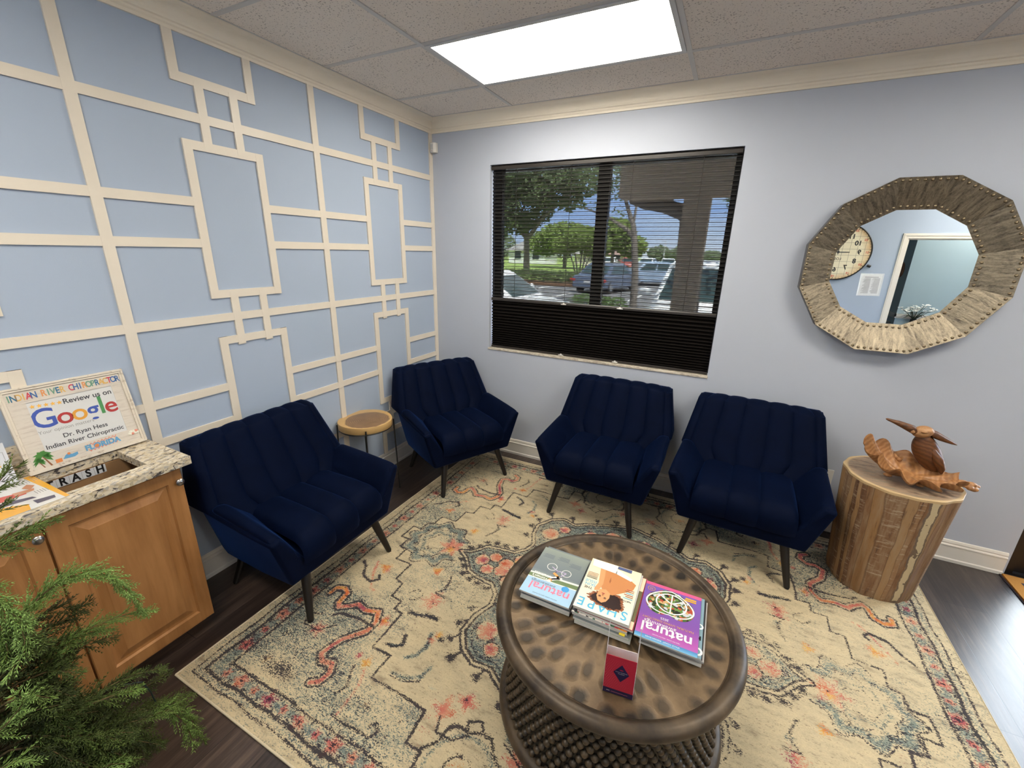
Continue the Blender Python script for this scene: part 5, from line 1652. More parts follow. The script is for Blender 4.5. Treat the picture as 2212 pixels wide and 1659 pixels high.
def counter():
    t = thing('granite_counter', 'speckled granite countertop with a cut out trash opening on the maple cabinet', 'countertop', (0, -2.77, CZ - .0355))
    h = .0355
    y0, y1 = -3.24 + 2.77, -2.315 + 2.77
    hx0, hx1, hy0, hy1 = .083, .330, -2.69 + 2.77, -2.440 + 2.77
    b = MB()
    for x0, x1, ya, yb in ((.001, hx0, y0, y1), (hx1, .405, y0, y1), (hx0, hx1, y0, hy0), (hx0, hx1, hy1, y1)):
        b.box(x0, x1, ya, yb, 0, h)
    # merge the four strips into one slab
    o = b.build('slab', M_gran, t, weld=True)
    bm = bmesh.new(); bm.from_mesh(o.data)
    bmesh.ops.delete(bm, geom=list(bm.faces), context='FACES_ONLY')
    vs = {}
    def V(x, y, z):
        k = (round(x, 4), round(y, 4), round(z, 4))
        if k not in vs: vs[k] = bm.verts.new(k)
        return vs[k]
    for v in list(bm.verts): bm.verts.remove(v)
    vs.clear()
    O = [(.001, y0), (.405, y0), (.405, y1), (.001, y1)]; I = [(hx0, hy0), (hx1, hy0), (hx1, hy1), (hx0, hy1)]
    for i in range(4):
        j = (i + 1) % 4
        for z in (0, h): bm.faces.new([V(*O[i], z), V(*O[j], z), V(*I[j], z), V(*I[i], z)])
        bm.faces.new([V(*O[i], 0), V(*O[j], 0), V(*O[j], h), V(*O[i], h)]); bm.faces.new([V(*I[i], 0), V(*I[j], 0), V(*I[j], h), V(*I[i], h)])
    bmesh.ops.recalc_face_normals(bm, faces=bm.faces)
    bm.to_mesh(o.data); bm.free()
    md = o.modifiers.new('bevel', 'BEVEL'); md.width = .003; md.segments = 2; md.limit_method = 'ANGLE'
    b = MB(); b.box(.0105, .030, y0, -2.50 + 2.77, h + .0003, h + .118); b.build('backsplash', M_gran, t, bevel=.002)
counter()
def trash_letters():
    # T R A S H on separate light box tiles fixed to the board below the slab
    M_t = plain('pale grey tile', (.60, .62, .66), .4); M_k = plain('tile black', (.01, .01, .012), .4)
    y = -2.686
    for i, ch_ in enumerate('TRASH'):
        t = thing('letter_tile', 'pale letter tile reading %s inside the trash opening' % ch_, 'letter tile', (.0908, -2.682 + .0385 * i + .019, .857), 0, 'letter tiles inside the trash opening')
        b = MB(); b.box(0, .0018, -.0188, .0188, -.0235, .0115); p = b.build('tile', M_t, t)
        b = MB()
        b.text(ch_, .046, Matrix.Translation((.0022, 0, -.006)) @ Matrix(((0, 0, 1, 0), (1, 0, 0, 0), (0, 1, 0, 0), (0, 0, 0, 1))), 0, bold=.0016, sx=.82)
        b.build('letter', M_k, p, weld=False)
trash_letters()
AX = Matrix(((0, 0, 1, 0), (1, 0, 0, 0), (0, 1, 0, 0), (0, 0, 0, 1)))      # text on a plane facing +x, reading towards +y
def sign():
    w, h = .372, .334
    tl = R(12.0)
    t = thing('framed_sign', 'whitewashed wooden framed review sign leaning on the wall behind the trash opening', 'sign', (.076, -2.5145, CZ + .0045), 0, None, (0, -tl, 0))
    n = NT('whitewashed boards'); o = n.obj()
    f = n.noise(n.mp(o, scale=(1, 3, 30)), 4, 6, .7)
    n.bsdf(Base__Color=n.mix(n.ramp(f, (.5, 0.), (.75, .7)), (.66, .60, .52), (.40, .32, .26)), Roughness=.7, Normal=n.bump(f, .2, .002)); M_bd = n.m
    n = NT('worn frame paint'); o = n.obj()
    f = n.noise(o, 38, 6, .7)
    n.bsdf(Base__Color=n.mix(n.ramp(f, (.55, 0.), (.68, .8)), (.70, .63, .53), (.36, .27, .20)), Roughness=.6, Normal=n.bump(f, .3, .003)); M_fr = n.m
    fw = .015
    b = MB()
    for y0, y1, z0, z1 in ((-w / 2, w / 2, 0, fw), (-w / 2, w / 2, h - fw, h), (-w / 2, -w / 2 + fw, fw, h - fw), (w / 2 - fw, w / 2, fw, h - fw)):
        b.box(-.010, .012, y0, y1, z0, z1); 
    for y0, y1, z0, z1 in ((-w / 2, w / 2, 0, .007), (-w / 2, w / 2, h - .007, h), (-w / 2, -w / 2 + .007, .007, h - .007), (w / 2 - .007, w / 2, .007, h - .007)):
        b.box(.012, .0155, y0, y1, z0, z1)
    b.build('frame', M_fr, t, bevel=.0015)
    Y = lambda u: -w / 2 + u * w
    Zv = lambda v: h - v * h
    b = MB()
    b.box(-.008, .004, -w / 2 + fw, w / 2 - fw, fw, h - fw)
    pu0, pu1, pv0, pv1 = .170, .862, .190, .800
    b.box(.004, .0075, -w / 2 + fw, w / 2 - fw, Zv(pv0), h - fw)               # head board
    b.box(.004, .0068, -w / 2 + fw, w / 2 - fw, fw, Zv(pv1))                   # foot board
    b.box(.004, .0060, -w / 2 + fw, Y(pu0), Zv(pv1), Zv(pv0)); b.box(.004, .0060, Y(pu1), w / 2 - fw, Zv(pv1), Zv(pv0))
    bd = b.build('board', M_bd, t)
    b = MB(); b.box(.004, .0048, Y(pu0), Y(pu1), Zv(pv1), Zv(pv0)); pp = b.build('paper', plain('sign paper', (.66, .66, .65), .45, var=.02), t)
    x = .0054
    TM = lambda u, v, xx=x, rz=0: Matrix.Translation((xx, Y(u), Zv(v))) @ AX @ Matrix.Rotation(rz, 4, 'Z')
    cols = [lin(62, 86, 168), lin(176, 52, 50), lin(222, 158, 58), lin(62, 86, 168), lin(74, 142, 84), lin(176, 52, 50), lin(66, 66, 70), lin(150, 150, 148), lin(236, 180, 74), lin(70, 70, 74)]
    mats = [plain('sign ink %d' % i, c, .45, var=.02) for i, c in enumerate(cols)]
    b = MB()
    b.text('Review us on', .0285, TM(.640, .262), 6, bold=.0005)
    # five stars
    for i in range(5):
        cy, cz = Y(.205 + .0505 * i), Zv(.245 + .004 * i)
        b.ngon([(x, cy + (.0088 if k % 2 == 0 else .0037) * math.sin(math.pi * k / 5), cz + (.0088 if k % 2 == 0 else .0037) * math.cos(math.pi * k / 5)) for k in range(10)], 8)
    for ch_, u, v, sz, m in (('G', .252, .412, .108, 0), ('o', .408, .432, .092, 1), ('o', .525, .432, .092, 2), ('g', .640, .436, .092, 3), ('l', .722, .412, .104, 4), ('e', .800, .432, .092, 5)):
        b.text(ch_, sz, TM(u, v), m, bold=.0012, sx=.96 if ch_ == 'G' else 1.02)
    b.text('Your opinion matters', .0190, TM(.395, .560), 7)
    b.text('Dr. Ryan Hess', .0240, TM(.525, .655), 9, bold=.0004); b.text('Indian River Chiropractic', .0240, TM(.512, .742), 9, bold=.0004)
    b.build('print', mats, pp, weld=False)
    # painted letters along the head board and the motifs along the foot
    hc = [lin(104, 150, 126), lin(222, 146, 84), lin(58, 100, 156), lin(200, 66, 80), lin(216, 172, 92), lin(44, 106, 140)]
    mm = [plain('sticker %d' % i, c, .4, var=.05) for i, c in enumerate(hc)] + [plain('sticker pale', lin(226, 222, 206), .4), plain('palm green', lin(72, 132, 56), .5), plain('palm trunk', lin(142, 92, 60), .5), plain('coral wave', lin(216, 140, 120), .5), plain('sea sticker', lin(96, 156, 196), .4), plain('orange sticker', lin(220, 134, 74), .4)]
    b = MB()
    txt = 'INDIAN RIVER CHIROPRACTOR'
    for i, ch_ in enumerate(txt):
        if ch_ == ' ': continue
        u = .065 + .870 * i / (len(txt) - 1)
        b.text(ch_, .0345, TM(u, .118, .0082), (i * 5 + i // 3) % 6, bold=.0008, sx=.72)
    b.build('head_lettering', mm, bd, weld=False)
    b = MB()
    b.text('FLORIDA', .029, TM(.615, .878, .0078), 10, bold=.0014, sx=.98)
    b.ngon([(.0080, Y(.56) + .0075 * math.cos(k * .5236), Zv(.880) + .0075 * math.sin(k * .5236)) for k in range(12)], 11)
    for dv in (.845, .915):
        pts = [(.0072, Y(.485 + .0165 * k), Zv(dv + (.012 if k % 2 else -.012) - .0012 * k)) for k in range(17)]
        for p, q in zip(pts[:-1], pts[1:]): b.quad((p[0], p[1], p[2] - .0024), (q[0], q[1], q[2] - .0024), (q[0], q[1], q[2] + .0024), (p[0], p[1], p[2] + .0024), 9)
    b.build('florida_lettering', mm, bd, weld=False)
    b = MB()
    b.ngon([(.0074, Y(.33) + dy, Zv(.905) + dz) for dy, dz in ((-.022, -.006), (.012, -.008), (.024, -.002), (.024, .008), (.006, .005), (-.004, .013), (-.014, .006))], 10); b.ngon([(.0078, Y(.325) + .005 * math.cos(k * .7), Zv(.875) + .005 * math.sin(k * .7)) for k in range(9)], 11)
    b.quad((.0074, Y(.235) - .009, Zv(.925) - .007), (.0074, Y(.235) + .010, Zv(.925) - .007), (.0074, Y(.235) + .010, Zv(.925) + .008), (.0074, Y(.235) - .009, Zv(.925) + .008), 11)
    b.build('wave_sticker', mm, bd, weld=False)
    b = MB()
    # palms
    for u, v0, v1, s in ((.150, .965, .820, 1.), (.105, .955, .875, .62)):
        b.quad((.0074, Y(u) + .008 * s, Zv(v0)), (.0074, Y(u) + .014 * s, Zv(v0)), (.0074, Y(u) - .004 * s, Zv(v1)), (.0074, Y(u) - .008 * s, Zv(v1)), 8)
        for a in (-10, 25, 70, 110, 150, 190, 215, -35):
            d = Vector((math.cos(R(a)), math.sin(R(a)))) * .030 * s; q = Vector((-d.y, d.x)) * .24
            cy, cz = Y(u) - .006 * s, Zv(v1)
            b.ngon([(.0078, cy, cz), (.0078, cy + d.x * .5 + q.x, cz + d.y * .5 + q.y + .003), (.0078, cy + d.x, cz + d.y - .008 * s), (.0078, cy + d.x * .5 - q.x, cz + d.y * .5 - q.y)], 7)
    b.build('palm_sticker', mm, bd, weld=False)
    b = MB()
    # whitewashed relief shell at the lower right
    for i in range(7):
        b.ball((.008, Y(.885 + .012 * i) - .004, Zv(.845) + (.003 if i % 2 else -.004)), (.002, .009, .007), 8, 5, 9 if i in (2, 5) else 6)
    b.build('shell_relief', mm, bd, weld=False)
sign()
def small_card():
    t = thing('review_card', 'small white review card on a stand, cut by the left edge of the picture', 'card', (.105, -2.795, CZ + .010), 0, None, (0, R(-10), 0))
    w, h = .118, .152
    b = MB(); b.box(-.002, .0, -w / 2, w / 2, 0, h); c = b.build('card', plain('white card stock', (.66, .68, .72), .35), t)
    b = MB(); b.prism([(-.002, .0), (-.045, .0), (-.002, .10)], 1, -.012, .012); b.build('easel_back', plain('card stand', (.6, .6, .62), .4), t)
    b = MB()
    TM = lambda y, z: Matrix.Translation((.0008, y, z)) @ AX
    b.text('Review us', .0170, TM(.006, h - .016), 0, bold=.0003)
    for ch_, y, m in (('G', -.036, 1), ('o', -.022, 2), ('o', -.007, 3), ('g', .008, 1), ('l', .0175, 4), ('e', .0275, 2)): b.text(ch_, .026, TM(y, h - .058), m, bold=.0005)
    for i in range(5):
        cy, cz = -.030 + .015 * i, h - .082
        b.ngon([(.0008, cy + (.0062 if k % 2 == 0 else .0026) * math.sin(math.pi * k / 5), cz + (.0062 if k % 2 == 0 else .0026) * math.cos(math.pi * k / 5)) for k in range(10)], 3)
    e = .0012
    for y0, y1, z0, z1 in ((-.050, .050, .012, .012 + e), (-.050, .050, h - .034, h - .034 + e), (-.050, -.050 + e, .012, h - .034), (.050 - e, .050, .012, h - .034)): b.box(.0002, .0006, y0, y1, z0, z1, 5)
    b.build('print', [plain('card ink %d' % i, c_, .4) for i, c_ in enumerate([lin(66, 66, 70), lin(62, 86, 168), lin(176, 52, 50), lin(222, 168, 68), lin(74, 142, 84), lin(150, 150, 154)])], c, weld=False)
small_card()
def leaflet():
    # laminated sheet lying across the left of the opening
    t = thing('laminated_leaflet', 'laminated leaflet with yellow corners and pictures lying on the granite', 'leaflet', (.221, -2.797, CZ + .001), R(1.5))
    lx, ly = .300, .216
    b = MB(); b.box(-lx / 2, lx / 2, -ly / 2, ly / 2, 0, .0011); c = b.build('sheet', plain('glossy white laminate', (.70, .69, .68), .12), t)
    b = MB(); z = .0014
    y_ = lambda pts, m, k=0: b.ngon([(px, py, z + k * 2e-4) for px, py in pts], m)
    y_([(-lx / 2, ly / 2 - .024), (lx / 2, ly / 2 - .012), (lx / 2, ly / 2), (-lx / 2, ly / 2)], 0)
    y_([(.05, -ly / 2), (lx / 2, -ly / 2), (lx / 2, .010), (.10, .020), (.065, -.02)], 0)
    y_([(-.06, -.09), (-.035, .0), (-.015, .050), (.008, .044), (.01, -.01), (.03, -.07), (.02, -.10)], 1, 1)
    y_([(-.052, .050), (-.075, .070), (-.045, .082), (-.018, .062)], 2, 1); y_([(-.035, .02), (-.02, .072), (.0, .066), (.0, .02)], 2, 2)
    y_([(.030, -.07), (.022, -.01), (.050, .045), (.070, .05), (.060, .0), (.052, -.06)], 3, 1)
    y_([(.085, .035), (.10, .085), (.125, .080), (.122, .035)], 3, 1)
    for i in range(10):
        for q in range(2): b.box(-.135 + .0, -.085, -.085 + .020 * i + q * .007, -.0835 + .020 * i + q * .007, z, z + .0002, 4)
    for i in range(5): b.box(.008, .040, .062 + .007 * i, .0640 + .007 * i, z, z + .0002, 4)
    b.build('print', [plain('leaf ink %d' % i, c_, .15) for i, c_ in enumerate([lin(228, 168, 60), lin(200, 84, 70), lin(196, 140, 110), lin(84, 80, 100), lin(150, 150, 150)])], c, weld=False)
leaflet()
# ================================================================ OUTSIDE THE WINDOW
GZ = -.15
def outside():
    rr = random.Random(21)
    # ground sheets
    def gm(name, c0, c1, sc):
        n = NT(name); o = n.obj()
        n.bsdf(Base__Color=n.mix(n.noise(o, sc, 5, .6), c0, c1), Roughness=.9, Specular__IOR__Level=.15)
        return n.m
    M_asph = gm('asphalt', (.13, .13, .135), (.19, .19, .195), 3)
    M_lawn = gm('lawn grass', (.20, .30, .075), (.34, .44, .13), .6)
    M_conc = gm('concrete walk', (.58, .55, .50), (.66, .63, .57), 2)
    M_mulch = gm('mulch', (.10, .055, .035), (.17, .10, .06), 9)
    M_line = plain('white road paint', (.75, .75, .72), .7)
    b = MB(); b.box(-160, 120, .17, 200, GZ - .3, GZ); struct('ground_asphalt', b, M_asph)
    b = MB(); b.box(-2, 12, .165, 3.0, GZ, GZ + .12); struct('ground_walk', b, M_conc)
    b = MB(); b.prism([(-120, 23.4), (-6.2, 23.4), (-8, 28), (-8.2, 75), (-120, 75)], 2, GZ, GZ + .10); struct('ground_lawn', b, M_lawn)
    b = MB(); b.prism([(-4.5, 40), (8, 40), (8, 47), (-4.5, 47)], 2, GZ, GZ + .10); b.prism([(-120, 76), (60, 84), (60, 190), (-120, 190)], 2, GZ, GZ + .1); struct('ground_verge', b, M_lawn)
    b = MB(); b.box(-60, -3.9, 20.6, 23.4, GZ, GZ + .12); struct('ground_planting_bed', b, M_mulch)
    b = MB()
    for x in (-7.6, -4.9, -2.2, .5, 3.6): b.box(x, x + .10, 3.6, 9.0, GZ, GZ + .004)
    for x in (-9.8, -7.0, -4.6, -1.4, 1.2): b.box(x, x + .10, 14.5, 20.3, GZ, GZ + .004)
    struct('road_markings', b, M_line)
    # porch: soffit, beam and square pillars
    n = NT('tan stucco'); o = n.obj()
    n.bsdf(Base__Color=n.mix(n.noise(o, 2.2, 3), (.56, .43, .31), (.66, .52, .38)), Roughness=.85, Normal=n.bump(n.noise(o, 60, 4), .3, .004)); M_st = n.m
    M_sof = plain('porch soffit paint', (.74, .69, .60), .8)
    b = MB(); b.box(1.0, 3.5, .16, 3.3, 2.79, 2.86); 
    for i in range(11): b.box(1.0, 3.5, .30 + i * .27, .308 + i * .27, 2.782, 2.79)
    struct('porch_ceiling', b, M_sof)
    b = MB(); b.box(1.0, 3.5, 2.34, 2.66, 2.40, 2.79); b.box(1.0, 3.5, 2.66, 3.3, 2.66, 2.79); struct('porch_beam', b, M_st)
    for x in (1.88, 3.33):
        b = MB(); b.box(x - .14, x + .14, 2.36, 2.64, GZ + .12, 2.40); b.box(x - .165, x + .165, 2.335, 2.665, GZ + .12, GZ + .40); struct('pillar', b, M_st)
    b = MB(); b.box(-12, 12, .16, .22, 2.95, 4.6); b.box(-12, 12, -9, .22, 4.5, 4.6); struct('roof', b, M_st)

    # ---- trees -----------------------------------------------------------------
    n = NT('bark'); o = n.obj()
    n.bsdf(Base__Color=n.mix(n.noise(n.mp(o, scale=(4, 4, .7)), 4, 5, .7), (.10, .085, .072), (.22, .19, .165)), Roughness=.95, Normal=n.bump(n.noise(n.mp(o, scale=(3, 3, .6)), 9, 4), .6, .02)); M_bark = n.m
    def leafm(name, c0, c1):
        n = NT(name)
        c = n.mix(n.noise(n.obj(), 1.4, 3), c0, c1)
        d = n.n('BsdfDiffuse', Color=c); tr = n.n('BsdfTranslucent', Color=n.mix(.5, c, (.4, .5, .1)))
        n.surf(n.n('MixShader', _0=.35, _1=d, _2=tr))
        return n.m
    M_oak = leafm('oak leaves', (.075, .11, .065), (.15, .19, .10))
    M_light = leafm('light leaves', (.15, .22, .06), (.26, .33, .11))
    M_mid = leafm('mid green leaves', (.07, .13, .05), (.15, .22, .085))
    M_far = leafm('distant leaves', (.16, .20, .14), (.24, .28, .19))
    def leaves(blobs, count, size, mat_, parent):
        b = MB()
        vol = [bl[3] * bl[4] * bl[5] for bl in blobs]
        for _ in range(count):
            x, y, z, rx, ry, rz = rr.choices(blobs, vol)[0]
            while True:
                p = [rr.uniform(-1, 1) for _ in range(3)]
                d2 = sum(q * q for q in p)
                if .25 < d2 < 1: break
            c = Vector((x + p[0] * rx, y + p[1] * ry, z + p[2] * rz))
            u = Vector((rr.gauss(0, 1), rr.gauss(0, 1), rr.gauss(0, .6))).normalized(); v = u.orthogonal().normalized()
            s = size * rr.uniform(.6, 1.3)
            b.add([c - u * s, c + v * s * .5, c + u * s, c - v * s * .5], [(0, 1, 2, 3)])
        o = b.build('foliage', mat_, parent, weld=False)
        o['kind'] = 'stuff'
        return o
    def tree(name, label, x, y, limbs, blobs, count, size, mat_, group='trees outside the window'):
        t = thing(name, label, 'tree', (x, y, GZ), 0, group)
        b = MB()
        for pts, r in limbs: b.tube([(a - x, c - y, d - GZ) for a, c, d in pts], r, 9)
        b.build('trunk', M_bark, t, weld=False)
        leaves([(a - x, c - y, d - GZ, *q) for a, c, d, *q in blobs], count, size, mat_, t)
        return t
    tree('oak_tree', 'big dark oak on the lawn filling the upper left of the window', -12.9, 30, [([(-12.9, 30, GZ), (-12.95, 30, 1.5), (-13.0, 30, 3.2), (-13.3, 29.5, 5)], [.30, .24, .22, .15]), ([(-13.0, 30, 2.6), (-11.5, 29.5, 4.2), (-9.6, 28.8, 5.4)], [.2, .13, .06]), ([(-13.0, 30, 2.8), (-14.6, 30, 4.4), (-16, 30, 5.4)], [.18, .12, .06])],
         [(-13.4, 30, 5.4, 2.8, 2.4, 2.0), (-10.6, 29, 6.3, 2.6, 2.2, 1.6), (-16.2, 30, 5.6, 2.3, 2.2, 2.0), (-13, 30, 7.8, 4.2, 3, 1.9), (-8.4, 28.6, 6.9, 2.2, 1.8, 1.5), (-13.6, 29.6, 3.9, 1.7, 1.6, .9), (-15.6, 30, 3.8, 1.3, 1.4, 1.2), (-8.9, 28.6, 5.2, 1.2, 1.0, .6)], 9500, .22, M_oak)
    tree('ornamental_tree', 'small light green multi stemmed tree behind the hedge', -6.35, 23.8, [([(-6.35 + dx * .1, 23.8, GZ), (-6.35 + dx * .5, 23.8, 1.1), (-6.35 + dx, 23.8 + dx * .2, 2.2)], [.05, .04, .02]) for dx in (-.9, -.45, .1, .5, .9)],
         [(-6.3, 23.8, 2.6, 1.25, 1.1, .8), (-7.4, 23.8, 2.2, .9, .8, .6), (-5.3, 23.8, 2.3, .9, .8, .7)], 2600, .11, M_light)
    tree('round_tree', 'rounded light green tree behind the small multi stemmed tree', -15.4, 46, [([(-15.4, 46, GZ), (-15.4, 46, 2.)], [.2, .15])], [(-15.4, 46, 3.4, 3.6, 2.4, 1.7), (-18.4, 47, 2.6, 2.2, 2, 1.4), (-11.9, 46, 2.9, 2.4, 2, 1.6)], 3600, .26, M_light)
    tree('round_tree', 'light green tree beyond the parked cars, right of the window mullion', -8.3, 40, [([(-8.3, 40, GZ), (-8.3, 40, 2.)], [.2, .15])], [(-8.3, 40, 3.5, 2.1, 2, 1.5), (-9.6, 40, 2.8, 1.6, 1.6, 1.3), (-6.6, 40.5, 2.4, 1.5, 1.5, 1.1)], 3200, .24, M_light)
    tree('slender_tree', 'slender leaning tree with a forked trunk right of the window mullion', -.52, 12, [([(-.52, 12, GZ), (-.57, 12, 1.14), (-.73, 12, 2.33), (-.79, 12, 2.64), (-1.05, 12, 3.25), (-1.3, 12, 3.9)], [.13, .115, .10, .085, .06, .03]), ([(-.72, 12, 2.25), (-.95, 12, 2.5), (-1.7, 12, 2.95), (-2.6, 12.2, 3.25)], [.075, .07, .045, .02]), ([(-.8, 12, 2.66), (-.75, 12, 3.3), (-.9, 12, 4.0)], [.05, .035, .02])],
         [(-1.35, 12, 3.75, .55, .5, .35), (-1.9, 12, 4.2, .9, .7, .5), (-.9, 12, 4.3, .7, .6, .4), (-2.3, 12.1, 3.3, .5, .3, .14), (-1.25, 12, 3.1, .3, .2, .25)], 1500, .055, M_oak)
    tree('oak_tree', 'thick grey oak limb curving out from behind the porch pillar', 1.86, 3.16, [([(1.86, 3.16, GZ), (1.84, 3.16, 1.2), (1.80, 3.16, 2.2), (1.85, 3.4, 3.4), (1.9, 3.8, 4.2)], [.20, .175, .175, .14, .08]), ([(1.84, 3.18, 2.18), (1.66, 3.18, 2.30), (1.42, 3.18, 2.375), (1.16, 3.2, 2.42), (1.0, 3.2, 2.475), (.93, 3.22, 2.60), (.86, 3.25, 2.95), (.7, 3.3, 3.4)], [.15, .105, .085, .078, .072, .066, .055, .03]), ([(1.5, 3.18, 2.36), (1.42, 3.3, 2.62), (1.36, 3.5, 3.1)], [.05, .04, .03])],
         [(1.9, 4.2, 4.5, 2.0, 1.3, .7), (.6, 3.6, 3.6, .8, .6, .35)], 2200, .06, M_oak)
    tree('oak_tree', 'dark foliage hanging at the right edge of the window beyond the pillar', 3.3, 9.0, [([(3.3, 9, GZ), (3.3, 9, 2), (3.2, 9, 4.2)], [.16, .13, .08]), ([(3.25, 9, 2.8), (2.5, 9, 3.2), (2.1, 9, 3.3)], [.06, .04, .02])], [(2.35, 9, 3.25, .55, .5, .5), (2.9, 9, 4.2, 1.1, .9, .8), (2.25, 9, 2.75, .3, .3, .22), (2.2, 9, 3.7, .5, .4, .3)], 2400, .06, M_oak)
    # far tree belt, tree by tree
    far = [(-48, 92, 5.5, 3.4), (-40, 95, 6.2, 3.5), (-32, 92, 5.0, 3.4), (-24.6, 96, 4.3, 3.2), (-18.2, 90, 3.6, 2.7), (-12.6, 100, 3.4, 2.6), (-7.2, 92, 3.1, 2.4), (-2.2, 102, 2.6, 2.3), (2.6, 94, 2.5, 2.3), (7.6, 103, 2.5, 2.3), (12.6, 95, 2.6, 2.3)]
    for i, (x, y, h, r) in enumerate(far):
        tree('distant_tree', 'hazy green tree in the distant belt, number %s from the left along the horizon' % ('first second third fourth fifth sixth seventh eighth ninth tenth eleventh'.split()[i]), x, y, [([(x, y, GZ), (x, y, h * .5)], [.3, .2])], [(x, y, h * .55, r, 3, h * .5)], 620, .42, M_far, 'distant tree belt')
    # hedge
    t = thing('hedge', 'clipped low hedge between the parking lot and the lawn', 'hedge', (-9.4, 21.7, GZ + .12))
    b = MB()
    for i in range(9): b.tube([(-4.6 + i * 1.15, 0, 0), (-4.6 + i * 1.15, 0, .45)], .02, 5)
    b.build('stems', M_bark, t, weld=False)
    leaves([(-4.4 + i * .8, 0, .40, .75, .55, .40) for i in range(12)], 4200, .075, M_oak, t)
    # shrub by the slender tree
    t = thing('shrub', 'low green shrub at the foot of the slender tree', 'shrub', (-1.75, 11.0, GZ))
    leaves([(0, 0, .3, .8, .5, .32), (.7, .2, .25, .6, .4, .28)], 1000, .06, M_mid, t)
    # ---- houses ----------------------------------------------------------------
    M_hw = plain('house stucco', (.62, .56, .48), .85); M_hw2 = plain('white house', (.80, .80, .80), .8); M_rf = plain('shingle roof', (.30, .20, .17), .9); M_rf2 = plain('grey shingle roof', (.30, .29, .28), .9); M_dkgl = plain('dark window', (.04, .05, .06), .2)
    def house(label, x, y, w, d, h, wall, roof):
        t = thing('house', label, 'house', (x, y, GZ), 0, 'houses across the lawn')
        b = MB(); b.box(-w / 2, w / 2, -d / 2, d / 2, 0, h); wl = b.build('walls', wall, t)
        b = MB(); e = .5; a = [(-w / 2 - e, -d / 2 - e, h), (w / 2 + e, -d / 2 - e, h), (w / 2 + e, d / 2 + e, h), (-w / 2 - e, d / 2 + e, h), (-w / 4, 0, h + 1.5), (w / 4, 0, h + 1.5)]
        b.add(a, [(0, 1, 5, 4), (1, 2, 5), (2, 3, 4, 5), (3, 0, 4), (3, 2, 1, 0)]); b.build('roof', roof, t)
        for k in range(max(2, int(w / 3))):
            xx = -w / 2 + (k + .5) * w / max(2, int(w / 3))
            b = MB(); b.box(xx - .5, xx + .5, -d / 2 - .04, -d / 2 + .02, .8, 1.9); b.build('window', M_dkgl, t)
        return t
    house('white house beyond the lawn, left of the small tree', -25.6, 60, 6, 5, 2.0, M_hw2, M_rf2)
    house('cream bungalow beyond the lawn behind the light green trees', -17.2, 70, 8, 6, 1.6, M_hw, M_rf2)
    house('brown roofed bungalow across the lot right of the mullion', -13.6, 60, 6, 5, 1.7, M_hw, M_rf)
    # ---- cars --------------------------------------------------------------------
    M_tyre = plain('tyre rubber', (.015, .015, .016), .8); M_hub = plain('alloy wheel', (.42, .43, .45), .3, metal=.8); M_cgl = plain('tinted car glass', (.03, .055, .06), .06); M_tl = plain('red tail lamp', (.42, .02, .02), .2); M_hl = plain('headlamp', (.62, .64, .66), .1); M_tr = plain('black trim', (.02, .02, .022), .5); M_pl = plain('number plate', (.6, .6, .6), .5)
    def paint(name, c): return plain('car paint ' + name, c, .18, var=.01, spec=.6)
    def car(name, label, x, y, rz, paintm, L=4.6, Wd=1.82, H=1.45, suv=False, group=None):
        """nose towards local -y"""
        t = thing(name, label, 'car', (x, y, GZ), rz, group)
        hw = Wd / 2
        belt = H * (.62 if suv else .63)
        def sec(yy, w, zb, zt, r=.09):
            return [(-w + r, yy, zb), (w - r, yy, zb), (w, yy, zb + r), (w, yy, zt - r), (w - r * 1.4, yy, zt), (-w + r * 1.4, yy, zt), (-w, yy, zt - r), (-w, yy, zb + r)]
        b = MB()
        hf = -L / 2
        tail = belt if suv else belt * .98
        b.rings([sec(hf, hw * .78, .30, belt * .62), sec(hf + .10, hw * .90, .24, belt * .76), sec(hf + .35, hw * .96, .20, belt * .84), sec(hf + 1.15, hw, .20, belt * .97), sec(-.1, hw, .20, belt), sec(L / 2 - .9, hw, .20, belt), sec(L / 2 - .35, hw * .98, .22, tail), sec(L / 2 - .08, hw * .94, .26, tail * .97), sec(L / 2, hw * .84, .34, tail * .86)])
        bd = b.build('body', paintm, t, angle=28)
        # cabin
        y0, y1 = hf + 1.05, (L / 2 - .12 if suv else L / 2 - .55)
        y2, y3 = hf + 1.85, (L / 2 - .45 if suv else L / 2 - 1.35)
        wb, wt = hw * .93, hw * .74
        zb, zt = belt - .03, H
        b = MB()
        def rect(w, ya, yb, z): return [(-w, ya, z), (w, ya, z), (w, yb, z), (-w, yb, z)]
        b.rings([rect(wb, y0, y1, zb), rect(wt * 1.03, y2 - .06, y3 + .05, zt - .06), rect(wt * .93, y2 + .06, y3 - .06, zt)], 0, True, True, True, False)
        b.build('cabin', paintm, t, bevel=.03)
        # glass: windscreen, rear screen, side windows
        def lerp(a, c, k): return tuple(a[i] + (c[i] - a[i]) * k for i in range(3))
        def glass(p, q, r, s, mx, nm):
            out = Vector((q[0] - p[0], q[1] - p[1], q[2] - p[2])).cross(Vector((s[0] - p[0], s[1] - p[1], s[2] - p[2]))).normalized() * .012
            P = [lerp(lerp(p, q, a), lerp(s, r, a), c) for a, c in ((mx, .10), (1 - mx, .10), (1 - mx, .90), (mx, .90))]
            g = MB(); g.add([Vector(v) + out for v in P] + [Vector(v) for v in P], [(0, 1, 2, 3), (4, 7, 6, 5), (0, 4, 5, 1), (1, 5, 6, 2), (2, 6, 7, 3), (3, 7, 4, 0)]); g.build(nm, M_cgl, t)
        zq = zt - .06; wq = wt * 1.03; ya, yb = y2 - .06, y3 + .05
        glass((-wb, y0, zb), (wb, y0, zb), (wq, ya, zq), (-wq, ya, zq), .055, 'windscreen')
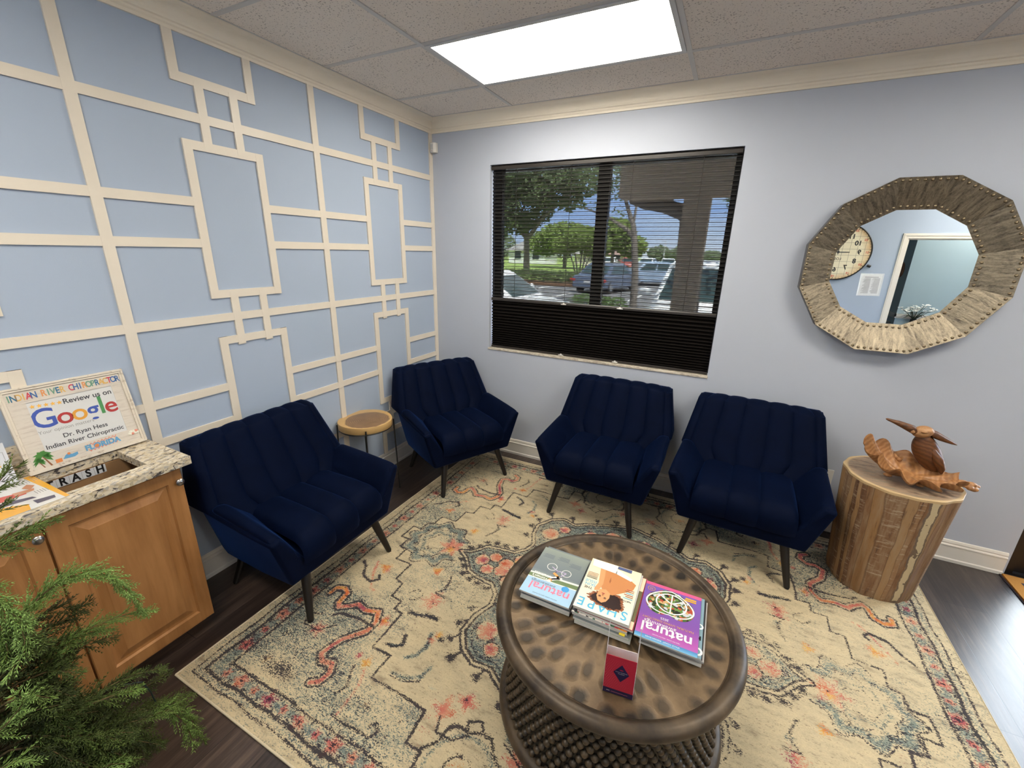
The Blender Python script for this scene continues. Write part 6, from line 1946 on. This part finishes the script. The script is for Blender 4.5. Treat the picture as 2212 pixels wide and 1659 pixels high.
        glass((wb, y1, zb), (-wb, y1, zb), (-wq, yb, zq), (wq, yb, zq), .08, 'rear_window')
        for s in (-1, 1):
            ps = [(s * wb, y0, zb), (s * wb, y1, zb), (s * wq, yb, zq), (s * wq, ya, zq)]
            mid = lambda k: (lerp(ps[0], ps[1], k), lerp(ps[3], ps[2], k))
            for k0, k1 in ((.13, .53), (.55, .92)):
                a, d = mid(k0); b2, c2 = mid(k1)
                q = (a, b2, c2, d) if s > 0 else (b2, a, d, c2)
                glass(*q, .02, 'side_window')
        for sx in (-1, 1):
            for yy in (hf + .88, L / 2 - .86):
                w = MB()
                w.rings([[(sx * (hw - .20 + xx), yy + r * math.cos(2 * math.pi * i / 28), .33 + r * math.sin(2 * math.pi * i / 28)) for i in range(28)] for xx, r in ((0, .29), (.02, .33), (.18, .33), (.20, .30), (.195, .21))]); wh = w.build('wheel', M_tyre, t, angle=50)
                w = MB(); w.rings([[(sx * (hw - .004 + xx), yy + r * math.cos(2 * math.pi * i / 20), .33 + r * math.sin(2 * math.pi * i / 20)) for i in range(20)] for xx, r in ((-.02, .21), (0, .20), (.006, .06), (.006, .01))]); w.build('rim', M_hub, wh, angle=50)
            g = MB(); g.box(sx * hw * .88 - .16, sx * hw * .88 + .03 * sx + .12, L / 2 - .16, L / 2 + .004, tail * .66, tail * .80); g.build('tail_lamp', M_tl, t, bevel=.01)
            g = MB(); g.box(sx * hw * .66 - .17, sx * hw * .66 + .17, hf + .02, hf + .22, belt * .60, belt * .72); g.build('headlamp', M_hl, t, bevel=.02)
            g = MB(); g.ball((sx * (hw + .12), y0 + .42, belt + .13), (.12, .07, .085), 12, 8); g.box(sx * (hw - .06) - .06, sx * (hw - .06) + .06, y0 + .40, y0 + .46, belt + .06, belt + .10); g.build('wing_mirror', paintm, t, weld=False)
        g = MB(); g.box(-.5, .5, hf - .006, hf + .04, .34, .52); g.build('grille', M_tr, t)
        g = MB(); g.box(-.16, .16, L / 2 - .03, L / 2 + .012, .52, .64); g.build('number_plate', M_pl, t)
        return t
    W_ = paint('white', (.80, .81, .82))
    car('suv', 'white parked car close to the window behind the porch pillar', 2.03, 6.05, 0, W_, 4.7, 1.90, 1.80, True)
    car('sedan', 'white parked car whose corner shows at the lower left of the window', -3.02, 6.0, R(90), W_, 4.6, 1.80, 1.46)
    car('sedan', 'slate blue parked car with red tail lamps seen across the mullion', -3.35, 19.4, R(180 - 12), paint('slate blue', (.10, .13, .20)), 4.5, 1.80, 1.42)
    car('sedan', 'pale blue parked car behind the slate blue one', -1.9, 26.0, R(180 - 60), paint('pale blue', (.26, .34, .46)), 4.7, 1.80, 1.45)
    lot = [(-11.6, 52, (.75, .76, .78), 'leftmost car of the distant parked row'), (-9.2, 52.5, (.42, .10, .09), 'dark red car in the distant parked row'), (-6.9, 52, (.78, .78, .80), 'white car in the middle of the distant parked row'), (-4.6, 52.4, (.60, .62, .66), 'silver car in the distant parked row, left of the pillar'), (2.4, 38, (.82, .83, .84), 'white car far off to the right of the pillar')]
    for x, y, c, lab in lot:
        car('sedan', lab, x, y, R(8 * math.sin(x)), paint('row %.1f' % x, c), 4.5, 1.8, 1.45, False, 'distant parked cars')
    for x, y in ((-9.6, 58), (-6.2, 60), (-3.6, 57)):
        b = MB(); b.tube([(0, 0, 0), (0, 0, 3.6)], [.06, .045], 8); b.box(-.5, .1, -.06, .06, 3.56, 3.64)
        o = b.build('light_pole', plain('pale pole', (.6, .6, .62), .5), None, loc=(x, y, GZ)); tag(o, 'thin pale light pole in the distant parking lot, %s' % {-9.6: 'leftmost', -6.2: 'middle one', -3.6: 'nearest the pillar'}[x], 'pole', 'distant light poles')
outside()

# ================================================================ JUNIPER IN THE LOWER LEFT
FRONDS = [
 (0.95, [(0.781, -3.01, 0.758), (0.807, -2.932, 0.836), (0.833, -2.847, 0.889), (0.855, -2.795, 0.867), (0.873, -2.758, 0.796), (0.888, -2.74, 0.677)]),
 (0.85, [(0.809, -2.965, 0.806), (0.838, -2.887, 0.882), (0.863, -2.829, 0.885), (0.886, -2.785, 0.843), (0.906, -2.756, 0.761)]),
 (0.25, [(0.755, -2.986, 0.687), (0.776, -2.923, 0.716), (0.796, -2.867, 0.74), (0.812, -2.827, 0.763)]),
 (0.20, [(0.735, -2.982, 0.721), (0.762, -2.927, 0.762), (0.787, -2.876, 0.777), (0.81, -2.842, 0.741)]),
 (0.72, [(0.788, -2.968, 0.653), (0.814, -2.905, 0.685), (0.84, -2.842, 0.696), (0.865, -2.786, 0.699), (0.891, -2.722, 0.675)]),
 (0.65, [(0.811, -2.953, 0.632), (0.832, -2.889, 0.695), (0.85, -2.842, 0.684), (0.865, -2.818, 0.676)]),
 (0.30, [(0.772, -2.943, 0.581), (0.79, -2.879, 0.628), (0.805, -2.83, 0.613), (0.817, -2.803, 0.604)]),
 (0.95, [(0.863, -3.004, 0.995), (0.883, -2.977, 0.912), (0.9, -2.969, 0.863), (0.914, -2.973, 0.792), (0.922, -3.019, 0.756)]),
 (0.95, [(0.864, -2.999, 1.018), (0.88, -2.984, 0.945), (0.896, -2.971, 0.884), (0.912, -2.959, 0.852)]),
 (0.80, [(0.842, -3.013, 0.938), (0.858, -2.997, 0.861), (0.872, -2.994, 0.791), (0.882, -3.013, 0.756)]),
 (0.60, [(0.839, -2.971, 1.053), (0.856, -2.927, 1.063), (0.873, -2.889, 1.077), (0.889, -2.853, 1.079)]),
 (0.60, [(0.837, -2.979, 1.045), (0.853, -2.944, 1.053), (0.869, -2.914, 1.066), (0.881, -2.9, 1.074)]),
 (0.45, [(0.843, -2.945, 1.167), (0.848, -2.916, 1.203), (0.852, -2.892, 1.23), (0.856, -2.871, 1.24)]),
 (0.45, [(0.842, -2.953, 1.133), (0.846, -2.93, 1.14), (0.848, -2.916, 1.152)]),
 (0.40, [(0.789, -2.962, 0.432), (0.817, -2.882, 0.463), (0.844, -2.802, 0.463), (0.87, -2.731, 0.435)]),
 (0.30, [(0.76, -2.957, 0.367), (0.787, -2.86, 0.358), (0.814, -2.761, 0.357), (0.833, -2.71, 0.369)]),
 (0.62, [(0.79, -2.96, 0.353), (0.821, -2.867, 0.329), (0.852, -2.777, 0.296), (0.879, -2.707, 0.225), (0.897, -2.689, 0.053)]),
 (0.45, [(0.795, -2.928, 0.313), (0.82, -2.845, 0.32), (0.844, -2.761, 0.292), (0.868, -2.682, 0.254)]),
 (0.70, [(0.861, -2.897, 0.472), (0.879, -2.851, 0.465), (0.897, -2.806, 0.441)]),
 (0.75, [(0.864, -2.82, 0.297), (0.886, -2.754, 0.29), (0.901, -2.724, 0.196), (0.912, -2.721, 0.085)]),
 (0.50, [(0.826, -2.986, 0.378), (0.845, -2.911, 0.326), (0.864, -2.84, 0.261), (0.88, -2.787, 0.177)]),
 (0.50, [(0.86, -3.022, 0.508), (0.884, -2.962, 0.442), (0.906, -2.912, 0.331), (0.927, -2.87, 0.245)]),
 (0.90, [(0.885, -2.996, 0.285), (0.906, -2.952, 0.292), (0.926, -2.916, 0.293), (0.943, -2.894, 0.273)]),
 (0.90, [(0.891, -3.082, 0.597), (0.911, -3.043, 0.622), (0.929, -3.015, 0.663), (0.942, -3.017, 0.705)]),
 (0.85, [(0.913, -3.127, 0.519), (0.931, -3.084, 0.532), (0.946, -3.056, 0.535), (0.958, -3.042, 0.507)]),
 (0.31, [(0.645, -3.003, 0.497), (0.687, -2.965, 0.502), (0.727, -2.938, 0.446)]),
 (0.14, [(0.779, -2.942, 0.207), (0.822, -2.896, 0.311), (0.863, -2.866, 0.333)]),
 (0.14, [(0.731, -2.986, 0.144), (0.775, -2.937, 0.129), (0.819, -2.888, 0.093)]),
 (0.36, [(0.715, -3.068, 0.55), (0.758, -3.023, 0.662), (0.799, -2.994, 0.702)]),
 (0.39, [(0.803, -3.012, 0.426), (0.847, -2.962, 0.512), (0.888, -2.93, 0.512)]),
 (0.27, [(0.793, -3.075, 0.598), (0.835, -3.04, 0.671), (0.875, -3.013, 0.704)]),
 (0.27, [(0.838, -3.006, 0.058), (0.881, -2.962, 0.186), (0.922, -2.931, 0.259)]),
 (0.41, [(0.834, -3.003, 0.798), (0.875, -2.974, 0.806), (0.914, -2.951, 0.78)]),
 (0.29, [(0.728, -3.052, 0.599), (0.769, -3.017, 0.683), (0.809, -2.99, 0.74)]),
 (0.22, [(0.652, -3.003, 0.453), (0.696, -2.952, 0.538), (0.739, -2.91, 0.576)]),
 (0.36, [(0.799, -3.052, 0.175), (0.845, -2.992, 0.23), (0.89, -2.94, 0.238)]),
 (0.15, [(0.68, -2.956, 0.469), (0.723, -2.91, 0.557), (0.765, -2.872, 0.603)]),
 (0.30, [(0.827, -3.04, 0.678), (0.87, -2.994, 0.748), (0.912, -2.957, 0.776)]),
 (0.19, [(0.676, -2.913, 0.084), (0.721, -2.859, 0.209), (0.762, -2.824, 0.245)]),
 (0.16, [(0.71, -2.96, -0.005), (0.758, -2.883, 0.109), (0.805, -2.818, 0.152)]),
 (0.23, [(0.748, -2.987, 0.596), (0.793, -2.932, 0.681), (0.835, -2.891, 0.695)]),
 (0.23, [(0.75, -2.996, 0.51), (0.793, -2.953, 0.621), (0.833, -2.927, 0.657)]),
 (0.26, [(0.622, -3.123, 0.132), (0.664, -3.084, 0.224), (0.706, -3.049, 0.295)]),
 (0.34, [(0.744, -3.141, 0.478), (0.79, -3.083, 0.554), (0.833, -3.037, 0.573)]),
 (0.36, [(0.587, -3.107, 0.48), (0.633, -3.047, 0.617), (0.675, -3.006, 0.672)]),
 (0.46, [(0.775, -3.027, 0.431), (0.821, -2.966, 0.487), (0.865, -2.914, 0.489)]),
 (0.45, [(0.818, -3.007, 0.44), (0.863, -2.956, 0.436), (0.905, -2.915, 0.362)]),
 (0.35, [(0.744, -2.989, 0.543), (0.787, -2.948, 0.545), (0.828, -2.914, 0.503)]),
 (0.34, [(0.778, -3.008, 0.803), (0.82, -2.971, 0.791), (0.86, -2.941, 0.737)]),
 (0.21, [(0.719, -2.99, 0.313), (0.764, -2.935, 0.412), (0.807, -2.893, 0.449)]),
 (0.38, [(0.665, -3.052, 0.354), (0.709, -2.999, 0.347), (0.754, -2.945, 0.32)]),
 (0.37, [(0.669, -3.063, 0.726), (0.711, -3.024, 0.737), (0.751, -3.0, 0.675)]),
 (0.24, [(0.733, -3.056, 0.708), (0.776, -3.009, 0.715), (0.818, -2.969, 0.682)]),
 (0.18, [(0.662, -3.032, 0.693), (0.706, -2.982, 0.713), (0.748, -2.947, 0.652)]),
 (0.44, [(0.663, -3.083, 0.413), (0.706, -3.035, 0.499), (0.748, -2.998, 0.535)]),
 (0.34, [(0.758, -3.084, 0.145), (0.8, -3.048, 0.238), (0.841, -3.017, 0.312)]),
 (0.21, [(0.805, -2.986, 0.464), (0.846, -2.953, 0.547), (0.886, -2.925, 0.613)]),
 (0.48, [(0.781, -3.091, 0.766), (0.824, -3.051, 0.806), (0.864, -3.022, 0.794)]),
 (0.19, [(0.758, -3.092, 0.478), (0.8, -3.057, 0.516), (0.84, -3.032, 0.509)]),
 (0.42, [(0.686, -3.058, 0.622), (0.729, -3.013, 0.658), (0.77, -2.981, 0.627)]),
 (0.47, [(0.729, -3.134, 0.513), (0.771, -3.102, 0.494), (0.81, -3.079, 0.429)]),
 (0.20, [(0.752, -3.038, 0.62), (0.795, -2.994, 0.626), (0.837, -2.958, 0.584)]),
 (0.49, [(0.843, -2.977, 0.379), (0.888, -2.922, 0.404), (0.93, -2.881, 0.343)]),
 (0.29, [(0.622, -2.991, 0.172), (0.67, -2.919, 0.249), (0.716, -2.854, 0.279)]),
 (0.19, [(0.802, -2.959, 0.349), (0.844, -2.922, 0.399), (0.885, -2.888, 0.428)]),
 (0.38, [(0.806, -2.993, 0.473), (0.848, -2.953, 0.571), (0.888, -2.927, 0.602)]),
 (0.40, [(0.665, -3.036, 0.259), (0.705, -3.008, 0.267), (0.743, -2.991, 0.217)]),
 (0.46, [(0.803, -3.019, 0.51), (0.845, -2.981, 0.506), (0.885, -2.951, 0.457)]),
 (0.31, [(0.737, -2.965, 0.657), (0.778, -2.931, 0.646), (0.818, -2.903, 0.604)]),
 (0.31, [(0.718, -3.11, 0.614), (0.759, -3.077, 0.621), (0.798, -3.06, 0.561)]),
 (0.30, [(0.642, -3.138, 0.396), (0.686, -3.088, 0.466), (0.727, -3.055, 0.457)]),
 (0.35, [(0.64, -3.039, 0.703), (0.683, -2.993, 0.696), (0.726, -2.954, 0.652)]),
 (0.24, [(0.747, -3.119, 0.425), (0.787, -3.093, 0.438), (0.826, -3.073, 0.422)]),
 (0.20, [(0.656, -3.031, 0.378), (0.701, -2.978, 0.472), (0.743, -2.935, 0.511)]),
 (0.36, [(0.642, -3.045, 0.345), (0.686, -2.998, 0.397), (0.729, -2.955, 0.422)]),
 (0.43, [(0.777, -3.023, 0.463), (0.819, -2.982, 0.464), (0.861, -2.945, 0.433)]),
 (0.17, [(0.793, -3.136, 0.358), (0.838, -3.078, 0.432), (0.881, -3.037, 0.423)]),
 (0.17, [(0.792, -3.002, 0.533), (0.834, -2.963, 0.615), (0.875, -2.933, 0.653)]),
 (0.16, [(0.833, -3.015, 0.447), (0.876, -2.974, 0.568), (0.916, -2.95, 0.61)]),
 (0.13, [(0.629, -2.983, 0.321), (0.674, -2.928, 0.336), (0.719, -2.875, 0.328)]),
 (0.50, [(0.802, -3.017, 0.49), (0.843, -2.983, 0.515), (0.884, -2.955, 0.511)]),
 (0.30, [(0.649, -3.179, 0.187), (0.695, -3.119, 0.306), (0.738, -3.075, 0.354)]),
 (0.29, [(0.64, -3.024, 0.378), (0.683, -2.982, 0.444), (0.723, -2.958, 0.43)]),
 (0.42, [(0.807, -3.062, 0.343), (0.849, -3.026, 0.41), (0.89, -2.993, 0.46)]),
 (0.43, [(0.848, -2.953, 0.324), (0.891, -2.905, 0.358), (0.934, -2.866, 0.335)]),
 (0.45, [(0.819, -2.998, 0.644), (0.863, -2.949, 0.659), (0.905, -2.907, 0.632)]),
 (0.30, [(0.692, -2.952, 0.244), (0.735, -2.906, 0.248), (0.778, -2.864, 0.228)]),
 (0.25, [(0.754, -3.048, 0.793), (0.797, -3.003, 0.829), (0.838, -2.973, 0.792)]),
 (0.41, [(0.767, -3.025, 0.337), (0.811, -2.974, 0.401), (0.853, -2.935, 0.401)]),
 (0.30, [(0.628, -3.138, 0.28), (0.673, -3.086, 0.273), (0.716, -3.039, 0.223)]),
 (0.55, [(0.715, -3.106, 0.363), (0.759, -3.061, 0.406), (0.8, -3.025, 0.404)]),
 (0.20, [(0.823, -2.927, 0.302), (0.869, -2.862, 0.284), (0.915, -2.802, 0.204)]),
 (0.45, [(0.782, -2.955, 0.269), (0.831, -2.877, 0.293), (0.879, -2.803, 0.261)]),
 (0.55, [(0.773, -3.079, 0.293), (0.818, -3.028, 0.297), (0.861, -2.982, 0.266)]),
 (0.45, [(0.782, -3.002, 0.197), (0.824, -2.963, 0.226), (0.864, -2.934, 0.2)]),
 (0.20, [(0.842, -3.055, 0.488), (0.886, -3.009, 0.473), (0.927, -2.975, 0.384)]),
 (0.45, [(0.651, -3.068, 0.252), (0.694, -3.027, 0.255), (0.736, -2.989, 0.239)]),
 (0.20, [(0.674, -2.958, 0.32), (0.721, -2.892, 0.347), (0.767, -2.831, 0.329)]),
 (0.45, [(0.774, -3.056, 0.464), (0.816, -3.015, 0.506), (0.857, -2.984, 0.5)]),
 (0.55, [(0.762, -2.92, 0.347), (0.804, -2.882, 0.34), (0.845, -2.848, 0.307)]),
 (0.55, [(0.768, -2.992, 0.198), (0.812, -2.941, 0.209), (0.855, -2.901, 0.157)]),
 (0.20, [(0.672, -3.076, 0.423), (0.719, -3.008, 0.465), (0.765, -2.948, 0.454)]),
 (0.20, [(0.688, -3.087, 0.348), (0.73, -3.051, 0.38), (0.77, -3.021, 0.384)]),
 (0.45, [(0.692, -3.141, 0.25), (0.739, -3.076, 0.279), (0.784, -3.016, 0.271)]),
 (0.30, [(0.819, -2.96, 0.123), (0.863, -2.91, 0.199), (0.906, -2.871, 0.217)]),
 (0.35, [(0.785, -2.939, 0.289), (0.828, -2.891, 0.33), (0.87, -2.856, 0.3)]),
 (0.20, [(0.844, -2.952, 0.398), (0.887, -2.912, 0.373), (0.929, -2.873, 0.322)]),
 (0.35, [(0.636, -3.037, 0.289), (0.683, -2.971, 0.3), (0.728, -2.916, 0.238)]),
 (0.30, [(0.708, -2.979, 0.292), (0.753, -2.923, 0.365), (0.796, -2.879, 0.379)]),
 (0.35, [(0.77, -3.018, 0.436), (0.817, -2.952, 0.458), (0.863, -2.892, 0.437)]),
 (0.30, [(0.849, -2.95, 0.321), (0.894, -2.896, 0.373), (0.936, -2.855, 0.349)]),
 (0.35, [(0.804, -3.008, 0.428), (0.851, -2.946, 0.501), (0.895, -2.895, 0.514)]),
 (0.35, [(0.832, -3.029, 0.401), (0.876, -2.984, 0.392), (0.917, -2.948, 0.32)]),
 (0.45, [(0.815, -3.082, 0.319), (0.857, -3.044, 0.363), (0.898, -3.008, 0.39)]),
 (0.20, [(0.842, -2.996, 0.617), (0.883, -2.963, 0.633), (0.923, -2.94, 0.594)]),
 (0.55, [(0.743, -3.037, 0.463), (0.79, -2.973, 0.523), (0.835, -2.918, 0.527)]),
 (0.20, [(0.744, -3.034, 0.4), (0.79, -2.973, 0.413), (0.835, -2.915, 0.4)]),
 (0.20, [(0.824, -2.98, 0.225), (0.872, -2.909, 0.253), (0.918, -2.847, 0.207)]),
 (0.45, [(0.74, -2.968, 0.115), (0.787, -2.906, 0.13), (0.831, -2.856, 0.069)]),
 (0.55, [(0.708, -3.113, 0.203), (0.754, -3.055, 0.249), (0.798, -3.003, 0.26)]),
 (0.30, [(0.829, -2.912, 0.285), (0.874, -2.859, 0.344), (0.917, -2.816, 0.345)]),
 (0.35, [(0.682, -3.016, -0.019), (0.728, -2.954, 0.048), (0.774, -2.897, 0.076)]),
 (0.30, [(0.696, -3.046, 0.52), (0.739, -3.0, 0.507), (0.782, -2.957, 0.467)]),
 (0.45, [(0.749, -3.002, 0.176), (0.797, -2.93, 0.172), (0.843, -2.868, 0.087)]),
 (0.30, [(0.635, -3.101, 0.22), (0.681, -3.038, 0.208), (0.727, -2.977, 0.162)]),
 (0.30, [(0.777, -3.064, 0.336), (0.821, -3.011, 0.362), (0.863, -2.972, 0.312)]),
 (0.45, [(0.84, -2.975, 0.293), (0.883, -2.931, 0.271), (0.925, -2.894, 0.203)]),
 (0.35, [(0.849, -3.076, 0.571), (0.895, -3.017, 0.611), (0.939, -2.966, 0.604)]),
 (0.30, [(0.661, -3.074, 0.389), (0.704, -3.031, 0.421), (0.745, -3.002, 0.383)]),
 (0.55, [(0.848, -3.032, 0.631), (0.89, -2.999, 0.651), (0.93, -2.974, 0.633)]),
 (0.45, [(0.814, -3.006, 0.304), (0.858, -2.96, 0.368), (0.899, -2.925, 0.376)]),
 (0.20, [(0.712, -2.987, 0.385), (0.756, -2.942, 0.417), (0.798, -2.904, 0.413)]),
 (0.45, [(0.812, -2.873, 0.22), (0.854, -2.833, 0.218), (0.896, -2.796, 0.187)]),
 (0.35, [(0.749, -2.987, 0.089), (0.796, -2.923, 0.16), (0.84, -2.871, 0.166)]),
 (0.35, [(0.767, -3.067, 0.257), (0.814, -2.998, 0.317), (0.861, -2.931, 0.349)]),
]
def juniper():
    rr = random.Random(17)
    t = thing('juniper_plant', 'bushy green juniper in a pot in front of the cabinet, cut by the picture corner', 'plant', (.70, -3.10, 0))
    org = Vector((.70, -3.10, 0))
    n = NT('juniper scale leaves')
    tone = n.n('Attribute', {'attribute_name': 'tone'}).outputs['Fac']  # per-frond colour: lit fronds and new growth painted paler, inner ones darker
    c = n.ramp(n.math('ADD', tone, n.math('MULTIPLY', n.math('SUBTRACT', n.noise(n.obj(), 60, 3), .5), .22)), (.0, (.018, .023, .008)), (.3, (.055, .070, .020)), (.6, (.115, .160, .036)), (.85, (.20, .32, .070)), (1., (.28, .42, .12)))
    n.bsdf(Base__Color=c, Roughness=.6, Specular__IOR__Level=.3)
    M_leaf = n.m
    M_twig = plain('juniper twig', (.15, .10, .04), .8, var=.3)
    V_, F_, T_ = [], [], []
    def spike(a, d, L, r, tn):
        """one leafy scale twig: a slim three sided spindle"""
        d = d.normalized(); u = d.orthogonal().normalized(); v = d.cross(u)
        b = len(V_)
        m = a + d * (L * .35)
        V_.append(a); 
        for k in range(3):
            V_.append(m + (u * math.cos(2.094 * k) + v * math.sin(2.094 * k)) * r)
        V_.append(a + d * L)
        for k in range(3):
            F_.append((b, b + 1 + (k + 1) % 3, b + 1 + k)); F_.append((b + 4, b + 1 + k, b + 1 + (k + 1) % 3))
        T_.extend([tn] * 5)
    tw = MB()
    def frond(pts, tn):
        pts = [Vector(p) - org for p in pts]
        # resample
        seg = []
        for a, e in zip(pts[:-1], pts[1:]):
            k = max(2, int((e - a).length / .0085))
            seg += [a.lerp(e, i / k) for i in range(k)]
        seg.append(pts[-1])
        N = len(seg)
        tw.tube([seg[int(i * (N - 1) / 7)] for i in range(8)], [.0026 - .0021 * i / 7 for i in range(8)], 5)
        side = 1
        for i in range(1, N):
            q = i / (N - 1)
            d = (seg[i] - seg[i - 1]).normalized()
            nrm = d.cross(Vector((rr.uniform(-.35, .35), rr.uniform(-.35, .35), 1))).normalized()
            up = nrm.cross(d)
            for _ in range(2):
                side = -side
                L = (.058 * (1 - q) ** .6 + .016) * rr.uniform(.65, 1.2)
                a = rr.uniform(.5, .85)
                sd = (d * math.cos(a) + nrm * side * math.sin(a) * rr.uniform(.6, 1.) + up * rr.uniform(-.45, .45) - Vector((0, 0, .12))).normalized()
                p = seg[i]
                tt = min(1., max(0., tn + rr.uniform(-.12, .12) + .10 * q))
                m = max(2, int(L / .0085))
                cur = p
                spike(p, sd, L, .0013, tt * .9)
                sn = sd.cross(up).normalized()
                for j in range(m):
                    cur = p + sd * (L * (j + .6) / m)
                    l2 = .018 * (1 - .55 * j / m) * rr.uniform(.7, 1.25)
                    for s2 in (-1, 1):
                        dd = (sd * .82 + sn * s2 * .55 + Vector((rr.uniform(-.25, .25), rr.uniform(-.25, .25), rr.uniform(-.25, .3)))).normalized()
                        spike(cur, dd, l2, .0014, min(1., tt + rr.uniform(-.05, .10)))
        spike(seg[-1], seg[-1] - seg[-2], .020, .0013, tn)
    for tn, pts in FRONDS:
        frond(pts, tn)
    me = bpy.data.meshes.new('foliage')
    va = np.array([tuple(v) for v in V_], np.float32); fa = np.array(F_, np.int32)
    me.vertices.add(len(va)); me.vertices.foreach_set('co', va.ravel())
    me.loops.add(len(fa) * 3); me.loops.foreach_set('vertex_index', fa.ravel())
    me.polygons.add(len(fa)); me.polygons.foreach_set('loop_start', np.arange(0, len(fa) * 3, 3, dtype=np.int32)); me.polygons.foreach_set('loop_total', np.full(len(fa), 3, np.int32))
    me.update(calc_edges=True)
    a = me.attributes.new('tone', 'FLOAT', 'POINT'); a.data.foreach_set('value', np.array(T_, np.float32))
    me.materials.append(M_leaf)
    o = bpy.data.objects.new('foliage', me); COL.objects.link(o); o.parent = t; o['kind'] = 'stuff'
    # boughs from the trunk to the start of the fronds
    for tn, pts in FRONDS:
        p = Vector(pts[0]) - org
        z = max(.22, min(1.05, p.z - .12))
        tw.tube([(0, 0, z), tuple(p * .5 + Vector((0, 0, z * .5))), tuple(p)], [.006, .0045, .0026], 5)
    tw.build('boughs', M_twig, t, weld=False)
    b = MB(); b.tube([(0, 0, .15), (.01, 0, .6), (0, .01, 1.15)], [.018, .014, .007], 8); b.build('trunk', M_twig, t)
    b = MB(); b.lathe([(.001, 0), (.11, 0), (.115, .01), (.145, .23), (.152, .235), (.152, .25), (.138, .25), (.136, .20), (.001, .19)], 36, cap1=False); b.build('pot', plain('dark plant pot', (.03, .028, .027), .6), t)
    # dark green cord of fairy lights wound through the lower branches
    b = MB()
    P = [Vector(p) - org for p in CORD]
    b.tube(P, .0022, 6)
    b.build('cord', plain('dark green cord', (.008, .022, .022), .5), t)
CORD = [(.77, -2.95, .45), (.805, -2.82, .42), (.825, -2.775, .395), (.835, -2.765, .345), (.838, -2.762, .295), (.833, -2.775, .265), (.80, -2.84, .22), (.75, -2.95, .2)]
juniper()
